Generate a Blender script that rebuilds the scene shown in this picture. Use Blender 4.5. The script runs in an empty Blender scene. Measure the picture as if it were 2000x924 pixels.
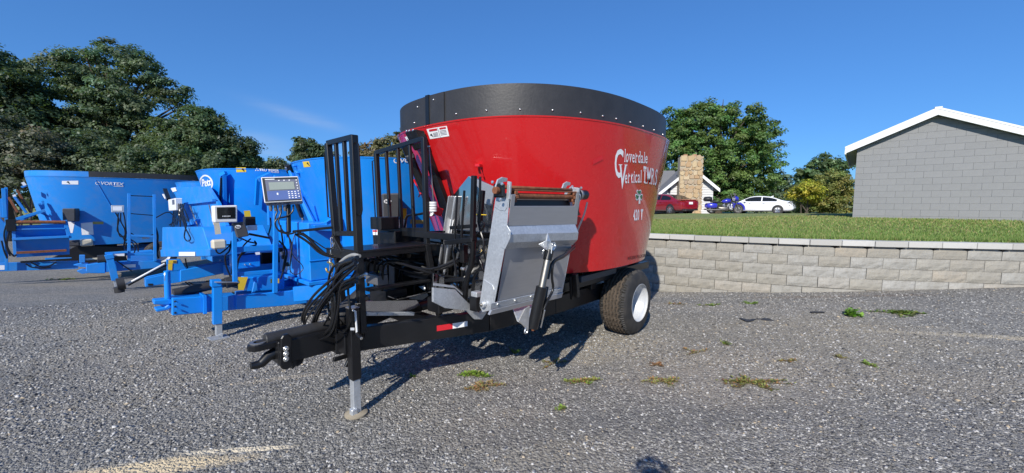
import bpy, bmesh, math, random
import numpy as np
from mathutils import Vector, Matrix, noise as mnoise

S = bpy.context.scene
C = S.collection
# ------------------------------------------------------------------ camera, sky, sun, exposure
FPX, HOR, CAMH = 780.0, 396.0, 1.70          # focal length in photo pixels, horizon row, eye height
PITCH = math.atan((462 - HOR) / FPX)
cam = bpy.data.cameras.new('camera'); cam.sensor_width = 36; cam.lens = 36 * FPX / 2000
cam.clip_start = 0.05; cam.clip_end = 3000
camo = bpy.data.objects.new('camera', cam); C.objects.link(camo)
camo.location = (0, 0, CAMH); camo.rotation_euler = (math.pi / 2 - PITCH, 0, 0)
S.camera = camo

def ray(px, py):
    a, b, c = (px - 1000) / FPX, 1.0, (462 - py) / FPX
    cp, sp = math.cos(PITCH), math.sin(PITCH)
    return np.array([a, cp * b + sp * c, -sp * b + cp * c])

SUN_DIR = Vector(ray(1262, 929)).normalized()            # the way the light travels (photographer's shadow)
sun = bpy.data.lights.new('sun', 'SUN'); sun.energy = 5.0; sun.angle = math.radians(0.53); sun.color = (1.0, 0.95, 0.86)
suno = bpy.data.objects.new('sun', sun); C.objects.link(suno)
suno.rotation_euler = SUN_DIR.to_track_quat('-Z', 'Y').to_euler(); suno.location = (-10, -30, 30)

W = bpy.data.worlds.new('World'); S.world = W; W.use_nodes = True
wn, wl = W.node_tree.nodes, W.node_tree.links
bg = wn['Background']; bg.inputs['Strength'].default_value = 0.10
sky = wn.new('ShaderNodeTexSky'); sky.sky_type = 'NISHITA'; sky.sun_disc = False
sky.sun_elevation = math.asin(-SUN_DIR.z); sky.sun_rotation = math.atan2(-SUN_DIR.x, -SUN_DIR.y)
sky.air_density = 1.0; sky.dust_density = 0.0; sky.ozone_density = 6.0; sky.altitude = 200
gmn = wn.new('ShaderNodeGamma'); gmn.inputs['Gamma'].default_value = 0.65; wl.new(sky.outputs[0], gmn.inputs['Color'])
hs = wn.new('ShaderNodeMix'); hs.data_type = 'RGBA'; hs.blend_type = 'MULTIPLY'; hs.inputs['Factor'].default_value = 1.0
wl.new(gmn.outputs[0], hs.inputs['A']); hs.inputs['B'].default_value = (0.67, 1.36, 2.30, 1)
# a few wisps of cirrus over the left horizon
tc = wn.new('ShaderNodeTexCoord')
def wmath(op, a, b=None):
    n = wn.new('ShaderNodeMath'); n.operation = op
    for i, v in enumerate((a, b)):
        if v is None: continue
        if isinstance(v, (int, float)): n.inputs[i].default_value = v
        else: wl.new(v, n.inputs[i])
    return n.outputs[0]
wisp = None
for (px, py, lx, ly, rot, amt) in ((590, 228, .075, .012, .22, .34), (517, 279, .05, .016, .15, .30), (545, 305, .06, .012, .2, .2), (1750, 380, .5, .03, .0, .0)):
    if amt == 0: continue
    d = Vector(ray(px, py)).normalized()
    r_ = Vector((d.y, -d.x, 0)).normalized(); u_ = r_.cross(d)
    rr = (r_ * math.cos(rot) - u_ * math.sin(rot)); uu = (r_ * math.sin(rot) + u_ * math.cos(rot))
    outs = []
    for ax, s in ((rr, lx), (uu, ly)):
        vd = wn.new('ShaderNodeVectorMath'); vd.operation = 'DOT_PRODUCT'
        wl.new(tc.outputs['Generated'], vd.inputs[0]); vd.inputs[1].default_value = tuple(ax / s)
        outs.append(vd.outputs['Value'])
    q = wmath('ADD', wmath('POWER', outs[0], 2), wmath('POWER', outs[1], 2))
    f_ = wn.new('ShaderNodeVectorMath'); f_.operation = 'DOT_PRODUCT'
    wl.new(tc.outputs['Generated'], f_.inputs[0]); f_.inputs[1].default_value = tuple(d)
    g_ = wmath('MULTIPLY', wmath('MULTIPLY', wmath('EXPONENT', wmath('MULTIPLY', q, -1.0)), amt), wmath('GREATER_THAN', f_.outputs['Value'], 0))
    wisp = g_ if wisp is None else wmath('ADD', wisp, g_)
nz = wn.new('ShaderNodeTexNoise'); nz.inputs['Scale'].default_value = 14; nz.inputs['Detail'].default_value = 5
mp = wn.new('ShaderNodeMapping'); mp.inputs['Scale'].default_value = (1, 1, 5)
wl.new(tc.outputs['Generated'], mp.inputs[0]); wl.new(mp.outputs[0], nz.inputs['Vector'])
wisp = wmath('MULTIPLY', wisp, nz.outputs[0])
mxs = wn.new('ShaderNodeMix'); mxs.data_type = 'RGBA'
wl.new(wisp, mxs.inputs['Factor']); wl.new(hs.outputs['Result'], mxs.inputs['A']); mxs.inputs['B'].default_value = (6, 6.4, 7, 1)
wl.new(mxs.outputs['Result'], bg.inputs['Color'])
S.view_settings.view_transform = 'Standard'; S.view_settings.look = 'None'
S.view_settings.exposure = 0.13; S.view_settings.gamma = 1.0
S.cycles.max_bounces = 8; S.cycles.transparent_max_bounces = 8

# ------------------------------------------------------------------ helpers
R_ = random.Random(7)
def tag(o, label=None, cat=None, group=None, kind=None):
    if label: o['label'] = label
    if cat: o['category'] = cat
    if group: o['group'] = group
    if kind: o['kind'] = kind
    return o
def empty(name, loc=(0, 0, 0), rz=0.0, **k):
    o = bpy.data.objects.new(name, None); C.objects.link(o)
    o.location = loc; o.rotation_euler = (0, 0, rz); o.empty_display_size = .2
    return tag(o, **k)
def V3(p): return Vector((float(p[0]), float(p[1]), float(p[2])))

class MB:
    def __init__(s): s.v, s.f = [], []
    def add(s, vs, fs):
        n = len(s.v); s.v += [tuple(float(c) for c in v) for v in vs]; s.f += [tuple(i + n for i in f) for f in fs]; return s
    def box(s, c, d, m=None):
        c = V3(c); vs = []
        for i in range(8):
            p = Vector(((i & 1) - .5, ((i >> 1) & 1) - .5, (i >> 2) - .5)); p = Vector((p.x * d[0], p.y * d[1], p.z * d[2]))
            if m is not None: p = m @ p
            vs.append(c + p)
        return s.add(vs, [(0, 2, 3, 1), (4, 5, 7, 6), (0, 1, 5, 4), (2, 6, 7, 3), (0, 4, 6, 2), (1, 3, 7, 5)])
    def bar(s, a, b, w, h=None, up=(0, 0, 1)):
        a, b = V3(a), V3(b); h = h or w; x = (b - a); L = x.length; x.normalize(); u = Vector(up)
        y = u.cross(x)
        if y.length < 1e-3: y = Vector((1, 0, 0)).cross(x)
        if y.length < 1e-3: y = Vector((0, 1, 0)).cross(x)
        y.normalize(); z = x.cross(y)
        return s.box((a + b) / 2, (L, w, h), Matrix((x, y, z)).transposed())
    def tube(s, pts, r, n=8, caps=True):
        pts = [V3(p) for p in pts]; k = len(pts); rs = r if hasattr(r, '__len__') else [r] * k
        vs, fs = [], []; prev = None
        for i, p in enumerate(pts):
            d = (pts[min(i + 1, k - 1)] - pts[max(i - 1, 0)]).normalized()
            y = prev if prev is not None else (Vector((0, 0, 1)) if abs(d.z) < .9 else Vector((1, 0, 0)))
            y = (y - d * y.dot(d)); y.normalize(); prev = y; z = d.cross(y)
            for j in range(n):
                a = 2 * math.pi * j / n; vs.append(p + (y * math.cos(a) + z * math.sin(a)) * rs[i])
        for i in range(k - 1):
            for j in range(n):
                fs.append((i * n + j, i * n + (j + 1) % n, (i + 1) * n + (j + 1) % n, (i + 1) * n + j))
        if caps: fs += [tuple(range(n))[::-1], tuple(range((k - 1) * n, k * n))]
        return s.add(vs, fs)
    def prism(s, poly, vec):
        vec = V3(vec); p = [V3(q) for q in poly]; n = len(p)
        return s.add(p + [q + vec for q in p], [tuple(range(n))[::-1], tuple(range(n, 2 * n))] + [(i, (i + 1) % n, n + (i + 1) % n, n + i) for i in range(n)])
    def lathe(s, prof, o, ax, n=48, close=False):
        o, ax = V3(o), V3(ax).normalized(); y = Vector((0, 0, 1)) if abs(ax.z) < .9 else Vector((1, 0, 0)); y = (y - ax * y.dot(ax)).normalized(); z = ax.cross(y)
        vs = [o + ax * h + (y * math.cos(2 * math.pi * j / n) + z * math.sin(2 * math.pi * j / n)) * r for (r, h) in prof for j in range(n)]
        k = len(prof); fs = [(i * n + j, i * n + (j + 1) % n, ((i + 1) % k) * n + (j + 1) % n, ((i + 1) % k) * n + j) for i in range(k if close else k - 1) for j in range(n)]
        return s.add(vs, fs)
    def ball(s, c, r, n=8, m=5):
        return s.lathe([(r * math.sin(math.pi * i / m) + 1e-4, -r * math.cos(math.pi * i / m)) for i in range(m + 1)], c, (0, 0, 1), n)
    def build(s, name, mat, parent=None, smooth=None, bevel=0, seg=1):
        me = bpy.data.meshes.new(name); me.from_pydata(s.v, [], s.f)
        bm = bmesh.new(); bm.from_mesh(me); bmesh.ops.recalc_face_normals(bm, faces=bm.faces)
        if bevel: bmesh.ops.bevel(bm, geom=[e for e in bm.edges if len(e.link_faces) == 2 and e.calc_face_angle(0) > .6], offset=bevel, segments=seg, affect='EDGES', clamp_overlap=True)
        bm.to_mesh(me); bm.free()
        if smooth is not None:
            me.shade_smooth(); me.set_sharp_from_angle(angle=math.radians(smooth))
        if mat: me.materials.append(mat)
        o = bpy.data.objects.new(name, me); C.objects.link(o); o.parent = parent
        return o
def share(src, parent, loc=(0, 0, 0), rz=0, scale=None, name=None):
    o = src.copy(); C.objects.link(o); o.parent = parent; o.location = loc; o.rotation_euler = (0, 0, rz)
    if scale: o.scale = scale
    if name: o.name = name
    return o

# ------------------------------------------------------------------ materials
class NT:
    def __init__(s, name):
        s.m = bpy.data.materials.new(name); s.m.use_nodes = True; s.n, s.l = s.m.node_tree.nodes, s.m.node_tree.links
        s.b = s.n['Principled BSDF']; s.tc = s.n.new('ShaderNodeTexCoord')
    def set(s, **k):
        for a, v in k.items():
            i = s.b.inputs[a.replace('_', ' ')]
            if hasattr(v, 'links') or hasattr(v, 'is_linked'): s.l.new(v, i)
            else: i.default_value = (*v, 1) if isinstance(v, tuple) and len(v) == 3 else v
        return s
    def noise(s, scale, detail=3, rough=.5, vec='Object', stretch=None, out=0):
        n = s.n.new('ShaderNodeTexNoise'); n.inputs['Scale'].default_value = scale; n.inputs['Detail'].default_value = detail; n.inputs['Roughness'].default_value = rough
        v = s.tc.outputs[vec]
        if stretch:
            m = s.n.new('ShaderNodeMapping'); m.inputs['Scale'].default_value = stretch; s.l.new(v, m.inputs[0]); v = m.outputs[0]
        s.l.new(v, n.inputs['Vector']); return n.outputs[out]
    def voro(s, scale, out='Color', feat='F1', vec='Object', rnd=1.0):
        n = s.n.new('ShaderNodeTexVoronoi'); n.feature = feat; n.inputs['Scale'].default_value = scale; n.inputs['Randomness'].default_value = rnd
        s.l.new(s.tc.outputs[vec], n.inputs['Vector']); return n.outputs[out]
    def ramp(s, f, stops, interp='LINEAR'):
        n = s.n.new('ShaderNodeValToRGB'); s.l.new(f, n.inputs[0]); cr = n.color_ramp; cr.interpolation = interp
        while len(cr.elements) < len(stops): cr.elements.new(.5)
        for e, (p, c) in zip(cr.elements, stops): e.position = p; e.color = (*c, 1) if len(c) == 3 else c
        return n.outputs[0]
    def mix(s, f, a, b, mode='MIX'):
        n = s.n.new('ShaderNodeMix'); n.data_type = 'RGBA'; n.blend_type = mode
        for v, i in ((f, n.inputs['Factor']), (a, n.inputs['A']), (b, n.inputs['B'])):
            if isinstance(v, (int, float)): i.default_value = v
            elif isinstance(v, tuple): i.default_value = (*v, 1)
            else: s.l.new(v, i)
        return n.outputs['Result']
    def math(s, op, a, b=None, clamp=False):
        n = s.n.new('ShaderNodeMath'); n.operation = op; n.use_clamp = clamp
        for i, v in enumerate((a, b)):
            if v is None: continue
            if isinstance(v, (int, float)): n.inputs[i].default_value = v
            else: s.l.new(v, n.inputs[i])
        return n.outputs[0]
    def bump(s, h, strength=.3, dist=.01):
        n = s.n.new('ShaderNodeBump'); n.inputs['Strength'].default_value = strength; n.inputs['Distance'].default_value = dist
        s.l.new(h, n.inputs['Height']); s.l.new(n.outputs[0], s.b.inputs['Normal']); return s
    def rnd(s): n = s.n.new('ShaderNodeObjectInfo'); return n.outputs['Random']
    def attr(s, name): n = s.n.new('ShaderNodeAttribute'); n.attribute_name = name; return n.outputs['Color']

def paint(name, col, rough=.3, coat=.0, dirt=(.25, .23, .2), damt=.12, wav=0.0, metal=0.0, scl=3.0):
    t = NT(name); f = t.ramp(t.noise(scl, 6, .65), [(.45, (0, 0, 0)), (.8, (1, 1, 1))])
    f2 = t.math('MULTIPLY', f, damt)
    c = t.mix(f2, col, dirt)
    r = t.math('ADD', t.math('MULTIPLY', t.noise(9, 4), .15), rough - .06)
    t.set(Base_Color=c, Roughness=r, Metallic=metal)
    if coat: t.set(Coat_Weight=coat, Coat_Roughness=.04)
    if wav: t.bump(t.noise(2.2, 2), wav, .03)
    return t.m
def plain(name, col, rough=.5, metal=0.0, var=.15, scl=12.0, bump=0.0, bscl=60.0):
    t = NT(name); k = tuple(max(0, c * (1 - var * 1.6)) for c in col)
    t.set(Base_Color=t.mix(t.noise(scl, 4, .6), k, tuple(min(1, c * (1 + var)) for c in col)), Roughness=rough, Metallic=metal)
    if bump: t.bump(t.noise(bscl, 4), bump, .01)
    return t.m
M = {}
M['red'] = paint('red_paint', (.58, .013, .016), .26, .65, damt=.03, wav=.05)
M['blue'] = paint('blue_paint', (.003, .24, .78), .36, .3, dirt=(.22, .25, .30), damt=.16, wav=.03)
M['blue_old'] = paint('weathered_blue_paint', (.010, .235, .70), .5, .05, dirt=(.3, .27, .25), damt=.25)
M['black'] = paint('black_paint', (.006, .006, .007), .36, .08, damt=.03)
M['blackp'] = plain('black_plastic', (.014, .014, .015), .45)
M['rubber'] = plain('black_rubber', (.032, .031, .032), .5, var=.3, scl=6, bump=.15, bscl=40)
M['hose'] = plain('hose_rubber', (.010, .010, .011), .3)
M['white'] = plain('white_paint', (.78, .78, .77), .45, var=.05)
M['wdecal'] = plain('white_vinyl', (.88, .88, .88), .4, var=.03)
M['rdecal'] = plain('red_vinyl', (.6, .02, .03), .4, var=.05)
M['ydecal'] = plain('yellow_vinyl', (.8, .55, .04), .4, var=.05)
M['kdecal'] = plain('black_vinyl', (.03, .03, .03), .4)
M['gdecal'] = plain('green_vinyl', (.01, .16, .06), .4)
M['grime'] = plain('dark_red_vinyl', (.10, .012, .014), .5)
M['rust'] = plain('rusty_steel', (.27, .10, .045), .75, .2, var=.55, scl=18, bump=.4)
M['chrome'] = plain('chrome_steel', (.27, .255, .23), .48, 1.0, var=.05)
M['zinc'] = plain('zinc_bolt', (.75, .75, .73), .3, .9, var=.1)
M['brass'] = plain('brass', (.6, .42, .12), .35, .9)
M['tan_plastic'] = plain('cream_plastic', (.62, .57, .45), .5, var=.1)
M['stl_mid'] = plain('grey_steel', (.25, .25, .26), .4, .6)
M['glass'] = plain('dark_glass', (.012, .014, .017), .05, var=.1)
M['lcd'] = plain('lcd_screen', (.30, .34, .30), .25, var=.05)
M['panel'] = plain('keypad_panel', (.16, .17, .22), .3, var=.15)
M['panelb'] = plain('keypad_blue', (.10, .15, .36), .3, var=.1)
t = NT('galvanized_steel')
v = t.voro(70, 'Color'); s1 = t.n.new('ShaderNodeSeparateColor'); t.l.new(v, s1.inputs[0])
c = t.mix(s1.outputs[0], (.52, .54, .56), (.62, .64, .66)); c = t.mix(t.math('MULTIPLY', t.ramp(t.noise(4, 6, .7), [(.5, (0, 0, 0)), (.72, (1, 1, 1))]), .35), c, (.34, .36, .38))
t.set(Base_Color=c, Metallic=.6, Roughness=t.math('ADD', t.math('MULTIPLY', s1.outputs[1], .08), .42)); t.bump(t.noise(30, 3), .06, .01); M['galv'] = t.m
t = NT('mirror_stainless')
t.set(Base_Color=t.mix(t.noise(5, 4), (.50, .50, .50), (.62, .62, .62)), Metallic=1.0, Roughness=t.math('ADD', t.math('MULTIPLY', t.noise(14, 3), .08), .05))
t.bump(t.noise(3.2, 2, stretch=(1, 1, .55)), .35, .05); M['stainless'] = t.m
t = NT('brushed_stainless')
t.set(Base_Color=t.mix(t.noise(6, 4, stretch=(1, 1, 8)), (.44, .44, .45), (.52, .52, .53)), Metallic=.6, Roughness=.36); t.bump(t.noise(2, 2), .1, .03); M['brushed'] = t.m
t = NT('tyre_rubber')
t.set(Base_Color=t.mix(t.ramp(t.noise(9, 5), [(.4, (0, 0, 0)), (.65, (1, 1, 1))]), (.022, .021, .02), (.045, .04, .035)), Roughness=.7); t.bump(t.noise(80, 3), .15, .004); M['tyre'] = t.m
t = NT('dusty_tread')
t.set(Base_Color=t.mix(t.noise(16, 5), (.036, .028, .021), (.115, .085, .06)), Roughness=.9); t.bump(t.noise(70, 3), .2, .004); M['tread'] = t.m
# ------------------------------------------------------------------ terrain
def sm(x, a, b):
    t = min(1, max(0, (x - a) / (b - a))); return t * t * (3 - 2 * t)
def g(X, Y):
    z = -.1 * max(0, min(Y, 13) - 5.9) * sm(Y, 5.4, 7.0)
    z += .062 * max(0, min(X, 14) - 3.3) * sm(Y, 4.2, 6.9)
    return z
WALLP = [(0.35, 11.4), (1.6, 10.25), (3.33, 8.95), (5.1, 7.9), (6.42, 7.38), (7.95, 7.0), (9.2, 6.75), (10.6, 6.5), (12.5, 6.2)]
def wall_line(n=400):
    P = [np.array(p) for p in WALLP]; P = [2 * P[0] - P[1]] + P + [2 * P[-1] - P[-2]]; out = []
    for i in range(1, len(P) - 2):
        for t in np.linspace(0, 1, n // 8, endpoint=False):
            a, b, c, d = P[i - 1:i + 3]
            out.append(.5 * ((2 * b) + (c - a) * t + (2 * a - 5 * b + 4 * c - d) * t * t + (3 * b - a - 3 * c + d) * t ** 3))
    return np.array(out + [P[-2]])
WL = wall_line(); WS = np.r_[0, np.cumsum(np.linalg.norm(np.diff(WL, axis=0), axis=1))]
def wl_at(s): return np.array([np.interp(s, WS, WL[:, 0]), np.interp(s, WS, WL[:, 1])])
def wallY(X): return float(np.interp(X, WL[:, 0], WL[:, 1]))
def lawn_z(X, Y):
    z = 1.0 - .029 * max(0, min(Y, 45) - 25) + .18 * sm(X, 7, 11) * sm(Y, 8, 11.5) * (1 - sm(Y, 20, 27))
    return -.85 + (z + .85) * sm(X, -7, 1.0)

# gravel ground
gm = NT('gravel')
n1 = gm.voro(46, 'Color'); n2 = gm.voro(110, 'Color'); sA = gm.n.new('ShaderNodeSeparateColor'); gm.l.new(n1, sA.inputs[0]); sB = gm.n.new('ShaderNodeSeparateColor'); gm.l.new(n2, sB.inputs[0])
cA = gm.ramp(sA.outputs[0], [(0, (.092, .088, .081)), (.40, (.172, .164, .150)), (.66, (.255, .245, .224)), (.86, (.38, .365, .33)), (1, (.57, .54, .48))])
cB = gm.ramp(sB.outputs[0], [(0, (.087, .083, .077)), (.5, (.197, .189, .172)), (.85, (.33, .317, .285)), (1, (.52, .49, .43))])
col = gm.mix(.42, cA, cB)
big = gm.noise(.55, 6, .62)
col = gm.mix(gm.math('MULTIPLY', gm.ramp(big, [(.42, (0, 0, 0)), (.68, (1, 1, 1))]), .45), col, (.16, .157, .155))
warm = gm.noise(.33, 5, .6, stretch=(1.0, 1.9, 1))
col = gm.mix(gm.math('MULTIPLY', gm.ramp(warm, [(.47, (0, 0, 0)), (.62, (1, 1, 1))]), .42), col, (.36, .31, .235))
sxyz = gm.n.new('ShaderNodeSeparateXYZ'); gm.l.new(gm.tc.outputs['Object'], sxyz.inputs[0])
wob = gm.math('MULTIPLY', gm.math('SUBTRACT', gm.noise(1.6, 5, .65), .5), 2.4)
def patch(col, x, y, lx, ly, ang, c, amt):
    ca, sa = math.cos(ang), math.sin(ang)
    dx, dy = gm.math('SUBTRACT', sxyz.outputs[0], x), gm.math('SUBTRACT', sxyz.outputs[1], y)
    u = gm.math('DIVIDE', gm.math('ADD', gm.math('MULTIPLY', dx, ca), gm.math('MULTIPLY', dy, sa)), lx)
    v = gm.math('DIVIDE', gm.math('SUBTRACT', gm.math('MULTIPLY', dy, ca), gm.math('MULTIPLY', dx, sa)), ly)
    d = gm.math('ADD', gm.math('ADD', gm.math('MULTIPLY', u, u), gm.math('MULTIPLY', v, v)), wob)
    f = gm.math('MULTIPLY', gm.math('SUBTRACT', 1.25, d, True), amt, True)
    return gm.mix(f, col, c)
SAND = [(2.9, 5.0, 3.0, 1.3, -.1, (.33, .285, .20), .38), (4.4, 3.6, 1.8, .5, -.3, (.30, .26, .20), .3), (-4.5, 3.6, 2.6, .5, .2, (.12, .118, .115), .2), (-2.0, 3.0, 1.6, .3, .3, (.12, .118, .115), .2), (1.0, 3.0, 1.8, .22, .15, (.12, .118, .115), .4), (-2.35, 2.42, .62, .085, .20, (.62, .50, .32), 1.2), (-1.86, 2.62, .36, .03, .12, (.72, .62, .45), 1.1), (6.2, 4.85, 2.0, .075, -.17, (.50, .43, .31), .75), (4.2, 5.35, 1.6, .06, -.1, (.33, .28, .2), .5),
        (-2.2, 3.75, .5, .05, .25, (.48, .41, .30), .5), (2.2, 3.9, 1.2, .7, .3, (.40, .345, .265), .42), (1.2, 4.6, 1.0, .35, .4, (.43, .37, .28), .5), (.3, 2.6, .5, .12, .3, (.27, .24, .19), .4),
        (3.0, 6.7, 2.2, .5, -.4, (.38, .33, .26), .4), (5.9, 6.9, 1.5, .16, -.3, (.17, .12, .085), .6)]
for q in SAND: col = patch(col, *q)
gm.set(Base_Color=col, Roughness=.9)
d1 = gm.voro(46, 'Distance'); d2 = gm.voro(110, 'Distance')
gm.bump(gm.math('ADD', gm.math('MULTIPLY', d1, -1.0), gm.math('MULTIPLY', d2, -.45)), .9, .018)
xs = np.r_[np.linspace(-300, -42, 12), np.linspace(-38, -12, 14), np.linspace(-11, 13, 97), np.linspace(14, 40, 10), np.linspace(50, 300, 8)]
ys = np.r_[np.linspace(-120, -12, 8), np.linspace(-9, 1, 8), np.linspace(1.5, 12.5, 89), np.linspace(13.5, 26, 9)]
nv = mnoise.noise
vs = [(x, y, g(x, y) + (.012 * nv(Vector((x * 1.7, y * 1.7, 0))) if abs(x) < 14 and y < 13 else 0) - (.25 if (x > 3 and y > wallY(x) + .8) or (x > 13) and y > 7 else 0)) for y in ys for x in xs]
nx = len(xs)
mb = MB().add(vs, [(j * nx + i, j * nx + i + 1, (j + 1) * nx + i + 1, (j + 1) * nx + i) for j in range(len(ys) - 1) for i in range(nx - 1)])
tag(mb.build('gravel_ground', gm.m, smooth=180), kind='structure')

# lawn
lm = NT('lawn')
lc = lm.mix(lm.noise(9, 5, .7), (.13, .195, .048), (.23, .29, .09))
lc = lm.mix(lm.math('MULTIPLY', lm.noise(60, 3), .7), lc, (.24, .34, .08))
lx = lm.n.new('ShaderNodeSeparateXYZ'); lm.l.new(lm.tc.outputs['Object'], lx.inputs[0])
dry = lm.math('MULTIPLY', lm.ramp(lm.noise(.8, 5, .65), [(.4, (0, 0, 0)), (.62, (1, 1, 1))]), lm.math('MULTIPLY', lm.math('SUBTRACT', lx.outputs[1], 8.6, True), .75))
lc = lm.mix(dry, lc, (.30, .25, .10))
lm.set(Base_Color=lc, Roughness=.85); lm.bump(lm.noise(70, 3), .9, .04)
xs = np.r_[np.linspace(-400, -60, 9), np.linspace(-50, -8, 15), np.linspace(-7, .3, 10), np.linspace(.4, 12.4, 61), np.linspace(13, 60, 32), np.linspace(75, 500, 9)]
fr = [0, .02, .05, .1, .16, .24, .34, .46, .6, .8, 1.05, 1.4, 1.9, 2.6, 3.6, 5, 8, 14, 30, 80]
def ly0(x): return wallY(x) + .12 if x >= .35 else 11.5 + .8 * sm(-x, 0, 6)
vs = []
for f in fr:
    for x in xs:
        y = (ly0(x) if x < 12.5 else 6.3) + f * 12
        vs.append((x, y, lawn_z(x, y) + .02 * nv(Vector((x * .8, y * .8, 3))) * (f > 0) - .02))
nx = len(xs)
mb = MB().add(vs, [(j * nx + i, j * nx + i + 1, (j + 1) * nx + i + 1, (j + 1) * nx + i) for j in range(len(fr) - 1) for i in range(nx - 1)])
tag(mb.build('lawn', lm.m, smooth=180), kind='structure')
# driveway strip the cars stand on
dm = plain('pale_driveway', (.42, .40, .37), .9, var=.2, scl=4)
vs = []; dy = [26.2, 27.5, 29, 31, 33, 35]; dx = np.linspace(4, 36, 20)
for y in dy:
    for x in dx: vs.append((x, y, lawn_z(x, y) + .03))
mb = MB().add(vs, [(j * 20 + i, j * 20 + i + 1, (j + 1) * 20 + i + 1, (j + 1) * 20 + i) for j in range(len(dy) - 1) for i in range(19)])
tag(mb.build('driveway', dm, smooth=180), kind='structure')

# grass blades near the wall
def np_mesh(name, V, cols, mat, nper, smooth=False):
    """V (n, nper, 3) loose polygons; cols (n,3) one colour each"""
    n = len(V); me = bpy.data.meshes.new(name)
    me.vertices.add(n * nper); me.vertices.foreach_set('co', V.reshape(-1).astype(np.float32))
    me.loops.add(n * nper); me.loops.foreach_set('vertex_index', np.arange(n * nper, dtype=np.int32))
    me.polygons.add(n); me.polygons.foreach_set('loop_start', np.arange(0, n * nper, nper, dtype=np.int32))
    me.update(calc_edges=True)
    a = me.color_attributes.new('tint', 'FLOAT_COLOR', 'POINT')
    a.data.foreach_set('color', np.repeat(np.c_[cols, np.ones(n)], nper, axis=0).reshape(-1).astype(np.float32))
    me.materials.append(mat); return me
def leaf_mat(name, trans=.35, rough=.6):
    t = NT(name); c = t.attr('tint'); t.set(Base_Color=c, Roughness=rough)
    tr = t.n.new('ShaderNodeBsdfTranslucent'); t.l.new(t.mix(.35, c, (.25, .35, .02)), tr.inputs['Color'])
    mx = t.n.new('ShaderNodeMixShader'); mx.inputs[0].default_value = trans
    t.l.new(t.b.outputs[0], mx.inputs[1]); t.l.new(tr.outputs[0], mx.inputs[2]); t.l.new(mx.outputs[0], t.n['Material Output'].inputs[0]); return t.m
M['grass'] = leaf_mat('grass_blade', .3)
rng = np.random.default_rng(3)
n = 90000
X = rng.uniform(1.6, 17, n); D = rng.random(n) ** 1.8 * 9 + .04
Y = np.array([ly0(min(x, 12.4)) for x in X]) + D
Z = np.array([lawn_z(x, y) for x, y in zip(X, Y)])
h = rng.uniform(.025, .07, n) * (1 + .5 * (D < .3)); a = rng.uniform(0, 6.283, n); w = rng.uniform(.004, .008, n) * (1 + D * .18)
lean = rng.normal(0, .45, (n, 2)) * h[:, None]
bx, by = np.cos(a) * w, np.sin(a) * w
V = np.stack([np.c_[X - bx, Y - by, Z], np.c_[X + bx, Y + by, Z], np.c_[X + lean[:, 0], Y + lean[:, 1], Z + h]], 1)
mixv = rng.random(n)[:, None]; dryv = ((rng.random(n) < .12 + .05 * np.clip(D - 1.2, 0, 7)))[:, None]
cols = np.where(dryv, np.array([.42, .36, .15]), (1 - mixv) * np.array([.12, .21, .04]) + mixv * np.array([.26, .37, .09]))
o = bpy.data.objects.new('lawn_grass', np_mesh('lawn_grass', V, cols, M['grass'], 3)); C.objects.link(o)
tag(o, 'short mown green grass with dry patches above the retaining wall', 'grass', kind='stuff')

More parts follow.
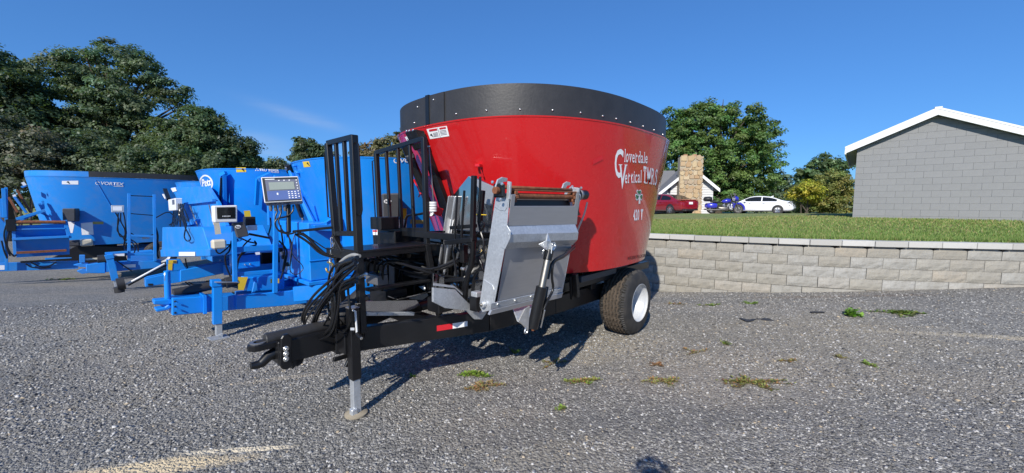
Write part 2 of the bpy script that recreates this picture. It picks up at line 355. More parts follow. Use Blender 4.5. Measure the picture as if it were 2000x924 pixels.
# gravel stones lying loose on the surface
t = NT('gravel_stone'); t.set(Base_Color=t.attr('tint'), Roughness=.8); t.bump(t.noise(150, 3), .25, .003); M['stone'] = t.m
def stones(name, n, rmin, rmax, smin, smax, seed, pw=1.0, label=None):
    r = np.random.default_rng(seed)
    rad = rmin + (rmax - rmin) * r.random(n) ** pw; az = r.uniform(-.98, .98, n)
    X, Y = rad * np.sin(az) , rad * np.cos(az)
    ok = (Y > 1.3) & (Y < np.array([wallY(min(max(x, .35), 12.4)) for x in X]) - .1); X, Y = X[ok], Y[ok]; n = len(X)
    sand = np.zeros(n)
    for (x, y, lx_, ly_, an, *_r) in SAND[5:7]:
        u = ((X - x) * math.cos(an) + (Y - y) * math.sin(an)) / lx_; v = ((Y - y) * math.cos(an) - (X - x) * math.sin(an)) / ly_
        sand = np.maximum(sand, (u * u + v * v < 1.4) * .8)
    ok = r.random(n) > sand; X, Y = X[ok], Y[ok]; n = len(X)
    Z = np.array([g(x, y) + .012 * nv(Vector((x * 1.7, y * 1.7, 0))) for x, y in zip(X, Y)])
    s = smin * (smax / smin) ** (r.random(n) ** 1.6)
    base = np.array([(1, 0, 0), (-.5, .87, 0), (-.5, -.87, 0), (.45, .8, .75), (-.9, 0, .7), (.45, -.8, .8), (0, 0, 1.05)], float)
    P = base[None] * (1 + r.normal(0, .22, (n, 7, 1))) ; P[..., :2] += r.normal(0, .16, (n, 7, 2))
    P *= np.stack([s, s * r.uniform(.55, 1, n), s * r.uniform(.35, .75, n)], 1)[:, None, :] * .5
    a = r.uniform(0, 6.283, n); ca, sa = np.cos(a)[:, None], np.sin(a)[:, None]
    tl = r.normal(0, .3, (n, 1)); zz = P[..., 2] * np.cos(tl) + P[..., 0] * np.sin(tl); xx = P[..., 0] * np.cos(tl) - P[..., 2] * np.sin(tl)
    Q = np.stack([xx * ca - P[..., 1] * sa + X[:, None], xx * sa + P[..., 1] * ca + Y[:, None], zz + Z[:, None] - (s * .06)[:, None]], -1)
    F = np.array([(0, 3, 5), (0, 1, 3), (1, 4, 3), (1, 2, 4), (2, 5, 4), (2, 0, 5), (3, 6, 5), (3, 4, 6), (4, 5, 6)])
    me = bpy.data.meshes.new(name); nf = len(F)
    me.vertices.add(n * 7); me.vertices.foreach_set('co', Q.reshape(-1).astype(np.float32))
    idx = (F[None] + 7 * np.arange(n)[:, None, None]).reshape(-1).astype(np.int32)
    me.loops.add(len(idx)); me.loops.foreach_set('vertex_index', idx)
    me.polygons.add(n * nf); me.polygons.foreach_set('loop_start', np.arange(0, n * nf * 3, 3, dtype=np.int32)); me.update(calc_edges=True)
    k = r.random(n); c = np.empty((n, 3))
    v = r.uniform(.07, .24, n); c[:] = np.c_[v * 1.04, v * 1.0, v * .94]
    b = k > .70; v = r.uniform(.26, .42, n); c[b] = np.c_[v * 1.03, v, v * .94][b]
    b = k > .93; v = r.uniform(.38, .58, n); c[b] = np.c_[v, v * .97, v * .92][b]
    b = k < .025; v = r.uniform(.32, .5, n); c[b] = np.c_[v, v * .82, v * .58][b]
    a_ = me.color_attributes.new('tint', 'FLOAT_COLOR', 'POINT')
    a_.data.foreach_set('color', np.repeat(np.c_[c, np.ones(n)], 7, axis=0).reshape(-1).astype(np.float32))
    me.materials.append(M['stone']); o = bpy.data.objects.new(name, me); C.objects.link(o)
    tag(o, label, 'gravel', kind='stuff')
stones('loose_gravel', 88000, 1.9, 9.5, .008, .027, 11, .8, 'loose grey, white and tan crushed stone covering the yard')

stones('distant_gravel', 52000, 4.4, 10.8, .016, .042, 13, .9, 'scattered pale and dark stones on the farther gravel towards the wall')
stones('coarse_gravel', 13000, 1.9, 5.5, .018, .036, 12, .8, 'larger pale and dark crushed stones on the nearest part of the yard')
# ------------------------------------------------------------------ retaining wall
t = NT('split_face_block')
rr = t.rnd(); base = t.ramp(rr, [(0, (.27, .245, .20)), (.3, (.33, .31, .265)), (.6, (.31, .30, .27)), (.85, (.38, .375, .355)), (1, (.36, .31, .24))])
base = t.mix(t.ramp(t.noise(3.2, 6, .7, vec='Object'), [(.42, (0, 0, 0)), (.60, (1, 1, 1))]), base, (.19, .178, .155))
base = t.mix(t.math('MULTIPLY', t.noise(45, 3), .5), base, (.42, .40, .35))
t.set(Base_Color=base, Roughness=.92); t.bump(t.noise(38, 6, .7), .7, .02); M['block'] = t.m
t = NT('wall_cap_stone')
base = t.ramp(t.rnd(), [(0, (.36, .35, .32)), (.5, (.44, .43, .40)), (1, (.52, .51, .48))]); base = t.mix(t.ramp(t.noise(5, 6, .7), [(.48, (0, 0, 0)), (.7, (1, 1, 1))]), base, (.40, .39, .36))
t.set(Base_Color=base, Roughness=.9); t.bump(t.noise(60, 5), .35, .01); M['cap'] = t.m
M['soil'] = plain('dark_soil', (.05, .042, .035), .95)
wall = empty('retaining_wall', (3.33, 8.95, 0), label='curved retaining wall of stacked tan concrete blocks under a pale cap course', cat='retaining wall')
def block_mesh(seed, w, h, d, amp, chamf=0.0):
    r = random.Random(seed); nx_, nz_ = 7, 4; vs = []; 
    for j in range(nz_):
        for i in range(nx_):
            u, v = i / (nx_ - 1), j / (nz_ - 1); e = i in (0, nx_ - 1) or j in (0, nz_ - 1)
            x = (u - .5) * w; z = v * h; 
            y = -(.0 if e else amp * (.35 + r.random()))
            if chamf and j == nz_ - 1: z -= chamf * max(0, abs(u - .5) * 2 - .62) / .38
            if e: x *= .993; z = min(max(z, .0015), h - .0015)
            vs.append((x, y + .008, z))
    fs = [(j * nx_ + i, j * nx_ + i + 1, (j + 1) * nx_ + i + 1, (j + 1) * nx_ + i) for j in range(nz_ - 1) for i in range(nx_ - 1)]
    b = len(vs); vs += [(-w * .48, d, 0.003), (w * .48, d, 0.003), (w * .48, d, h - .003), (-w * .48, d, h - .003)]
    bot = [i for i in range(nx_)]; top = [(nz_ - 1) * nx_ + i for i in range(nx_)]
    lef = [j * nx_ for j in range(nz_)]; rig = [j * nx_ + nx_ - 1 for j in range(nz_)]
    fs += [tuple(bot[::-1]) + (b, b + 1), tuple(top) + (b + 2, b + 3), tuple(lef) + (b + 3, b), tuple(rig[::-1]) + (b + 1, b + 2), (b + 1, b, b + 3, b + 2)]
    return MB().add(vs, fs)
BH, BW = .203, .50
variants = [block_mesh(i, BW - .003, BH - .002, .26, .02).build('block', M['block'], wall) for i in range(6)]
topv = [block_mesh(20 + i, BW - .006, BH - .004, .26, .012, .05).build('block', M['block'], wall) for i in range(3)]
capv = MB().box((0, .15, .052), (BW - .006, .34, .104)).build('cap_stone', M['cap'], wall, bevel=.006)
Lw = WS[-1]; used = set()
wb = (3.33, 8.95)
def put(src, s, z, off):
    p = wl_at(s); q = wl_at(min(Lw, s + .05)) - wl_at(max(0, s - .05)); an = math.atan2(q[1], q[0]); nrm = np.array([math.sin(an), -math.cos(an)])
    p = p + nrm * off
    loc = (p[0] - wb[0], p[1] - wb[1], z)
    if src.name not in used:
        used.add(src.name); src.location = loc; src.rotation_euler = (R_.uniform(-.01, .01), 0, an + R_.uniform(-.012, .012)); return src
    return share(src, wall, loc, an + R_.uniform(-.012, .012))
for k in range(7):
    s = BW * (.5 if k % 2 else 0) + .25
    z = 1.0 - .104 - BH * (k + 1)
    while s < Lw - .2:
        p = wl_at(s)
        if z + BH > g(p[0], p[1]) - .02: put(R_.choice(topv if k == 0 else variants), s, z + R_.uniform(-.003, .003), .012 * k + R_.uniform(-.006, .006))
        s += BW
s = .33
while s < Lw - .2: put(capv, s, 1.0 - .104 + R_.uniform(-.002, .002), .045); s += BW * 1.0
mb = MB(); N_ = 60; vs = []
for i in range(N_ + 1):
    s = Lw * i / N_; p = wl_at(s); q = wl_at(min(Lw, s + .05)) - wl_at(max(0, s - .05)); q /= np.linalg.norm(q); nb = np.array([-q[1], q[0]])
    for dd, z in ((.05, -.7), (.05, .88), (.28, .88)): vs.append((p[0] + nb[0] * dd - wb[0], p[1] + nb[1] * dd - wb[1], z))
mb.add(vs, [(i * 3 + k, i * 3 + 3 + k, i * 3 + 4 + k, i * 3 + 1 + k) for i in range(N_) for k in range(2)])
mb.build('backfill', M['soil'], wall)

# ------------------------------------------------------------------ grey block building
class Frame:
    def __init__(s, x, y, z, deg):
        s.o = np.array([x, y, z], float); a = math.radians(deg); s.a = a; ca, sa = math.cos(a), math.sin(a); s.R = np.array([[ca, sa, 0], [-sa, ca, 0], [0, 0, 1.]])
    def loc(s, P): return s.R @ (np.array(P, float) - s.o)
    def world(s, p): return s.R.T @ np.array(p, float) + s.o
    def m(s, px, py, ax, val):
        r = s.R @ ray(px, py); o = s.loc((0, 0, CAMH)); i = 'xyz'.index(ax); t = (val - o[i]) / r[i]; return o + t * r
tb = NT('grey_painted_block')
bc = tb.mix(tb.noise(5, 5, .6), (.205, .207, .21), (.25, .252, .255)); bc = tb.mix(tb.math('MULTIPLY', tb.rnd(), .25), bc, (.285, .285, .285))
bc = tb.mix(tb.ramp(tb.noise(14, 6, .75), [(.68, (0, 0, 0)), (.74, (1, 1, 1))]), bc, (.19, .19, .19))
tb.set(Base_Color=bc, Roughness=.75); tb.bump(tb.noise(55, 4), .3, .01); M['cmu'] = tb.m
M['mortar'] = plain('grey_painted_mortar', (.205, .206, .208), .8, bump=.2)
M['soffit'] = plain('white_soffit', (.7, .7, .7), .6)
M['shingle'] = plain('grey_shingles', (.17, .17, .175), .9, var=.3, scl=20, bump=.3)
BF = Frame(11.6, 13.62, 1.17, math.degrees(math.atan2(-.655, .755)))
bl = empty('block_building', tuple(BF.o), BF.a, label='grey painted concrete block building with white gable trim above the lawn', cat='building')
ap = BF.m(1830, 226, 'y', 0); zl = BF.m(1663, 292, 'y', 0)
HW = ap[0]; ZA = ap[2]; ZE = zl[2] - .0; WB_ = 2 * HW + .7; DEP = 7.0
def roofz(x): return ZE + (ZA - ZE) * (1 - abs(x - HW) / HW)
MB().add([(0, .008, -.6), (WB_, .008, -.6), (WB_, .008, roofz(WB_)), (HW, .008, ZA), (0, .008, ZE), (0, DEP, -.6), (WB_, DEP, -.6), (WB_, DEP, roofz(WB_)), (HW, DEP, ZA), (0, DEP, ZE)],
         [(0, 1, 2, 3, 4), (5, 9, 8, 7, 6), (0, 4, 9, 5), (1, 6, 7, 2), (0, 5, 6, 1)]).build('wall', M['mortar'], bl)
bw, bh = .405, .2; k = 0; cache = {}
z = -.3
while z < ZA:
    x = -(bw / 2 if k % 2 else 0); 
    while x < WB_ - .02:
        x0, x1 = max(0, x), min(WB_, x + bw)
        if x1 - x0 > .05:
            gap = .0012; a, b = x0 + gap, x1 - gap; zb, zt = z + gap, z + bh - gap
            t0, t1 = min(zt, roofz(a) - .01), min(zt, roofz(b) - .01)
            if t0 > zb + .01 or t1 > zb + .01:
                t0, t1 = max(t0, zb + .003), max(t1, zb + .003)
                key = (round(b - a, 3), round(t0 - zb, 3), round(t1 - zb, 3))
                pr = R_.uniform(-.0018, .0018)
                if key in cache: share(cache[key], bl, (a, pr, zb))
                else:
                    w_, u0, u1 = b - a, t0 - zb, t1 - zb; e = .002; mx_ = [(w_ * .25, u0 + (u1 - u0) * .25)]
                    pts = [(0, 0), (w_, 0), (w_, u1)] + ([(min(max(HW - a, .01), w_ - .01), min(zt, ZA - .01) - zb)] if a < HW < b and zt > roofz(a) else []) + [(0, u0)]
                    q = [(p[0], .004, p[1]) for p in pts]; cx_, cz_ = w_ / 2, (u0 + u1) / 4
                    fr_ = [(p[0] + (e if p[0] < cx_ else -e), .0015, p[1] + (e if p[1] < cz_ else -e)) for p in pts]; bk = [(p[0], .05, p[1]) for p in pts]; n_ = len(pts)
                    fs = [tuple(range(n_))[::-1]] + [(i, (i + 1) % n_, n_ + (i + 1) % n_, n_ + i) for i in range(n_)] + [(n_ + i, n_ + (i + 1) % n_, 2 * n_ + (i + 1) % n_, 2 * n_ + i) for i in range(n_)] + [tuple(range(2 * n_, 3 * n_))]
                    o = MB().add(fr_ + q + bk, fs).build('block', M['cmu'], bl); o.location = (a, pr, zb); cache[key] = o
        x += bw
    z += bh; k += 1
# roof: two slabs, white rake boards on the gable, soffits
OV, FO, TH = .30, .22, .16
for sgn, nm in ((1, 'roof_slope'), (-1, 'roof_slope')):
    sl = (ZA - ZE) / HW
    xe = HW - sgn * (HW + OV + (.7 if sgn < 0 else 0)); ze = ZE - (OV + (.7 if sgn < 0 else 0)) * sl
    p = [(xe, -FO, ze + .02), (HW, -FO, ZA + .02), (HW, -FO, ZA + .02 + TH), (xe, -FO, ze + .02 + TH)]
    MB().prism([(a, -FO + .02, c + .002) for a, b, c in p], (0, DEP + FO + .2, 0)).build('roof_slope', M['soffit'], bl)
    pr = [(xe - sgn * .01, -FO - .02, ze - .01), (HW, -FO - .02, ZA - .01), (HW, -FO - .02, ZA + .045 + TH), (xe - sgn * .01, -FO - .02, ze + .045 + TH)]
    MB().prism(pr, (0, .035, 0)).build('rake_board', M['white'], bl, bevel=.004)
    MB().prism([(xe - sgn * .012, -FO - .03, ze + TH - .0), (HW, -FO - .03, ZA + TH), (HW, -FO - .03, ZA + .06 + TH), (xe - sgn * .012, -FO - .03, ze + .06 + TH)], (0, DEP + FO + .3, 0)).build('roof_panel', M['white'], bl)
    MB().prism([(xe - sgn * .012, -FO - .025, ze - .03), (xe + sgn * .03, -FO - .025, ze - .03), (xe + sgn * .03, -FO - .025, ze + .1), (xe - sgn * .012, -FO - .025, ze + .1)], (0, DEP + FO + .2, 0)).build('fascia', M['white'], bl)
MB().box((HW, -FO - .035 + DEP / 2, ZA + TH + .05), (.16, DEP, .035)).build('ridge_cap', M['white'], bl)

# ------------------------------------------------------------------ house with stone chimney
HF = Frame(0, 0, 0, -10); HF.o = np.array([13.3, 31.2, .82]); 
hs_ = empty('house', tuple(HF.o), HF.a, label='white sided house with a broad tan fieldstone chimney on its gable', cat='house')
def hp(px, py, y=0.0): return HF.m(px, py, 'y', y)
tw = plain('white_siding', (.56, .56, .56), .55, var=.04)
xl, xr = hp(1270, 400)[0], hp(1392, 400)[0]; xc = hp(1349, 340)[0]
zr = hp(1349, 330)[2]; zer = hp(1394, 366)[2]; zel = hp(1293, 366)[2]
slr = (zr - zer) / (xr - xc)
def hz(x): return zr - abs(x - xc) * slr
MB().add([(xl, .05, -.3), (xr, .05, -.3), (xr, .05, hz(xr)), (xc, .05, zr), (xl, .05, hz(xl)), (xl, 9, -.3), (xr, 9, -.3), (xr, 9, hz(xr)), (xc, 9, zr), (xl, 9, hz(xl))],
         [(0, 1, 2, 3, 4), (5, 9, 8, 7, 6), (0, 4, 9, 5), (1, 6, 7, 2)]).build('wall', tw, hs_)
z = -.2; sb = None
while z < zr - .2:
    hw = min(xr - xc, (zr - z - .1) / slr); x0 = max(xl, xc - hw); x1 = xc + hw
    if x1 - x0 > .4: MB().add([(x0, .0, z), (x1, .0, z), (x1, .035, z + .19), (x0, .035, z + .19), (x0, .05, z), (x1, .05, z), (x1, .05, z + .19), (x0, .05, z + .19)], [(0, 1, 2, 3), (0, 4, 5, 1), (3, 2, 6, 7), (0, 3, 7, 4), (1, 5, 6, 2), (4, 7, 6, 5)]).build('siding_board', tw, hs_)
    z += .19
for sgn in (1, -1):
    xe = xc + sgn * ((xr - xc) + .35) if sgn > 0 else xl - .4
    ze = hz(xe)
    p = [(xc, -.4, zr + .03), (xe, -.4, ze + .03), (xe, -.4, ze + .2), (xc, -.4, zr + .2)]
    MB().prism(p, (0, 9.6, 0)).build('roof_slope', M['shingle'], hs_)
    p = [(xc, -.44, zr - .08), (xe, -.44, ze - .08), (xe, -.44, ze + .18), (xc, -.44, zr + .18)]
    MB().prism(p, (0, .036, 0)).build('rake_board', M['white'], hs_)
# rear wing whose grey roof shows over the left rake
zt = hp(1316, 334, 3.5)[2]
MB().prism([(xl - 6, 1.0, hz(xl) - .3), (xc - .2, 1.0, hz(xl) - .3), (xc - .2, 4.5, zt), (xl - 6, 4.5, zt)], (0, .12, .12)).build('roof_slope', M['shingle'], hs_)
cx0, cx1 = hp(1327, 360, -.75)[0], hp(1371, 360, -.75)[0]; cz = hp(1349, 306, -.75)[2]
ch = MB().box(((cx0 + cx1) / 2, -.35, cz / 2 - .15), (cx1 - cx0, .76, cz + .3)).build('chimney', plain('chimney_mortar', (.40, .34, .25), .9), hs_)
ts = NT('fieldstone'); ts.set(Base_Color=ts.mix(ts.noise(6, 4), ts.ramp(ts.rnd(), [(0, (.50, .36, .19)), (.25, (.42, .25, .13)), (.45, (.60, .48, .29)), (.62, (.34, .27, .22)), (.8, (.56, .38, .2)), (1, (.66, .58, .42))]), (.40, .29, .17)), Roughness=.9); ts.bump(ts.noise(25, 4), .5, .02)
sr = random.Random(5); svar = []
for i in range(8):
    n_ = sr.choice((4, 5, 5, 6)); pts = []
    for j in range(n_):
        a = 2 * math.pi * (j + .5 * (n_ == 4)) / n_ + sr.uniform(-.18, .18); c_, s_ = math.cos(a), math.sin(a); k_ = .5 / max(abs(c_), abs(s_)) * sr.uniform(.9, 1.0)
        pts.append((c_ * k_, s_ * k_))
    vs = [(p[0], 0, p[1]) for p in pts] + [(p[0] * .86, -.06, p[1] * .86) for p in pts]
    o = MB().add(vs, [tuple(range(n_, 2 * n_))] + [(j, (j + 1) % n_, n_ + (j + 1) % n_, n_ + j) for j in range(n_)]).build('stone', ts.m, ch); svar.append([o, False])
def pstone(x, y, z, w_, h_, rz=0):
    v = sr.choice(svar)
    if not v[1]: v[1] = True; o = v[0]; o.location = (x, y, z); o.rotation_euler = (0, 0, rz); o.scale = (w_, 1, h_)
    else: o = share(v[0], ch, (x, y, z), rz, (w_, 1, h_))
    return o
for face in range(2):
    z = -.1
    while z < cz:
        h_ = sr.uniform(.22, .5); h_ = min(h_, cz + .06 - z); x = 0; Wf = (cx1 - cx0) if face == 0 else .76
        if h_ < .08: break
        while x < Wf - .03:
            w_ = min(sr.uniform(.2, .6), Wf - x)
            if Wf - x - w_ < .12: w_ = Wf - x
            if face == 0: pstone(cx0 + x + w_ / 2, -.735, z + h_ / 2 + sr.uniform(-.06, .06), w_ * sr.uniform(.97, 1.08), h_ * sr.uniform(.9, 1.3))
            else: pstone(cx1 + .0, -.73 + x + w_ / 2, z + h_ / 2, w_, h_, math.pi / 2)
            x += w_
        z += h_
for dx_ in (-.35, .3): MB().lathe([(.14, 0), (.17, .0), (.17, .2), (.12, .2)], ((cx0 + cx1) / 2 + dx_, -.35, cz), (0, 0, 1), 14).build('chimney_pot', plain('clay_pot', (.45, .24, .14), .8), ch)
lp = hp(1307, 372)
MB().box((lp[0], -.08, lp[2]), (.14, .14, .3)).prism([(lp[0] - .1, -.16, lp[2] + .15), (lp[0] + .1, -.16, lp[2] + .15), (lp[0], -.08, lp[2] + .3)], (0, .14, 0)).build('wall_lantern', M['black'], hs_)
# ------------------------------------------------------------------ trees
M['leaf'] = leaf_mat('tree_leaves', .4, .5)
M['bark'] = plain('bark', (.085, .068, .052), .95, var=.4, scl=8, bump=.6, bscl=14)
def crown_mesh(name, lobes, nclump, nleaf, size, col, seed, spread=.62, flat=.6, dark=(.5, 1.25), hue=.12, accent=None):
    r = np.random.default_rng(seed); lobes = np.array(lobes, float)
    wts = lobes[:, 3] * lobes[:, 4] * lobes[:, 5]; wts = wts ** .75; wts /= wts.sum()
    li = r.choice(len(lobes), nclump, p=wts); d = r.normal(0, 1, (nclump, 3)); d /= np.linalg.norm(d, axis=1)[:, None]
    rad = 1 - .75 * r.random(nclump) ** 2.2
    cc = lobes[li, :3] + d * rad[:, None] * lobes[li, 3:6] * (1 + .10 * r.normal(0, 1, (nclump, 1)))
    cr = spread * r.uniform(.55, 1.3, nclump); n = nclump * nleaf
    ci = np.repeat(np.arange(nclump), nleaf)
    dl = r.normal(0, 1, (n, 3)); dl /= np.linalg.norm(dl, axis=1)[:, None]; lr = r.random(n) ** .5
    off = dl * (lr * cr[ci])[:, None]; off[:, 2] *= flat
    # boughs droop outwards
    out = cc - lobes[li, :3]; off[:, 2] -= .18 * np.linalg.norm(off[:, :2], axis=1)
    P = cc[ci] + off
    nrm = dl * .7 + d[ci] * .5 + np.array([0, 0, .7]) + r.normal(0, .55, (n, 3)); nrm /= np.linalg.norm(nrm, axis=1)[:, None]
    tx = np.cross(nrm, r.normal(0, 1, (n, 3))); tx /= np.linalg.norm(tx, axis=1)[:, None]; ty = np.cross(nrm, tx)
    s = size * r.uniform(.6, 1.35, n)[:, None]; w = s * r.uniform(.45, .7, (n, 1))
    V = np.stack([P - tx * s * .5, P + ty * w * .5 + nrm * s * .08, P + tx * s * .5, P - ty * w * .5 + nrm * s * .08], 1)
    cl = r.uniform(dark[0], dark[1], nclump)[ci] * r.uniform(.75, 1.25, n)
    c = np.array(col)[None] * cl[:, None]; c[:, 0] *= 1 + hue * r.normal(0, 1, nclump)[ci]; 
    if accent is not None:
        k = r.random(nclump)[ci] < accent[1]; c[k] = (np.array(accent[0])[None] * cl[:, None])[k]
    return np_mesh(name, V, np.clip(c, .004, 1), M['leaf'], 4)
def tree(name, x, y, lobes, col, seed, label, nclump=260, nleaf=70, size=.3, trunk=.25, cat='tree', group=None, z0=None, limbs=True, **k):
    z0 = (g(x, y) if x < 0 else lawn_z(x, y)) if z0 is None else z0
    if x < 0: z0 = min(z0, lawn_z(x, y))
    e = empty(name, (x, y, z0), label=label, cat=cat, group=group)
    o = bpy.data.objects.new('crown', crown_mesh('crown', lobes, nclump, nleaf, size, col, seed, **k)); C.objects.link(o); o.parent = e
    r = random.Random(seed); mb = MB()
    top = max(l[2] for l in lobes); bx = sum(l[0] for l in lobes) / len(lobes) * .4; by = 0
    if limbs:
        pts = [(bx * t * t + .1 * r.uniform(-1, 1) * trunk * 4 * (t > 0), by + .1 * r.uniform(-1, 1), -.15 + top * t) for t in (0, .25, .5, .75, 1)]
        mb.tube(pts, [trunk * 1.25, trunk, trunk * .8, trunk * .5, trunk * .2], 9)
        mb.build('trunk', M['bark'], e, smooth=60)
        for l in lobes:
            t = min(.75, max(.2, l[2] / top * .55)); b0 = Vector((bx * t * t, by, top * t)); c_ = Vector(l[:3])
            for q in range(2):
                en = c_ + Vector((r.uniform(-.6, .6) * l[3], r.uniform(-.6, .6) * l[4], r.uniform(-.3, .7) * l[5])); md = b0.lerp(en, .5) + Vector((0, 0, .12 * (en - b0).length))
                MB().tube([b0, b0.lerp(md, .5) + Vector((0, 0, .05)), md, md.lerp(en, .6), en], [trunk * .45, trunk * .36, trunk * .27, trunk * .16, trunk * .05], 6).build('limb', M['bark'], e, smooth=60)
    else:
        for q in range(5):
            l = r.choice(lobes); MB().tube([(r.uniform(-.2, .2), r.uniform(-.2, .2), -.1), (l[0] * .5, l[1] * .5, l[2] * .5), (l[0], l[1], l[2])], [.05, .035, .015], 5).build('stem', M['bark'], e, smooth=60)
    return e
def at(px, Y): return (px - 1000) / FPX * Y
def zpx(py, Y): r = ray(1000, py); return CAMH + r[2] / r[1] * Y
def lob(x, y, z0, Y, items):
    """crown lobes from (px, py, rx, rz) sightings at the tree's distance"""
    out = []
    for (px, py, rx, rz) in items:
        k = Y / FPX; out.append(((px - 1000) * k - x, random.Random(px * 7 + py).uniform(-1, 1) * rx * k * .35, zpx(py, Y) - z0, rx * k, rx * k * .95, rz * k))
    return out
def ptree(name, pxc, Y, items, col, seed, label, **k):
    x = at(pxc, Y); z0 = min(g(x, Y), lawn_z(x, Y)) if x < 0 else lawn_z(x, Y)
    return tree(name, x, Y, lob(x, Y, z0, Y, items), col, seed, label, z0=z0, **k)
ptree('tall_tree', 10, 25, [(15, 140, 52, 48), (60, 195, 55, 45), (-30, 170, 60, 60), (40, 250, 75, 50), (95, 240, 38, 30), (-60, 240, 60, 60), (20, 300, 70, 40)], (0.067, 0.114, 0.058), 1, 'very dark leafy tree cut by the left edge of the photo', nclump=480, nleaf=120, size=.19, dark=(.45, 1.2), trunk=.35)
ptree('tall_tree', 235, 28, [(212, 112, 34, 34), (262, 118, 44, 30), (312, 150, 40, 34), (160, 122, 36, 16), (180, 150, 40, 22), (104, 140, 34, 16), (130, 178, 48, 26), (225, 175, 62, 40), (295, 205, 60, 34), (350, 170, 28, 26), (368, 206, 24, 20), (150, 235, 50, 34), (225, 245, 70, 38), (300, 262, 50, 30), (190, 305, 80, 36), (84, 190, 22, 12), (262, 310, 60, 30)], (0.097, 0.151, 0.079), 2, 'tallest tree on the left, airy spreading crown with sky showing through', nclump=430, nleaf=150, size=.19, spread=.72, flat=.45, trunk=.38, dark=(.6, 1.4))
ptree('broad_tree', 395, 25, [(398, 236, 38, 28), (362, 258, 32, 26), (428, 256, 30, 24), (395, 282, 52, 26), (340, 296, 40, 28), (440, 296, 32, 20), (385, 315, 60, 22)], (0.108, 0.167, 0.073), 3, 'rounded medium tree right of the tallest tree on the left', nclump=330, nleaf=130, size=.175, trunk=.24, flat=.5)
ptree('small_tree', 478, 26, [(462, 282, 28, 22), (492, 296, 20, 22), (440, 308, 30, 22), (475, 318, 36, 20)], (0.086, 0.142, 0.067), 4, 'small dark tree at the right end of the left wood', nclump=140, nleaf=110, size=.17, trunk=.14, flat=.5)
ptree('bush', 45, 20, [(20, 265, 45, 40), (75, 285, 42, 35), (20, 330, 60, 45), (95, 330, 50, 36), (50, 300, 60, 40)], (0.169, 0.184, 0.126), 5, 'greyish olive bush in front of the dark tree at the far left', nclump=280, nleaf=90, size=.15, cat='bush', limbs=False, spread=.45)
ptree('bush', 170, 22, [(130, 300, 42, 34), (190, 295, 48, 38), (160, 335, 70, 36), (225, 330, 50, 36)], (0.102, 0.151, 0.083), 6, 'dark green bush behind the blue mixer with the black rim', nclump=250, nleaf=90, size=.155, cat='bush', limbs=False, spread=.5)
ptree('bush', 300, 21.5, [(270, 318, 48, 34), (330, 310, 48, 34), (390, 322, 50, 30), (310, 345, 90, 30)], (0.118, 0.172, 0.089), 7, 'mid green bush under the rounded medium tree', nclump=250, nleaf=90, size=.155, cat='bush', limbs=False, spread=.5)
ptree('distant_tree', 612, 46, [(607, 292, 24, 20), (632, 300, 20, 18), (592, 306, 18, 16), (650, 310, 14, 12), (615, 320, 36, 16)], (0.118, 0.167, 0.089), 8, 'round distant tree seen left of the black railing gate', nclump=190, nleaf=50, size=.34, trunk=.2)
ptree('distant_tree', 745, 42, [(770, 285, 30, 22), (738, 296, 30, 18), (712, 304, 18, 12), (800, 275, 34, 26), (750, 318, 60, 18)], (0.203, 0.186, 0.091), 9, 'yellowish distant tree between the two black railing gates', nclump=260, nleaf=52, size=.3, trunk=.2)
ptree('distant_tree', 545, 50, [(540, 322, 22, 13), (522, 328, 18, 10), (560, 328, 16, 10)], (0.154, 0.190, 0.098), 10, 'low distant tree just above the middle blue mixers', nclump=110, nleaf=45, size=.32, trunk=.16)
ptree('maple_tree', 1400, 43, [(1395, 222, 36, 36), (1355, 240, 42, 34), (1312, 248, 36, 36), (1440, 240, 40, 32), (1475, 262, 34, 36), (1300, 285, 36, 36), (1350, 292, 55, 40), (1425, 292, 58, 42), (1490, 305, 34, 34), (1470, 342, 48, 32), (1400, 345, 62, 34), (1320, 345, 46, 32), (1440, 378, 62, 24), (1360, 380, 50, 24)], (0.132, 0.223, 0.059), 12, 'big dense maple tree behind the stone chimney', nclump=800, nleaf=110, size=.26, spread=.75, flat=.55, trunk=.42, dark=(.55, 1.3))
ptree('round_tree', 1605, 47, [(1602, 322, 28, 22), (1625, 328, 26, 22), (1575, 338, 24, 20), (1605, 350, 44, 24)], (0.127, 0.200, 0.083), 13, 'small round tree rising behind the yellow shrubs', nclump=220, nleaf=55, size=.32, trunk=.2)
ptree('background_tree', 1528, 44, [(1520, 362, 26, 24), (1545, 372, 24, 22), (1528, 392, 36, 20)], (0.132, 0.194, 0.118), 14, 'bluish green tree between the maple and the yellow shrubs', nclump=170, nleaf=52, size=.3, trunk=.16)
ptree('shrub', 1572, 25, [(1572, 372, 26, 16), (1552, 378, 12, 10), (1590, 386, 16, 10), (1575, 360, 12, 8)], (.46, .45, .05), 15, 'bright yellow leaved shrub left of the block building', nclump=90, nleaf=80, size=.12, cat='shrub', limbs=False, spread=.34, dark=(.5, 1.2))
ptree('shrub', 1628, 25.5, [(1618, 358, 32, 22), (1645, 362, 24, 24), (1605, 395, 38, 24), (1640, 395, 32, 24)], (.25, .27, .075), 16, 'large olive and yellow green shrub beside the block building corner', nclump=230, nleaf=85, size=.115, cat='shrub', limbs=False, spread=.36, accent=((.42, .36, .09), .2))
ptree('shrub', 1555, 37, [(1545, 400, 24, 14), (1572, 404, 26, 14), (1525, 398, 16, 16)], (0.115, 0.167, 0.073), 17, 'dark low shrub below the bright yellow shrub', nclump=130, nleaf=50, size=.17, cat='shrub', limbs=False, spread=.36)
ptree('shrub', 1448, 39, [(1440, 396, 40, 14), (1490, 398, 36, 14), (1400, 398, 30, 14)], (0.142, 0.223, 0.064), 18, 'green hedge like shrub behind the white car', nclump=150, nleaf=50, size=.24, cat='shrub', limbs=False, spread=.5)
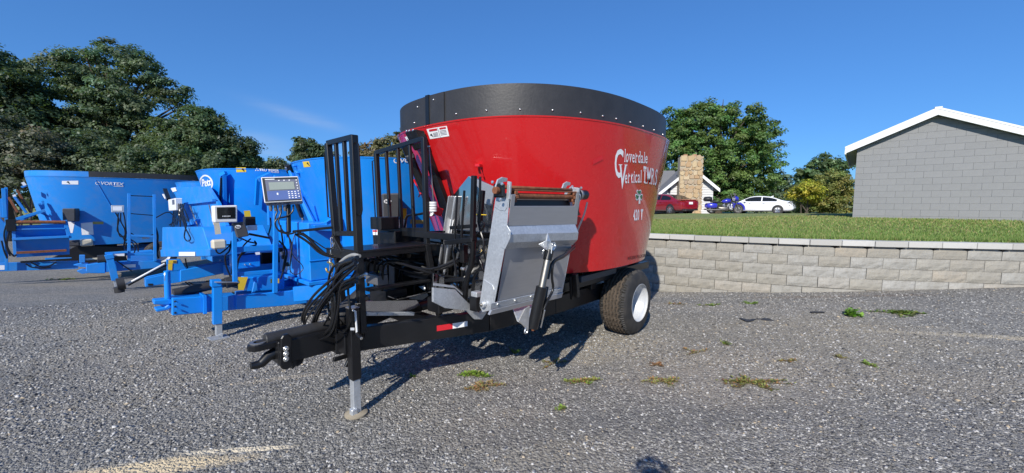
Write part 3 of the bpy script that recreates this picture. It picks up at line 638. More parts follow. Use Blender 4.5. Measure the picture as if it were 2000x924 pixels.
# far wood closing the horizon
far = [((px - 1000) / FPX * Y, Y, z) for (px, Y, z) in ((-300, 60, 6), (-150, 55, 6), (60, 60, 7), (250, 62, 7), (420, 64, 5.5), (500, 70, 4.6), (620, 66, 4.5), (760, 66, 4.8), (900, 70, 6), (1100, 75, 6), (1300, 80, 6), (1480, 80, 5), (1540, 72, 4), (1700, 70, 5), (1900, 60, 6), (2150, 50, 6), (2400, 45, 6))]
lobs = [(x, y, z * .45, 9, 6, z * .55) for (x, y, z) in far]
o = bpy.data.objects.new('far_wood', crown_mesh('far_wood', lobs, 900, 40, .75, (.045, .065, .033), 30, spread=1.6)); C.objects.link(o)
tag(o, 'far off low wood behind the yard along the horizon', 'wood', kind='stuff')
# ------------------------------------------------------------------ feed mixers
def text_mesh(s, bold=0.0, shear=0.0, space=1.0):
    cu = bpy.data.curves.new('txt', 'FONT'); cu.body = s; cu.offset = bold; cu.resolution_u = 3; cu.shear = shear; cu.space_character = space
    o = bpy.data.objects.new('txt', cu); C.objects.link(o); dg = bpy.context.evaluated_depsgraph_get(); ev = o.evaluated_get(dg); me = ev.to_mesh()
    vs = np.array([v.co[:2] for v in me.vertices]); fs = [tuple(p.vertices) for p in me.polygons]; ev.to_mesh_clear()
    bpy.data.objects.remove(o); bpy.data.curves.remove(cu)
    mn, mx = vs.min(0), vs.max(0); return (vs - mn) / (mx - mn), fs

def serif_text(s, bold=.012, gap=.10):
    """bold condensed letters with slab feet, built glyph by glyph, scaled to 0..1"""
    V, F, x = [], [], 0.0; H = 0
    def rect(x0, y0, x1, y1):
        n = len(V); V.extend([(x0, y0), (x1, y0), (x1, y1), (x0, y1)]); F.append((n, n + 1, n + 2, n + 3))
    for ch in s:
        if ch == ' ': x += .28; continue
        cu = bpy.data.curves.new('txt', 'FONT'); cu.body = ch; cu.offset = bold; cu.resolution_u = 3
        o = bpy.data.objects.new('txt', cu); C.objects.link(o); dg = bpy.context.evaluated_depsgraph_get(); ev = o.evaluated_get(dg); me = ev.to_mesh()
        vs = np.array([v.co[:2] for v in me.vertices]); fs = [tuple(p.vertices) for p in me.polygons]; ev.to_mesh_clear(); bpy.data.objects.remove(o); bpy.data.curves.remove(cu)
        mn, mx = vs.min(0), vs.max(0); w = mx[0] - mn[0]; n = len(V); st = .13; k = .055; t = .06
        if ch in 'lirt': x += k
        V.extend([(v[0] - mn[0] + x, v[1]) for v in vs]); F.extend([tuple(i + n for i in f) for f in fs]); b0, top = max(0, mn[1]), mx[1]
        if ch in 'li': rect(x - k, 0, x + w + k, t); rect(x - k, (top if ch == 'l' else .5) - t, x + w * .5, top if ch == 'l' else .5)
        if ch == 'r': rect(x - k, 0, x + st + k, t); rect(x - k, .47, x + st * .5, .53)
        if ch == 'd': rect(x + w - st * 1.4 - k, top - t, x + w - st * .5, top); rect(x + w - st * .5, 0, x + w + k, t)
        if ch == 'a': rect(x + w - st * .5, 0, x + w + k, t)
        if ch == 'T': rect(x + w / 2 - st - k, 0, x + w / 2 + st + k, t); rect(x, top - .22, x + t, top); rect(x + w - t, top - .22, x + w, top)
        if ch == 'M': rect(x - k, 0, x + st, t); rect(x + w - st, 0, x + w + k, t)
        if ch == 'R': rect(x - k, 0, x + st + k, t); rect(x - k, top - t, x + st, top); rect(x + w - st, 0, x + w + k, t)
        if ch in 'Vv': rect(x - k, top - t, x + st + k, top); rect(x + w - st - k, top - t, x + w + k, top)
        x += w + gap
    vs = np.array(V); mn, mx = vs.min(0), vs.max(0); mn[1] = min(0, mn[1]); return (vs - mn) / (mx - mn), F

class Mixer:
    """Everything in the machine's own metres: x towards the hitch, y to its left, z up."""
    def __init__(s, x, y, z, deg, tub, **k):
        s.F = Frame(x, y, z, deg); s.e = empty('feed_mixer', (x, y, z), s.F.a, **k); s.t = tub
    def p(s, q):                                        # (px,py,axis,val) sighting or a plain (x,y,z)
        return s.F.m(*q) if len(q) == 4 else np.array(q, float)
    def bar(s, name, mat, a, b, w, h=None, par=None, bevel=.004, up=(0, 0, 1)):
        return MB().bar(s.p(a), s.p(b), w, h, up).build(name, M[mat], par or s.e, bevel=bevel)
    def tube(s, name, mat, pts, r, n=10, par=None, curve=True):
        P = [Vector(s.p(q)) for q in pts]
        if curve and len(P) > 2:
            Q = [2 * P[0] - P[1]] + P + [2 * P[-1] - P[-2]]; out = []
            for i in range(1, len(Q) - 2):
                a, b, c, d = Q[i - 1:i + 3]
                for t in (0, .2, .4, .6, .8): out.append(.5 * ((2 * b) + (c - a) * t + (2 * a - 5 * b + 4 * c - d) * t * t + (3 * b - a - 3 * c + d) * t ** 3))
            P = out + [P[-1]]
        return MB().tube(P, r, n).build(name, M[mat], par or s.e, smooth=50)
    def cyl(s, name, mat, a, b, r, n=16, par=None, bevel=.003):
        return MB().tube([s.p(a), s.p(b)], r, n).build(name, M[mat], par or s.e, smooth=40, bevel=bevel)
    def poly(s, name, mat, pts, vec, par=None, bevel=.003):
        return MB().prism([s.p(q) for q in pts], vec).build(name, M[mat], par or s.e, bevel=bevel)
    def box(s, name, mat, c, d, par=None, bevel=.006, rot=None):
        return MB().box(c, d, rot).build(name, M[mat], par or s.e, bevel=bevel)
    # tub surface
    def LW(s, z):
        t = s.t
        if 'Lt' in t and z > t['zt'] + .003: return t['Lt'], t['Wt'], t.get('x0', 0)
        k = min(1.0, (z - t['zb']) / (t['zt'] - t['zb'])); return t['Lb'] + (t['L'] - t['Lb']) * k, t['Wb'] + (t['W'] - t['Wb']) * k, t.get('x0', 0) * max(0, k)
    def S(s, th, z, eps=0.0):
        L, W_, x0 = s.LW(z); q = s.t['q']; c, n = math.cos(th), math.sin(th)
        x, y = L * math.copysign(abs(c) ** (2 / q), c), W_ * math.copysign(abs(n) ** (2 / q), n)
        if eps:
            gx, gy = math.copysign(abs(x / L) ** (q - 1) / L, x), math.copysign(abs(y / W_) ** (q - 1) / W_, y); k = math.hypot(gx, gy); x += eps * gx / k; y += eps * gy / k
        return (x + x0, y, z)
    def hit(s, px, py):
        r = s.F.R @ ray(px, py); o = s.F.loc((0, 0, CAMH)); best = None; q = s.t['q']
        def f(t):
            P = o + r * t; L, W_, x0 = s.LW(min(max(P[2], .3), 4)); return abs((P[0] - x0) / L) ** q + abs(P[1] / W_) ** q - 1, P
        pv = None; lo = (9e9, None)
        for i in range(170):
            t = 2.2 + i * .07; v, P = f(t)
            if v < lo[0]: lo = (v, P)
            if v < 0:
                a, b = t - .07, t
                for _ in range(22):
                    m_ = (a + b) / 2
                    if f(m_)[0] < 0: b = m_
                    else: a = m_
                lo = (0, f(b)[1]); break
        P = lo[1]; L, W_, x0 = s.LW(P[2])
        return math.atan2(math.copysign(abs(P[1] / W_) ** (q / 2), P[1]), math.copysign(abs((P[0] - x0) / L) ** (q / 2), P[0] - x0)), P[2]
    def ring(s, z, n=160, eps=0.0): return [s.S(2 * math.pi * i / n, z, eps) for i in range(n)]
    def shell(s, name, mat, z0, z1, th=.008, a0=None, a1=None, eps=0.0, n=160, nz=2, par=None, smooth=40):
        full = a0 is None; A = [2 * math.pi * i / n for i in range(n)] if full else [a0 + (a1 - a0) * i / n for i in range(n + 1)]; k = len(A)
        Zs = [z0 + (z1 - z0) * i / nz for i in range(nz + 1)]
        vs = [s.S(a, z, eps) for z in Zs for a in A] + [s.S(a, z, eps - th) for z in Zs for a in A]; h = len(Zs) * k; fs = []
        for j in range(nz):
            for i in range(k if full else k - 1):
                i2 = (i + 1) % k
                fs.append((j * k + i, j * k + i2, (j + 1) * k + i2, (j + 1) * k + i)); fs.append((h + j * k + i, h + (j + 1) * k + i, h + (j + 1) * k + i2, h + j * k + i2))
        for i in range(k if full else k - 1):
            i2 = (i + 1) % k; fs.append((i, h + i, h + i2, i2)); fs.append((nz * k + i, nz * k + i2, h + nz * k + i2, h + nz * k + i))
        if not full:
            for i in (0, k - 1):
                for j in range(nz): fs.append((j * k + i, (j + 1) * k + i, h + (j + 1) * k + i, h + j * k + i))
        return MB().add(vs, fs).build(name, M[mat] if isinstance(mat, str) else mat, par or s.e, smooth=smooth)
    def decal(s, name, mat, quad, uv=None, fs=None, eps=.004, par=None, n=(8, 2), exact=False):
        """flat print laid on the tub skin: corners TL TR BR BL sighted in the photo; uv in 0..1"""
        H = [s.hit(*q) for q in quad]
        for i in range(1, 4):
            while H[i][0] - H[0][0] > math.pi: H[i] = (H[i][0] - 2 * math.pi, H[i][1])
            while H[i][0] - H[0][0] < -math.pi: H[i] = (H[i][0] + 2 * math.pi, H[i][1])
        H = np.array(H)
        if uv is None:
            uv = [(i / n[0], j / n[1]) for j in range(n[1] + 1) for i in range(n[0] + 1)]; k = n[0] + 1
            fs = [(j * k + i, j * k + i + 1, (j + 1) * k + i + 1, (j + 1) * k + i) for j in range(n[1]) for i in range(n[0])]
        vs = []
        if exact:
            Q = np.array(quad, float)
            for u, v in uv:
                q = (Q[3] * (1 - u) + Q[2] * u) * (1 - v) + (Q[0] * (1 - u) + Q[1] * u) * v; vs.append(s.S(*s.hit(*q), eps))
            return MB().add(vs, fs).build(name, M[mat], par or s.tub, smooth=180)
        for u, v in uv:
            q = (H[3] * (1 - u) + H[2] * u) * (1 - v) + (H[0] * (1 - u) + H[1] * u) * v; vs.append(s.S(q[0], q[1], eps))
        return MB().add(vs, fs).build(name, M[mat], par or s.tub, smooth=180)
    def dtext(s, txt, mat, quad, bold=.0, eps=.004, name='lettering', par=None, **k):
        uv, fs = text_mesh(txt, bold, **k); return s.decal(name, mat, quad, uv, fs, eps, par, exact=True)
    def flat(s, name, mat, quad, par=None, uv=None, fs=None, lift=.003):
        """flat print on a flat plate: quad = four local points TL TR BR BL"""
        Q = [np.array(q, float) for q in quad]; nrm = np.cross(Q[1] - Q[0], Q[3] - Q[0]); nrm /= np.linalg.norm(nrm)
        to = s.F.loc((0, 0, CAMH)) - Q[0]
        if nrm @ to < 0: nrm = -nrm
        uv = uv if uv is not None else [(0, 0), (1, 0), (1, 1), (0, 1)]; fs = fs or [(0, 1, 2, 3)]
        vs = [(Q[3] * (1 - u) + Q[2] * u) * (1 - v) + (Q[0] * (1 - u) + Q[1] * u) * v + nrm * lift for u, v in uv]
        return MB().add(vs, fs).build(name, M[mat], par or s.e)

def disc_uv(n=28, cx=.5, cy=.5, rx=.5, ry=.5): return [(cx + rx * math.cos(2 * math.pi * i / n), cy + ry * math.sin(2 * math.pi * i / n)) for i in range(n)], [tuple(range(n))]
def ring_uv(n=36, t=.08, a0=0, a1=2 * math.pi):
    uv = []; 
    for i in range(n + 1):
        a = a0 + (a1 - a0) * i / n
        for r in (.5, .5 - t): uv.append((.5 + r * math.cos(a), .5 + r * math.sin(a)))
    return uv, [(2 * i, 2 * i + 1, 2 * i + 3, 2 * i + 2) for i in range(n)]

# ---- a wheel shared by every mixer: tyre with zigzag ribs, dished rim
def tyre_mesh(R=.43, w=.40):
    prof = []
    NA, cols = 240, []
    ys = [-.5, -.495, -.47, -.44, -.40, -.36, -.33] + [(-.30 + .60 * i / 30) for i in range(31)] + [.33, .36, .40, .44, .47, .495, .5]
    vs = []; fs = []
    def rad(u, a):
        au = abs(u); lug = (a * 40 / math.pi) % 1 < .32
        if au >= .5: return R * .57
        if au >= .495: return R * .66
        if au >= .47: return R * .80
        if au >= .44: return R * .875
        if au >= .40: return R * .925 - (.007 if lug else 0)
        if au >= .36: return R * .955 - (.018 if lug else 0)
        if au >= .33: return R * .975 - (.018 if lug else 0)
        zz = .016 * (abs(((a * 15 / math.pi) % 1) - .5) * 4 - 1)
        r = R - .010 * (u / .30) ** 2
        for gc in (-.285, -.17, -.057, .057, .17, .285):
            if abs(u - gc - zz) < .02: r -= .022
        return r
    for i in range(NA):
        a = 2 * math.pi * i / NA
        for u in ys:
            bul = 1.0; r = rad(u, a); vs.append((r * math.cos(a), u * w * bul, r * math.sin(a)))
    k = len(ys)
    fs = [(i * k + j, ((i + 1) % NA) * k + j, ((i + 1) % NA) * k + j + 1, i * k + j + 1) for i in range(NA) for j in range(k - 1)]
    return vs, fs, k
WHEEL = {}
M['rimwhite'] = plain('rim_paint', (.56, .57, .58), .4, .1, var=.1)
def wheel(mx, x, y, z, side, rim='white'):
    h = bpy.data.objects.new('wheel', None); C.objects.link(h); h.parent = mx.e; h.location = (x, y, z); h.rotation_euler = (0, 0, 0 if side > 0 else math.pi)
    if not WHEEL:
        vs, fs, k = tyre_mesh()
        o = MB().add(vs, fs).build('tyre', M['tyre'], h, smooth=35); o.data.materials.append(M['tread'])
        for p in o.data.polygons:
            c = sum((Vector(o.data.vertices[i].co) for i in p.vertices), Vector()) / 4
            if math.hypot(c.x, c.z) > .414 and abs(c.y) < .118: p.material_index = 1
        WHEEL['tyre'] = o
        pr = [(.238, .20), (.248, .195), (.25, .183), (.243, .17), (.226, .155), (.218, .10), (.20, .075), (.19, .01), (.16, -.01), (.10, -.02), (.02, -.02)]
        o = MB().lathe(pr + [(.02, -.05), (.21, -.05), (.23, .1)], (0, 0, 0), (0, 1, 0), 56).build('rim', M['rimwhite'], h, smooth=35); WHEEL['rim'] = o
        o = MB().lathe([(.085, -.02), (.085, .03), (.07, .045), (.001, .045)], (0, 0, 0), (0, 1, 0), 20).build('hub', M['stl_mid'], h, smooth=35); WHEEL['hub'] = o
        mb = MB()
        for i in range(6): a = math.pi / 3 * i; mb.tube([(.13 * math.cos(a), -.02, .13 * math.sin(a)), (.13 * math.cos(a), .015, .13 * math.sin(a))], .012, 6)
        o = mb.build('wheel_nuts', M['zinc'], h); WHEEL['nuts'] = o
        o = MB().tube([(.19, .05, .04), (.215, .11, .05)], .006, 6).build('valve', M['zinc'], h); WHEEL['v'] = o
    else:
        for o in WHEEL.values(): share(o, h, tuple(o.location))
    return h
# ------------------------------------------------------------------ the red mixer
R = Mixer(.495, 5.533, 0, 228.1, dict(L=1.808, W=1.481, Lb=1.374, Wb=1.188, zb=.957, zt=2.469, q=2.528, Lt=1.787, Wt=1.421, x0=.181),
          label='red vertical feed mixer wagon with black rubber rim and folded galvanized conveyor', cat='feed mixer')
R.tub = R.shell('tub', 'red', .957, 2.469, nz=8, n=240)
R.shell('rim_lip', 'red', 2.458, 2.471, th=.07, eps=.004, nz=1, n=240, par=R.tub)
FL = [R.S(2 * math.pi * i / 120, .975, -.004) for i in range(120)]
MB().add(FL, [tuple(range(120))]).build('tub_floor', M['black'], R.tub)
# rubber extension in two overlapping panels, bolts
aS = R.hit(841, 240)[0]
zt_ = 2.758
R.shell('rubber_rim', 'rubber', 2.474, zt_, th=.012, a0=aS - 2 * math.pi + .02, a1=aS, eps=.004, n=220)
R.shell('rubber_rim', 'rubber', 2.474, zt_ - .004, th=.012, a0=aS - .03, a1=aS + .10, eps=.017, n=14)
R.shell('rubber_seam', 'black', 2.476, zt_ + .003, th=.022, a0=aS - .012, a1=aS + .002, eps=.026, n=2, nz=1)
bolt = None
def bolts(mx, pts, r=.009, name='bolt', mat='zinc', par=None):
    src = None
    for (th, z, e) in pts:
        P = Vector(mx.S(th, z, e)); Q = Vector(mx.S(th, z, e + .01)); d = (Q - P).normalized()
        if src is None: src = MB().lathe([(r, -.004), (r, .004), (r * .6, .008), (.0005, .009)], (0, 0, 0), (0, 1, 0), 8).build(name, M[mat], par or mx.e, smooth=50); o = src
        else: o = share(src, par or mx.e)
        o.location = P; o.rotation_euler = (0, 0, math.atan2(-d.x, d.y))
R_bolts = [(*R.hit(px, py)[:1], 2.53, .008) for px, py in ((811, 246), (841, 237), (892, 227), (951, 220), (1015.5, 216), (1078.5, 216), (1133, 220), (1176, 228), (1202, 234), (1229.5, 242), (1254.5, 249), (1276, 255), (1293.5, 260))]
R_bolts += [(R.hit(817, 215)[0], 2.68, .008), (R.hit(850, 200)[0], 2.7, .02)]
bolts(R, R_bolts)
# lettering on the side
R.dtext('C', 'wdecal', [(1200.5, 290), (1218, 291.5), (1212.5, 349), (1199.5, 345.5)], .02)
R.dtext('V', 'wdecal', [(1209, 321), (1223, 322), (1217, 369), (1211.5, 368.5)], .025, eps=.006)
def stext(txt, quad, gap=.10, bold=.012):
    uv, fs = serif_text(txt, bold, gap); R.decal('lettering', 'wdecal', quad, uv, fs, .005, exact=True)
stext('loverdale', [(1219.5, 291), (1264.5, 298), (1263.5, 319.5), (1218.3, 317)], .12)
stext('ertical', [(1220.5, 333), (1253, 332.5), (1252, 357), (1219.6, 358.5)], .12)
stext('TMRS', [(1256, 324), (1284, 331), (1281, 362.5), (1255.5, 357.5)], .17, .006)
def slab(q0, q1, h=1.6):
    R.decal('serif', 'wdecal', [(q0[0], q0[1] - h / 2), (q1[0], q1[1] - h / 2), (q1[0], q1[1] + h / 2), (q0[0], q0[1] + h / 2)], n=(2, 1), eps=.005)
for a, b in (((1207.5, 321.8), (1214.5, 322)), ((1219, 322.2), (1224.5, 322.5)), ((1258.2, 357.4), (1262, 357.8))): slab(a, b)
R.dtext('420 T', 'wdecal', [(1236.5, 409), (1255.5, 408), (1254.5, 430), (1236, 431)], .035, space=1.15)
R.dtext('AR200 FLOOR', 'grime', [(1225, 501.5), (1262, 496), (1261.5, 502), (1225, 507.5)], .01)
# shamrock
def leaf3(scale, mat, eps):
    q = [(1240.5, 369.5), (1254, 369.5), (1253.5, 399), (1240, 399)]
    for cx, cy, a0 in ((.5, .80, 90), (.24, .50, 200), (.76, .50, 340)):
        uv = []
        for i in range(40):
            t_ = 2 * math.pi * i / 40; hx = 16 * math.sin(t_) ** 3 / 17; hy = (13 * math.cos(t_) - 5 * math.cos(2 * t_) - 2 * math.cos(3 * t_) - math.cos(4 * t_)) / 17
            a = math.radians(a0 - 90); k = .19 * scale
            X_, Y_ = hx * math.cos(a) - hy * math.sin(a), hx * math.sin(a) + hy * math.cos(a)
            uv.append((cx + X_ * k * 1.45, cy + Y_ * k))
        R.decal('shamrock_leaf', mat, q, uv, [tuple(range(40))], eps)
    w = .055 * scale
    R.decal('shamrock_stem', 'wdecal' if mat == 'wdecal' else 'wdecal', q, [(.5 - w, .5), (.5 + w, .5), (.58 + w, .05), (.44 - w, .02)], [(0, 1, 2, 3)], eps)
leaf3(1.25, 'wdecal', .004); leaf3(.86, 'gdecal', .0065)
# warning decals
def warn(q, two=True):
    R.decal('warning_label', 'wdecal', q, n=(3, 2), eps=.003)
    H = np.array(q, float)
    def sub(u0, v0, u1, v1): return [tuple((H[3] * (1 - u) + H[2] * u) * (1 - v) + (H[0] * (1 - u) + H[1] * u) * v) for u, v in ((u0, v1), (u1, v1), (u1, v0), (u0, v0))]
    for a in (((.1, .72, .5, .92), (.62, .76, .94, .92)) if two else ((.3, .55, .95, .9),)): R.decal('label_heading', 'rdecal', sub(*a), n=(2, 1), eps=.0055)
    if two:
        R.decal('label_rule', 'kdecal', sub(.535, .05, .55, .95), n=(1, 1), eps=.0055)
        for i in range(4): R.decal('label_text', 'stl_mid', sub(.24, .5 - i * .11, .48, .535 - i * .11), n=(1, 1), eps=.0055); R.decal('label_text', 'stl_mid', sub(.6, .6 - i * .13, .92, .635 - i * .13), n=(1, 1), eps=.0055)
    R.decal('label_symbol', 'kdecal', sub(.08, .15, .22, .5), uv=[(.2, .9), (.6, 1), (.7, .6), (1, .1), (.7, 0), (.4, .45), (0, .5)], fs=[tuple(range(7))], eps=.006)
warn([(833.5, 252.5), (873, 246), (878, 266), (840.5, 272)]); warn([(791, 268), (809, 261.5), (813, 269), (797, 278)], False)
R.decal('reflector', 'rdecal', [(1156, 313.5), (1175.5, 304), (1177, 311.5), (1157.5, 322)], n=(2, 1), eps=.006)
# small red bracket with rod on the tub
h1, h2 = R.S(*R.hit(938, 324), .0), R.S(*R.hit(946, 345), .0)
R.bar('bracket', 'red', h1, tuple(np.array(R.S(*R.hit(938, 324), .06))), .05, .03); R.bar('bracket_rod', 'red', R.S(*R.hit(939, 323), .03), R.S(*R.hit(947, 346), .03), .012)

# ---- frame: two rails spreading from the tongue
railL = [(3.05, .13), (1.80, .64), (.9, .76), (-1.3, .80)]
for sg in (1, -1):
    for a, b in zip(railL[:-1], railL[1:]):
        R.bar('frame_rail', 'black', (a[0], a[1] * sg, .57), (b[0] - .0, b[1] * sg, .57), .07, .20, bevel=.006)
for x_, hw in ((2.2, .42), (1.4, .66), (.5, .74), (-.38, .78), (-.9, .78), (-1.28, .76)): R.bar('cross_member', 'black', (x_, -hw, .56), (x_, hw, .56), .08, .14)
R.box('tongue', 'black', (3.2, 0, .575), (.52, .21, .18), bevel=.008)
R.box('tongue_sleeve', 'black', (2.99, 0, .57), (.10, .27, .225), bevel=.008)
R.bar('axle', 'black', (-.38, -1.0, .43), (-.38, 1.0, .43), .10); R.box('axle_mount', 'black', (-.38, .72, .52), (.34, .12, .14)); R.box('axle_mount', 'black', (-.38, -.72, .52), (.34, .12, .14))
wheel(R, -.38, 1.0, .425, 1); wheel(R, -.38, -1.0, .425, -1)
R.box('gearbox', 'black', (.75, 0, .76), (.5, .5, .30)); R.box('gearbox', 'black', (-.75, 0, .76), (.5, .5, .30)); R.cyl('drive_shaft', 'black', (2.2, 0, .66), (-.6, 0, .72), .05)
for x_ in (1.15, .2, -1.0):
    for sg in (1, -1): R.box('tub_support', 'black', (x_, .80 * sg, .79), (.12, .12, .28))
M['steelblue'] = plain('dark_blue_grey_paint', (.035, .045, .06), .45)
R.bar('under_rail', 'steelblue', (.75, 1.0, .865), (-.05, 1.0, .865), .05, .07); R.bar('under_rail', 'black', (1.3, .92, .80), (-1.2, .92, .80), .06, .10)
# reflector strip on the near rail
def railp(px, py, off=.045):
    a, b = np.array(railL[0]), np.array(railL[1]); d = (b - a) / np.linalg.norm(b - a); n_ = np.array([-d[1], d[0]]) ; n_ = n_ if n_[1] > 0 else -n_
    r = R.F.R @ ray(px, py); o = R.F.loc((0, 0, CAMH)); t = ((a + n_ * off - o[:2]) @ n_) / (r[:2] @ n_); return o + r * t
off = .0375
rq = [railp(853, 636, off), railp(884, 631.5, off), railp(884, 642, off), railp(853, 647, off)]; R.flat('reflective_tape', 'rdecal', rq, lift=.002)
rq = [railp(884, 631.5, off), railp(913, 627, off), railp(913, 637, off), railp(884, 642, off)]; R.flat('reflective_tape', 'wdecal', rq, lift=.002)
# ---- hitch
y_ = .115
def sec(pts, y=y_, vec=(0, -.03, 0), name='hitch_plate', mat='black', **k): return R.poly(name, mat, [(a, b, 'y', y) for a, b in pts], vec, **k)
sec([(549, 662), (553, 655), (562, 652), (571, 658), (571, 716), (563, 722), (552, 722), (547, 714)], y=.135, bevel=.006)
sec([(549, 662), (553, 655), (562, 652), (571, 658), (571, 716), (563, 722), (552, 722), (547, 714)], y=-.105, bevel=.006)
sec([(571, 664), (580, 666), (580, 716), (590, 709), (592, 703), (571, 722)], y=.10, vec=(0, -.2, 0), name='hitch_block')
for py in (681, 691, 701):
    a = R.p((558.5, py, 'y', .135)); R.cyl('hitch_bolt', 'zinc', a, a + np.array([0, .022, 0]), .015, 6); R.cyl('washer', 'zinc', a, a + np.array([0, .008, 0]), .021, 12)
def jaw(z, x0, x1, th, name, drop=0):
    w = .06; pts = [(x0, w, z), (x1 + .07, w, z)] + [(x1 + .07 - .0 - .075 * (1 - math.cos(a)) * 0 - .0 + .07 * (math.sin(a) - 0), w * math.cos(a), z - drop * 0) for a in np.linspace(.2, math.pi - .2, 9)] + [(x1 + .07, -w, z), (x0, -w, z)]
    hole = None
    return MB().prism(pts, (0, 0, th)).build(name, M['black'], R.e, bevel=.008)
jaw(.615, 3.40, 3.49, .05, 'hitch_jaw'); 
zz = R.p((520, 712, 'y', 0.0))[2]
MB().tube([(3.44, 0, .56), (3.50, 0, .545), (3.545, 0, .505), (3.57, 0, .50), (3.615, 0, .505)], [.045, .042, .036, .032, .026], 8).build('hitch_hook', M['black'], R.e, smooth=50)
MB().lathe([(.03, 0), (.055, .0), (.055, .008), (.03, .008)], (3.56, 0, .665), (0, 0, 1), 20).build('hitch_ring', M['stl_mid'], R.e)
# ---- jack
jx, jy = 2.99, .33
R.box('jack_tube', 'black', (jx, jy, .585), (.078, .078, .575), bevel=.006)
R.box('jack_leg', 'galv', (jx, jy, .17), (.062, .062, .32), bevel=.004)
MB().lathe([(.001, 0), (.088, 0), (.088, .012), (.06, .022), (.001, .024)], (jx, jy, .004), (0, 0, 1), 28).build('jack_foot', plain('dusty_steel', (.34, .29, .21), .8, var=.3), R.e, smooth=30)
R.box('jack_gusset', 'galv', (jx + .03, jy + .02, .045), (.05, .05, .05))
R.box('jack_bracket', 'black', (jx, .23, .58), (.12, .14, .16)); R.box('jack_cap', 'stl_mid', (jx, jy, .878), (.086, .086, .012))
q = [R.p((a, b, 'y', jy + .06)) for a, b in ((689, 606), (694, 608), (697, 650))]
R.tube('crank_arm', 'white', q, .008, curve=False); k0 = R.p((697, 652, 'y', jy + .06)); R.cyl('crank_knob', 'black', k0, k0 + np.array([.0, .07, -.02]), .018, 12); R.cyl('knob_cap', 'zinc', k0 + np.array([0, .071, -.0203]), k0 + np.array([0, .074, -.021]), .012, 10)
R.flat('jack_label', 'wdecal', [R.p((a, b, 'y', jy + .0395)) for a, b in ((684, 640), (692, 640), (692, 645), (684, 645))])
R.flat('tongue_label', 'wdecal', [R.p((a, b, 'y', .1355)) for a, b in ((668, 660), (675, 653), (677, 655), (671, 662))])
R.bar('jack_lever', 'black', (2.97, .24, .47), (3.02, .24, .38), .025); R.bar('jack_lever', 'black', (3.1, .2, .45), (2.9, .2, .45), .03)
# ---- platform with railing gates
PW = .042
def gate(x, xt, top, bot, posts, name):
    e = bpy.data.objects.new(name, None); C.objects.link(e); e.parent = R.e; e.location = (0, 0, 0)
    (l0, l1), (r0, r1) = top
    R.bar('top_rail', 'black', (l0, l1, 'x', x), (r0, r1, 'x', x), PW, par=e)
    R.bar('bottom_rail', 'black', (*bot[0], 'x', x), (*bot[1], 'x', x), PW, par=e)
    for a, b, w in posts: R.bar('railing_bar', 'black', (*a, 'x', x), (*b, 'x', x), w, w, par=e, up=(0, 1, 0))
    return e
gate(2.9, 0, ((641, 280), (690, 268)), ((653, 456), (700, 456)), [((641, 280), (660, 505), .05), ((656, 276), (667, 455), .03), ((672, 272), (682, 456), .03), ((690, 264), (708, 650), .055)], 'railing_gate')
gate(2.2, 0, ((734, 299), (828, 271)), ((738, 449), (832, 449)), [((735, 299), (744, 470), .045), ((754, 293), (763, 447), .03), ((777, 288), (785, 447), .03), ((800, 281), (809, 448), .03), ((828, 268), (834, 478), .045)], 'railing_gate')
R.bar('ladder_post', 'black', (833, 478, 'y', .30), (858, 615, 'y', .34), .05, .05, up=(0, 1, 0))
R.bar('ladder_post', 'black', (836, 480, 'y', .22), (850, 560, 'y', .25), .03, .03, up=(0, 1, 0))
for a, b, w in (((716, 566), (838, 547), .032),): R.bar('step', 'black', (*a, 'y', .3), (*b, 'y', .3), .07, .026)
R.bar('step', 'black', (790, 533, 'y', .05), (838, 540, 'y', .3), .03)
R.bar('ladder_foot', 'black', (700, 590, 'y', .3), (706, 660, 'y', .25), .05)
for pts in (((695, 279), (700, 281), (707, 410), (705, 420), (700, 420)), ((641, 285), (634, 300), (641, 424), (651, 426))): R.tube('grab_rod', 'black', [(*q, 'x', 2.9) for q in pts], .007, 6, curve=False)
R.tube('grab_rod', 'black', [(*q, 'x', 2.2) for q in ((735, 312), (727, 315), (733, 424), (741, 426))], .007, 6, curve=False)
R.poly('platform_deck', 'black', [(2.93, .32, 1.30), (2.15, .32, 1.30), (2.15, -.06, 1.30), (2.93, -.06, 1.30)], (0, 0, .02), bevel=.003)
R.bar('deck_edge', 'black', (2.93, .30, 1.285), (2.15, .30, 1.285), .03, .06); R.bar('deck_edge', 'black', (2.92, .3, 1.27), (2.92, -.24, 1.27), .03, .07); R.bar('deck_brace', 'black', (2.92, -.12, 1.42), (2.92, .05, 1.28), .035)
R.poly('control_cabinet', 'black', [(727, 452, 'x', 2.3), (771, 452, 'x', 2.3), (771, 585, 'x', 2.3), (735, 580, 'x', 2.3)], (-.22, 0, 0), bevel=.008)
R.flat('cabinet_label', 'ydecal', [R.p((a, b, 'x', 2.302)) for a, b in ((733, 521), (741, 521), (741, 547), (734, 547))])
R.flat('cabinet_label', 'wdecal', [R.p((a, b, 'x', 2.302)) for a, b in ((728, 449), (738, 449), (738, 459), (729, 459))])
R.flat('label_heading', 'rdecal', [R.p((a, b, 'x', 2.302)) for a, b in ((728.5, 449.5), (737.5, 449.5), (737.5, 453), (729, 453))], lift=.005)
R.bar('platform_strut', 'black', (2.2, -.6, 1.29), (2.2, -.55, .66), .05); R.bar('platform_strut', 'black', (2.85, -.22, 1.28), (2.85, -.12, .66), .05, up=(0, 1, 0))
R.bar('cross_bar', 'black', (2.2, -.6, 1.40), (2.2, .9, 1.40), .05, .06); R.bar('cross_bar', 'black', (2.2, -.6, 1.0), (2.2, .25, 1.0), .05, .06)
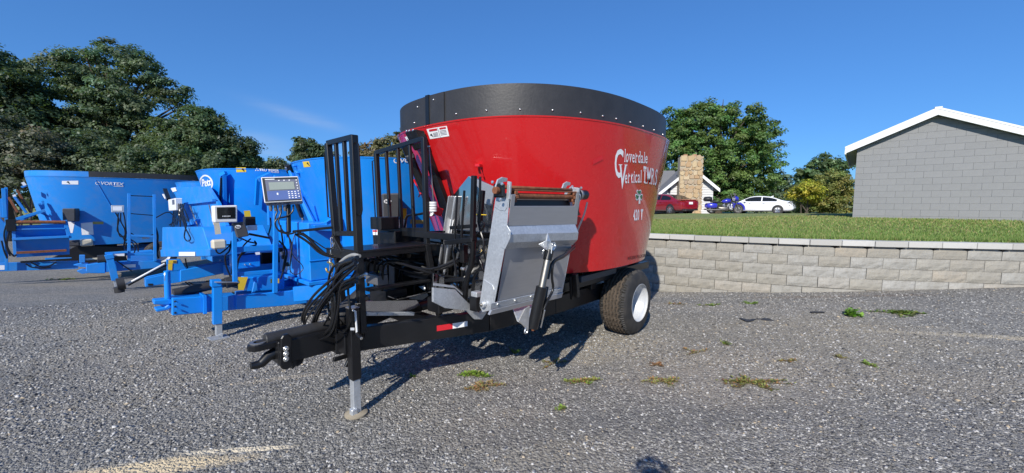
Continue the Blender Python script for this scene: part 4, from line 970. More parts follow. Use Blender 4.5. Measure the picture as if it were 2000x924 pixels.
# second cabinet, valve block and hoses in the shade under the deck
R.box('valve_block', 'black', (2.45, -.05, .82), (.22, .3, .16)); R.box('oil_tank', 'black', (2.0, -.35, 1.05), (.25, .5, .5))
rh = random.Random(4)
for i in range(7):
    a = (2.35 + rh.uniform(-.2, .3), rh.uniform(-.2, .2), .92); b = (2.0, .2 + rh.uniform(-.2, .5), 1.1 + rh.uniform(-.2, .2))
    R.tube('hydraulic_hose', 'hose', [a, (a[0], a[1] + .1, 1.15 + rh.uniform(-.1, .15)), ((a[0] + b[0]) / 2, (a[1] + b[1]) / 2 + .1, 1.2 + rh.uniform(-.2, .06)), b], .012, 7)
for i in range(5):
    x_ = 2.28 + .03 * i; R.tube('hydraulic_hose', 'hose', [(820 + i * 2, 490, 'x', 2.12), (835 + i * 2, 520, 'x', 2.1), (832 + i * 4, 570, 'x', 2.12), (850, 600, 'x', 2.1)], .011, 7)
R.poly('shroud_panel', 'stainless', [(792, 453, 'x', 2.1), (868, 450, 'x', 2.1), (866, 477, 'x', 2.1), (792, 479, 'x', 2.1)], (-.012, 0, 0), bevel=.002)
R.poly('shroud_panel', 'black', [(775, 478, 'x', 2.08), (866, 476, 'x', 2.08), (862, 560, 'x', 2.08), (775, 560, 'x', 2.08)], (-.012, 0, 0), bevel=.002)
R.box('battery_box', 'stl_mid', (2.55, -.22, 1.12), (.22, .16, .14)); R.box('valve_block', 'stl_mid', (2.62, .05, 1.02), (.10, .22, .09)); R.box('relay_box', 'black', (2.35, -.25, 1.5), (.2, .2, .12))
for i in range(6): R.tube('hydraulic_hose', 'hose', [(700 + rh.uniform(-4, 4), 498 + i * 3, 'x', 2.75), (740 + rh.uniform(-8, 8), 500 + rh.uniform(-4, 16), 'x', 2.5), (780 + rh.uniform(-8, 8), 495 + rh.uniform(0, 22), 'x', 2.4), (828, 492 + i * 8, 'x', 2.2)], rh.choice((.007, .009)), 6)
# ---- scale indicator on its arm
T_ = [(510, 347), (582, 345), (591, 393), (517, 397)]
def dpt(px, py, d=0.0):                           # on the indicator's own tilted face, about 3.3 m in front of the camera
    r = ray(px, py); n_ = np.array([.42, -.88, .22]); n_ /= np.linalg.norm(n_); c0 = np.array([-1.90, 3.32, 1.84]); o = np.array([0, 0, CAMH]); t = ((c0 - o) @ n_) / (r @ n_)
    return R.F.loc(o + r * t + n_ * d)
nd = np.array([.42, -.88, .22]); nd /= np.linalg.norm(nd); bk = R.F.R @ (-nd * .11)
si = MB().prism([dpt(*q) for q in T_], tuple(bk)).build('scale_indicator', M['stl_mid'], R.e, bevel=.008)
def dq(name, mat, qs, lift, par=si): return MB().add([dpt(*q, lift) for q in qs], [(0, 1, 2, 3)]).build(name, M[mat], par)
MB().prism([dpt(*q, .001) for q in T_], tuple(R.F.R @ (nd * .012))).build('indicator_bezel', M['white'], si, bevel=.004)
def lerpq(u, v): H = np.array(T_, float); return tuple((H[0] * (1 - u) + H[1] * u) * (1 - v) + (H[3] * (1 - u) + H[2] * u) * v)
def dsub(name, mat, u0, v0, u1, v1, lift): return dq(name, mat, [lerpq(u0, v0), lerpq(u1, v0), lerpq(u1, v1), lerpq(u0, v1)], lift)
dsub('indicator_recess', 'blackp', .025, .035, .975, .965, .0145); dsub('keypad', 'panel', .10, .12, .97, .93, .017); dsub('keypad_field', 'panelb', .11, .56, .97, .92, .0185); dsub('lcd_screen', 'lcd', .185, .22, .86, .52, .02)
dsub('indicator_mark', 'wdecal', .10, .085, .36, .115, .02)
for i in range(4):
    for j in range(3): dsub('key', 'wdecal', .66 + j * .085, .60 + i * .08, .70 + j * .085, .635 + i * .08, .02)
for i in range(7): dsub('key', 'wdecal', .92, .14 + i * .11, .95, .18 + i * .11, .02)
for i in range(3): dsub('key', 'wdecal', .45 + i * .14, .14, .49 + i * .14, .175, .02)
dsub('key', 'wdecal', .36, .64, .40, .72, .02)
for i in range(4):
    a = dpt(527 + i * 9.5, 398, -.05); MB().lathe([(.012, 0), (.014, .0), (.014, .03), (.009, .05), (.006, .05)], a, (0, 0, -1), 10).build('cable_gland', M['stl_mid'], si, smooth=40)
px_ = [dpt(562, 396, -.07), dpt(563, 452, -.07)]
MB().bar(px_[0], px_[1], .028, .028, (0, 1, 0)).build('indicator_post', M['black'], R.e, bevel=.003)
R.bar('indicator_arm', 'black', dpt(570, 450, -.07), (652, 444, 'x', 2.9), .022)
def dtube(pts, r, d=-.05, name='cable', mat='hose'): MB().tube(cr([Vector(dpt(*q, d)) for q in pts]), r, 8).build(name, M[mat], R.e, smooth=50)
def cr(P):
    Q = [2 * P[0] - P[1]] + P + [2 * P[-1] - P[-2]]; out = []
    for i in range(1, len(Q) - 2):
        a, b, c, d = Q[i - 1:i + 3]
        for t in (0, .2, .4, .6, .8): out.append(.5 * ((2 * b) + (c - a) * t + (2 * a - 5 * b + 4 * c - d) * t * t + (3 * b - a - 3 * c + d) * t ** 3))
    return out + [P[-1]]
dtube([(572, 398), (571, 410), (560, 420), (541, 425), (536, 436), (545, 450), (565, 455), (580, 450)], .007)
dtube([(537, 400), (540, 410), (536, 425), (540, 445), (562, 456)], .006); dtube([(546, 400), (548, 412), (543, 430), (552, 450), (563, 452)], .006)
dtube([(563, 452), (566, 480), (573, 500), (588, 515), (591, 525), (580, 535), (567, 530), (566, 505), (571, 470), (575, 455)], .0035)
dtube([(580, 452), (598, 460), (620, 482), (640, 497), (668, 502)], .013, -.06); dtube([(590, 452), (615, 470), (640, 485), (655, 478)], .005, -.06); dtube([(575, 454), (600, 470), (625, 492), (655, 502)], .010, -.08)
# ---- safety chain
lk = MB()
def link_mesh():
    pts = [Vector((.012 * math.cos(a) * 1.0, 0, .017 * math.sin(a) + (.012 if math.sin(a) > 0 else -.012))) for a in np.linspace(0, 2 * math.pi, 15)]
    return MB().tube(pts, .0045, 5, False)
c0, c1 = R.p((648, 470, 'x', 2.93)), R.p((641, 648, 'x', 2.97)); L_ = np.linalg.norm(c1 - c0); nl = int(L_ / .046); src = None
for i in range(nl):
    P = c0 + (c1 - c0) * (i / nl) + np.array([0, .012 * math.sin(i * 1.3), 0])
    if src is None: src = o = link_mesh().build('chain_link', M['zinc'], R.e, smooth=60)
    else: o = share(src, R.e)
    o.location = P; o.rotation_euler = (0, .1, (i % 2) * 1.5 + .4)
R.tube('chain_hook', 'brass', [(640, 512, 'x', 2.95), (650, 516, 'x', 2.95), (648, 530, 'x', 2.95), (640, 531, 'x', 2.95), (637, 524, 'x', 2.95)], .009, 7)
M['greyhose'] = plain('grey_sleeve', (.30, .30, .29), .6)
# ---- hydraulic hoses looping off the front
def hose(pts, r=.012, x=3.05, mat='hose'): R.tube('hydraulic_hose', mat, [(a, b, 'x', x + i * .0) for i, (a, b) in enumerate(pts)], r, 9)
hose([(698, 503), (670, 515), (656, 545), (654, 590), (658, 625), (655, 650), (640, 664), (633, 668)], .017)
hose([(696, 512), (672, 522), (660, 550), (659, 600), (660, 640), (648, 660), (634, 666)], .014, 3.02); hose([(690, 508), (664, 520), (650, 560), (650, 600), (650, 630), (640, 650), (620, 656), (614, 640), (620, 610), (645, 580), (690, 556)], .014, 3.1)
hose([(694, 515), (655, 540), (615, 575), (595, 605), (590, 625), (597, 645), (610, 655), (630, 648)], .011, 3.12); hose([(696, 520), (660, 545), (622, 580), (600, 606), (594, 628), (600, 645)], .011, 3.08)
hose([(697, 545), (670, 552), (640, 575), (622, 600), (612, 630), (613, 660), (616, 655)], .012, 3.14); hose([(697, 550), (672, 558), (645, 582), (628, 602), (617, 628), (616, 645), (628, 652), (645, 640), (650, 610), (655, 570)], .012, 3.1)
hose([(702, 500), (690, 498), (677, 503), (665, 513)], .015, 2.96, 'greyhose')
for a, b in (((688, 519), (698, 513)), ((690, 548), (699, 543)), ((700, 543), (716, 535))): R.cyl('hose_coupling', 'zinc', (*a, 'x', 3.0), (*b, 'x', 3.0), .012, 8)
for x_, r_, pts in ((3.12, .009, ((694, 512), (660, 540), (628, 590), (608, 636), (618, 660), (645, 642), (655, 600), (652, 556), (668, 528), (692, 517))), (3.16, .008, ((696, 520), (655, 560), (618, 612), (606, 650), (622, 664), (648, 648), (660, 605), (666, 560), (694, 540))),
                    (3.05, .009, ((695, 506), (650, 522), (640, 570), (645, 620), (668, 650), (684, 620), (680, 560), (694, 530))), (3.10, .007, ((690, 524), (640, 566), (600, 622), (596, 650), (612, 660), (640, 622), (664, 566), (694, 548)))): hose(pts, r_, x_)
# ---- drive shaft guard with bellows
P0, P1, P2 = R.p((517, 664, 'y', .0)), R.p((648, 634, 'y', .0)), R.p((690, 604, 'y', .0))
MB().tube([P0, P1 + (P0 - P1) * .02], .048, 20).build('shaft_guard', M['rubber'], R.e, smooth=40, bevel=.006)
MB().tube([P0 + np.array([.05, 0, -.025]), P0 * .6 + P1 * .4 + np.array([0, 0, -.03])], .034, 16).build('shaft_guard', M['rubber'], R.e, smooth=40)
bp = []; br = []
for i in range(37): bp.append(P1 * (1 - i / 36) + P2 * (i / 36)); br.append(.058 + .012 * i / 36 + (.016 if i % 4 < 2 else 0))
MB().tube(bp, br, 24).build('bellows', M['rubber'], R.e, smooth=30)
MB().tube([P1 + (P2 - P1) * .3 + np.array([0, 0, .0]), P2 + np.array([-.1, 0, .1])], .09, 22).build('shaft_cone', M['rubber'], R.e, smooth=40)
# ---- galvanised feed chute under the deck and stainless guard
e = R.poly('shaft_shield', 'stainless', [(2.55, .26, .845), (2.55, -.25, .86), (2.32, -.3, .86), (1.98, .24, .85)], (0, 0, .012), bevel=.002)
R.poly('shield_side', 'stainless', [(714, 588, 'y', .24), (814, 586, 'y', .24), (827, 604, 'y', .24), (820, 611, 'y', .24), (714, 612, 'y', .24)], (0, -.008, 0), bevel=.002)
R.bar('shield_flange', 'galv', (714, 613, 'y', .25), (808, 613, 'y', .25), .03, .03); bo = [R.p((a, 613, 'y', .268)) for a in (738, 770)]
for b_ in bo: R.cyl('flange_bolt', 'zinc', b_, b_ + np.array([0, .01, 0]), .009, 6)
R.poly('chute_plate', 'galv', [(800, 562, 'x', 2.15), (828, 558, 'x', 2.15), (835, 578, 'x', 2.15), (824, 586, 'x', 2.15), (800, 584, 'x', 2.15)], (-.012, 0, 0))
# ---- discharge: stainless hood and back plate
xm = 2.02
R.poly('hood_plate', 'stainless', [(882, 385, 'x', xm), (915, 344, 'x', xm), (925, 345, 'x', xm), (968, 366, 'x', xm), (960, 420, 'x', xm), (962, 600, 'x', xm), (862, 596, 'x', xm), (864, 540, 'x', xm)], (-.012, 0, 0), bevel=.002)
hp0, hp1 = R.p((884, 383, 'x', xm + .03)), R.p((860, 542, 'x', xm + .03))
R.bar('hood_edge', 'brushed', hp0, hp1, .012, .10, up=(1, 0, 0)); R.bar('hood_edge', 'galv', (889, 384, 'x', xm + .07), (866, 542, 'x', xm + .07), .012, .02, up=(1, 0, 0))
R.flat('warning_label', 'wdecal', [R.p((a, b, 'x', xm + .012)) for a, b in ((877, 427), (887, 430), (881, 463), (871, 460))], lift=.006); R.flat('label_heading', 'rdecal', [R.p((a, b, 'x', xm + .012)) for a, b in ((877.5, 429), (880, 429.5), (875, 444), (873, 443))], lift=.009)
R.poly('hood_side', 'brushed', [(918, 344, 'x', xm), (970, 366, 'x', xm), (962, 402, 'x', xm), (944, 396, 'x', xm), (944, 375, 'x', xm)], (.02, 0, 0))
R.poly('hood_foot', 'stainless', [(846, 534, 'y', .52), (868, 540, 'y', .52), (868, 566, 'y', .52), (846, 562, 'y', .52)], (0, -.012, 0))
# galvanised swing arm at the foot of the conveyor
R.poly('swing_arm', 'galv', [(846, 562, 'y', .9), (890, 566, 'y', .9), (905, 582, 'y', .9), (936, 612, 'y', .9), (948, 602, 'y', .9), (951, 611, 'y', .9), (942, 624, 'y', .9), (928, 624, 'y', .9), (912, 607, 'y', .9), (870, 602, 'y', .9), (846, 590, 'y', .9)], (0, -.02, 0))
R.poly('swing_arm_top', 'galv', [(846, 558, 'y', .9), (888, 563, 'y', .9), (904, 577, 'y', .9), (900, 574, 'y', .70), (886, 560, 'y', .70), (846, 555, 'y', .70)], (0, 0, .012))
for a in ((844, 587), (844, 597)): q = R.p((*a, 'y', .42)); R.cyl('bolt', 'zinc', q, q + np.array([0, .012, 0]), .012, 8)
R.box('motor_mount', 'black', tuple(R.p((860, 593, 'y', .6))), (.16, .16, .12)); R.box('hose_bracket', 'black', tuple(R.p((872, 598, 'y', .75))), (.06, .04, .05))
# black guard bars in front of the hood
for a, b, w, x_ in (((893, 382), (888, 470), .016, 2.3), ((907, 372), (900, 480), .018, 2.3), ((926, 343), (923, 470), .038, 2.3), ((938, 345), (937, 395), .018, 2.28), ((943, 372), (937, 435), .035, 2.2)): R.bar('guard_bar', 'black', (*a, 'x', x_), (*b, 'x', x_), w, w, up=(0, 1, 0))
R.tube('guard_bar', 'black', [(924, 470, 'x', 2.3), (922, 510, 'x', 2.28), (912, 545, 'x', 2.26), (908, 590, 'x', 2.25)], .022, 8)
R.bar('guard_rail', 'black', (872, 474, 'x', 2.3), (925, 468, 'x', 2.3), .04, .05, up=(1, 0, 0)); R.bar('guard_rail', 'black', (872, 548, 'x', 2.28), (910, 545, 'x', 2.26), .03, .05, up=(1, 0, 0)); R.bar('guard_rail', 'black', (880, 445, 'x', 2.28), (930, 441, 'x', 2.28), .03, .03, up=(1, 0, 0))
R.poly('guard_gusset', 'black', [(868, 545, 'x', 2.27), (888, 560, 'x', 2.27), (897, 572, 'x', 2.25), (904, 573, 'x', 2.25), (880, 552, 'x', 2.27)], (-.02, 0, 0))
for pts in (((884, 490), (889, 520), (892, 550), (894, 575)), ((893, 485), (905, 505), (903, 530), (900, 560)), ((925, 500), (935, 500), (944, 490), (944, 470), (938, 450), (934, 432)), ((936, 428), (945, 440), (938, 452), (930, 460)), ((952, 530), (935, 528), (925, 545), (921, 580)), ((940, 548), (928, 550), (925, 570), (926, 590))): R.tube('hydraulic_hose', 'hose', [(*q, 'x', 2.2) for q in pts], .009, 7)
R.poly('guard_flap', 'black', [(932, 497, 'x', 2.2), (940, 515, 'x', 2.2), (944, 532, 'x', 2.2), (932, 515, 'x', 2.2), (928, 505, 'x', 2.2)], (-.02, 0, 0))
R.bar('yellow_tag', 'ydecal', (930, 419, 'x', 2.2), (950, 420, 'x', 2.2), .02, .008); R.box('valve', 'black', tuple(R.p((906, 495, 'x', 2.2))), (.06, .05, .16)); R.box('fitting', 'zinc', tuple(R.p((904, 525, 'x', 2.2))), (.03, .04, .025)); R.box('motor', 'black', tuple(R.p((931, 592, 'x', 2.25))), (.09, .08, .12)); R.box('filter_cap', 'galv', tuple(R.p((931, 575, 'x', 2.25))), (.07, .07, .05))
# ---- folded conveyor: tilted frame (origin at its lower front corner)
c00, c10, c01 = R.p((961, 607, 'y', 1.22)), R.p((1098, 570, 'y', 1.22)), R.p((995, 379, 'y', 1.42))
c10[2] = c00[2]; c01 = R.p((995, 379, 'x', c00[0] + .01))
ux = (c10 - c00); CWd = np.linalg.norm(ux); ux /= CWd; uz = c01 - c00; CL = np.linalg.norm(uz); uz /= CL; un = np.cross(uz, ux); un /= np.linalg.norm(un); un = un if un[1] > 0 else -un
def K(u, v, d=0.0): return tuple(c00 + ux * u + uz * v + un * d)
def kq(px, py, d=0.0):
    r = R.F.R @ ray(px, py); o = R.F.loc((0, 0, CAMH)); t = ((c00 + un * d - o) @ un) / (r @ un); P = o + r * t - c00; return P @ ux, P @ uz
def ks(px, py, d=.012):                          # on the forward facing side plate
    r = R.F.R @ ray(px, py); o = R.F.loc((0, 0, CAMH)); p0 = c00 - ux * d; t = ((p0 - o) @ ux) / (r @ ux); return o + r * t
cv = bpy.data.objects.new('conveyor', None); C.objects.link(cv); cv.parent = R.e
def kp(name, mat, uvd, th, **k):
    P = [np.array(K(*q)) for q in uvd]; return MB().prism(P, tuple(un * th)).build(name, M[mat], cv, bevel=k.get('bevel', .002))
u0, u1, v1 = .13, CWd, CL
kp('bottom_panel', 'brushed', [(.05, .0), (u1, .0), (u1, v1 * .88), (.05, v1 * .88)], -.008)
# side channels
def kside(name, mat, pts, d, th): return MB().prism([ks(*q, d) for q in pts], tuple(ux * th)).build(name, M[mat], cv, bevel=.002)
kside('side_plate', 'galv', [(995, 378), (990, 440), (985, 487), (964, 598), (957, 607), (942, 610), (936, 596), (967, 390), (972, 376)], .004, .008)
MB().prism([K(u1, -.02, .0), K(u1, v1 + .0, .0), K(u1, v1 + .06, -.05), K(u1, v1 + .06, -.12), K(u1, v1, -.17), K(u1, -.02, -.17)], tuple(ux * .012)).build('side_plate', M['galv'], cv, bevel=.002)
def kquad(name, mat, pts, d, th=.01, **k): return kp(name, mat, [(*kq(*q, d), d) for q in pts], th, **k)
kquad('upper_panel', 'brushed', [(1000, 380), (1008, 379), (1005, 402), (1123, 400), (1128, 372), (1133, 372), (1127, 436), (992, 441)], .002, .006)
# folded stiffening ridge: two tilted flats
def ridge():
    a, b, c_, d_ = .002, .055, .06, .002
    P = [K(*kq(990, 441, a), a), K(*kq(1124, 434, a), a), K(*kq(1131, 452, b), b), K(*kq(994, 458, b), b), K(*kq(1129, 466, b), b), K(*kq(993, 474, b), b), K(*kq(1120, 476, a), a), K(*kq(984, 487, a), a)]
    MB().add(P, [(0, 1, 2, 3), (3, 2, 4, 5), (5, 4, 6, 7), (0, 3, 5, 7), (1, 6, 4, 2)]).build('stiffener', M['galv'], cv)
ridge()
kside('end_plate', 'galv', [(979, 441), (990, 440), (997, 452), (996, 466), (986, 487), (978, 483), (974, 470), (975, 450)], .012, .006); kside('upper_cap', 'galv', [(967, 392), (993, 386), (990, 405), (986, 412), (976, 411), (965, 404)], .010, .006); kside('lower_cap', 'galv', [(945, 546), (962, 557), (965, 566), (962, 600), (955, 607), (942, 610), (936, 597)], .010, .006)
kquad('bottom_flange', 'galv', [(958, 592), (1097, 560), (1097, 568), (957, 604)], .010, .008); kquad('lower_flange', 'brushed', [(957, 604), (1097, 568), (1094, 578), (952, 614)], .006, .02)
for a in ((972, 594), (1006, 586), (1037, 578), (1065, 571), (1092, 563)): u, v_ = kq(*a, .02); P = np.array(K(u, v_, .018)); R.cyl('bolt', 'zinc', P, P + un * .01, .011, 8, par=cv)
P = ks(946, 594, .012); R.cyl('pivot_pin', 'galv', P, P - ux * .03, .026, 18, par=cv); R.cyl('pivot_pin', 'chrome', P, P - ux * .045, .012, 12, par=cv)
# head roller, chain and bearings
ra, rb = np.array(K(.02, v1 - .02, -.04)), np.array(K(u1 - .03, v1 - .02, -.04))
R.cyl('head_roller', 'rust', ra, rb, .022, 16, par=cv); R.cyl('roller_bar', 'rust', ra + uz * .055 - un * .04, rb + uz * .055 - un * .04, .014, 10, par=cv); R.bar('roller_slat', 'rust', ra + uz * .045 + un * .01, rb + uz * .045 + un * .01, .02, .012, par=cv)
kp('slot_back', 'stl_mid', [(.09, v1 * .87, -.06), (u1 - .05, v1 * .87, -.06), (u1 - .05, v1 - .03, -.10), (.09, v1 - .03, -.10)], -.006); R.bar('flight_bar', 'rust', K(.1, v1 * .885, .0), K(u1 - .06, v1 * .885, .0), .015, .012, par=cv)
kp('slot_board', 'blackp', [(.09, v1 * .885, -.045), (u1 - .06, v1 * .885, -.045), (u1 - .06, v1 * .94, -.06), (.09, v1 * .94, -.06)], -.005)
for uu in (.09, u1 - .075):
    for i in range(7):
        a = 2 * math.pi * i / 7; q = np.array(K(uu, v1 - .02 + .035 * math.sin(a), -.04 + .035 * math.cos(a))); R.box('chain_link', 'rust', tuple(q), (.035, .018, .03), par=cv)
for i in range(5): R.box('chain_link', 'rust', K(u1 - .075, v1 - .07 - i * .03, -.005), (.03, .014, .022), par=cv)
for uu, sg in ((-.03, -1), (u1 + .02, 1)):
    q = np.array(K(uu, v1 + .01, -.075)); R.box('bearing', 'black', tuple(q), (.035, .10, .10), par=cv, bevel=.01); R.cyl('bearing_hub', 'rust', q, q + ux * sg * .05, .026, 14, par=cv)
    for dv, dn in ((.055, .04), (-.055, .045), (.05, -.055)): w_ = np.array(K(uu + sg * .018, v1 + .01 + dv, -.075 + dn)); R.cyl('bolt', 'zinc', w_, w_ + ux * sg * .012, .013, 8, par=cv)
MB().prism([K(.0, v1 - .04, .004), K(.02, v1 - .04, .004), K(.02, v1 + .085, -.01), K(.0, v1 + .085, -.01)], tuple(un * -.03)).build('bearing_plate', M['galv'], cv, bevel=.003)
MB().prism([K(u1 - .03, v1 - .09, .002), K(u1 - .008, v1 - .09, .002), K(u1 - .008, v1 + .065, -.01), K(u1 - .03, v1 + .065, -.01)], tuple(un * -.03)).build('bearing_plate', M['galv'], cv, bevel=.003)
for uu in (-.06, u1 - .17): MB().prism([K(uu, v1 + .03, -.10), K(uu + .015, v1 + .085, -.10), K(uu + .06, v1 + .105, -.10), K(uu + .115, v1 + .10, -.10), K(uu + .115, v1 + .075, -.10), K(uu + .07, v1 + .07, -.10), K(uu + .05, v1 + .03, -.10)], tuple(un * .012)).build('guard_ear', M['galv'], cv, bevel=.002)
q = np.array(K(u1 + .02, v1 - .0, -.05)); R.cyl('hydraulic_motor', 'black', q, q + ux * .14, .045, 20, par=cv); R.cyl('motor_flange', 'stl_mid', q + ux * .02, q + ux * .05, .05, 16, par=cv); R.box('motor_bracket', 'black', K(u1 + .06, v1 - .1, -.08), (.09, .05, .2), par=cv)
R.tube('motor_hose', 'tan_plastic', [(1147, 395, 'y', 1.3), (1141, 418, 'y', 1.28), (1130, 445, 'y', 1.24), (1120, 470, 'y', 1.2)], .009, 7, par=cv)
# lift cylinder
cy = 1.46
R.cyl('cylinder_rod', 'chrome', (1070, 503, 'y', cy), (1058, 562, 'y', cy), .028, 18, par=cv); R.cyl('cylinder_barrel', 'black', (1058, 560, 'y', cy), (1040, 641, 'y', cy - .05), .043, 22, par=cv); R.cyl('cylinder_gland', 'black', (1073, 488, 'y', cy), (1069, 508, 'y', cy), .036, 16, par=cv)
R.poly('star_bracket', 'galv', [(1068, 455, 'y', 1.44), (1074, 472, 'y', 1.46), (1086, 479, 'y', 1.44), (1078, 492, 'y', 1.46), (1066, 488, 'y', 1.46), (1050, 477, 'y', 1.42), (1065, 470, 'y', 1.46)], (0, .012, 0), par=cv)
R.poly('star_bracket', 'galv', [(1068, 455, 'y', 1.36), (1080, 480, 'y', 1.50), (1078, 496, 'y', 1.50), (1072, 480, 'y', 1.36)], (.012, 0, 0), par=cv)
R.tube('cotter_ring', 'zinc', [(1084, 474, 'y', cy), (1083, 481, 'y', cy), (1078, 482, 'y', cy), (1079, 475, 'y', cy), (1084, 474, 'y', cy)], .005, 6, par=cv); R.tube('cotter_pin', 'zinc', [(1067, 484, 'y', cy + .03), (1062, 488, 'y', cy + .04), (1059, 496, 'y', cy + .03)], .005, 6, par=cv)
R.tube('cylinder_hose', 'hose', [(1122, 478, 'y', 1.25), (1105, 495, 'y', 1.4), (1085, 507, 'y', cy + .0), (1076, 520, 'y', cy), (1070, 545, 'y', cy)], .012, 8, par=cv); R.tube('cylinder_hose', 'hose', [(1122, 484, 'y', 1.25), (1100, 502, 'y', 1.4), (1082, 512, 'y', cy), (1078, 540, 'y', cy), (1080, 565, 'y', cy), (1068, 590, 'y', cy), (1062, 605, 'y', cy)], .011, 8, par=cv)
R.cyl('spring_tube', 'black', (1068, 560, 'y', cy - .02), (1058, 625, 'y', cy - .05), .016, 10, par=cv); R.bar('spring_wire', 'zinc', (1064, 605, 'y', cy + .01), (1056, 640, 'y', cy - .03), .012, par=cv)
R.poly('cylinder_bracket', 'galv', [(1003, 604, 'y', 1.2), (1043, 595, 'y', 1.2), (1030, 640, 'y', 1.35), (1012, 628, 'y', 1.3)], (0, -.015, 0), par=cv); R.poly('cylinder_bracket', plain('rust_flecked_galv', (.42, .40, .37), .5, .5, var=.35, scl=25), [(1022, 604, 'y', 1.38), (1033, 598, 'y', 1.38), (1031, 648, 'y', 1.40), (1010, 620, 'y', 1.38)], (0, .012, 0), par=cv) if False else None
M['rustgalv'] = plain('rust_flecked_galv', (.42, .40, .37), .5, .4, var=.35, scl=25)
R.poly('cylinder_bracket', 'rustgalv', [(1023, 603, 'y', 1.40), (1033, 597, 'y', 1.40), (1030, 646, 'y', 1.42), (1011, 626, 'y', 1.40)], (0, .012, 0), par=cv)
R.tube('hitch_pin', 'zinc', [(1026, 641, 'y', 1.45), (1030, 644, 'y', 1.45), (1029, 650, 'y', 1.45), (1025, 650, 'y', 1.45), (1026, 643, 'y', 1.45)], .006, 6, par=cv); R.cyl('clevis_pin', 'rust', (1041, 638, 'y', cy - .03), (1041, 646, 'y', cy - .03), .014, 8, par=cv)
R.bar('vertical_pipe', 'black', (1123, 535, 'y', 1.05), (1127, 580, 'y', 1.05), .05); R.bar('vertical_pipe', 'black', (1114, 540, 'y', 1.0), (1117, 585, 'y', 1.0), .03)
# ---- discharge door gear on the tub's front
R.poly('door_bracket', 'black', [np.array(R.S(*R.hit(*q), .02)) for q in ((810, 262), (832, 256), (844, 291), (828, 296))], tuple(np.array(R.S(*R.hit(826, 275), .10)) - np.array(R.S(*R.hit(826, 275), .0))), bevel=.006)
for q in ((816, 259), (821, 258.5), (828, 257.5)): a = np.array(R.S(*R.hit(*q), .12)); b = np.array(R.S(*R.hit(*q), .135)); R.cyl('bolt', 'zinc', a, b, .012, 8)
d0, d1 = np.array(R.S(*R.hit(814, 283), .14)), np.array(R.S(*R.hit(868, 420), .13)); dm = d0 * .35 + d1 * .65
R.cyl('door_cylinder', 'black', d0, dm, .045, 18); R.cyl('door_rod', 'black', dm, d1, .03, 14); R.cyl('cylinder_end', 'stl_mid', d0 * .85 + d1 * .15, d0 * .8 + d1 * .2, .05, 16)
R.poly('door_guide', 'black', [np.array(R.S(*R.hit(*q), .01)) for q in ((834, 295), (842, 292), (905, 465), (885, 468))], tuple(np.array(R.S(*R.hit(860, 380), .05)) - np.array(R.S(*R.hit(860, 380), .0))))
R.tube('door_handle', 'red', [np.array(R.S(*R.hit(*q), .03)) for q in ((809, 358), (814, 352), (826, 378), (823, 384))], .012, 8, curve=False)
r0 = R.p((838, 285, 'x', 2.12)); r1 = R.p((847, 398, 'x', 2.12)); R.cyl('indicator_rod', 'stl_mid', r0, r1, .007, 8); R.cyl('rod_collar', 'zinc', r0, r0 + np.array([0, 0, -.012]), .016, 10)
R.bar('indicator_bracket', 'red', (842, 408, 'x', 2.1), (862, 416, 'x', 2.0), .05, .08)
for i in range(4): a = R.p((846, 396 + i * 5, 'x', 2.14)); MB().lathe([(.028, -.009), (.036, -.009), (.036, .009), (.028, .009)], a, (0, 0, 1), 18, True).build('spring_coil', M['white'], R.e, smooth=40)
for i in range(2): a = R.p((838 + i * 3, 415, 'x', 2.16)); MB().lathe([(.02, -.009), (.034, -.009), (.034, .009), (.02, .009)], a, (1, .5, 0), 18, True).build('spring_coil', M['white'], R.e, smooth=40)
R.tube('hydraulic_hose', 'hose', [(835, 415, 'x', 2.15), (815, 419, 'x', 2.15), (796, 422, 'x', 2.15), (791, 440, 'x', 2.15), (790, 460, 'x', 2.15)], .012, 8)
for pts in (((742, 448), (752, 440), (765, 443), (770, 436)), ((740, 445), (760, 447), (768, 441), (772, 430))): R.tube('wiring', 'hose', [(*q, 'x', 2.26) for q in pts], .008, 6)
R.tube('wiring', 'rdecal', [(741, 446, 'x', 2.28), (750, 441, 'x', 2.28), (758, 446, 'x', 2.28)], .006, 6)
# ------------------------------------------------------------------ the four blue mixers behind
BG = 'blue feed mixers parked in a row'
def blue_base(mx, paintn, rails=True):
    t = mx.t
    mx.tub = mx.shell('tub', paintn, t['zb'], t['zt'], nz=6, n=180)
    mx.shell('rim_lip', paintn, t['zt'] - .012, t['zt'] + .004, th=.03, eps=.006, nz=1, n=180, par=mx.tub)
    FL = [mx.S(2 * math.pi * i / 80, t['zb'] + .02, -.004) for i in range(80)]; MB().add(FL, [tuple(range(80))]).build('tub_floor', M[paintn], mx.tub)
    for sg in (1, -1): mx.bar('frame_rail', paintn, (1.5, .72 * sg, .55), (-1.7, .72 * sg, .55), .08, .22)
    for x_ in (1.4, .4, -.5, -1.6): mx.bar('cross_member', paintn, (x_, -.72, .55), (x_, .72, .55), .08, .14)
    mx.box('gearbox', 'black', (.7, 0, .72), (.5, .5, .26)); mx.box('gearbox', 'black', (-.7, 0, .72), (.5, .5, .26))
    mx.bar('axle', 'black', (-.5, -1, .43), (-.5, 1, .43), .1); wheel(mx, -.5, 1.0, .425, 1); wheel(mx, -.5, -1.0, .425, -1)
def plate(mx, name, mat, pts, ax, val, th, par=None, bevel=.004):
    vec = {'x': (-th, 0, 0), 'y': (0, -th, 0), 'z': (0, 0, -th)}[ax]; return mx.poly(name, mat, [(a, b, ax, val) for a, b in pts], vec, par, bevel)
def sticker(mx, name, mat, pts, ax, val, lift=.004): return mx.flat(name, mat, [mx.p((a, b, ax, val)) for a, b in pts], lift=lift)
def rect(x0, y0, x1, y1): return [(x0, y0), (x1, y0), (x1, y1), (x0, y1)]
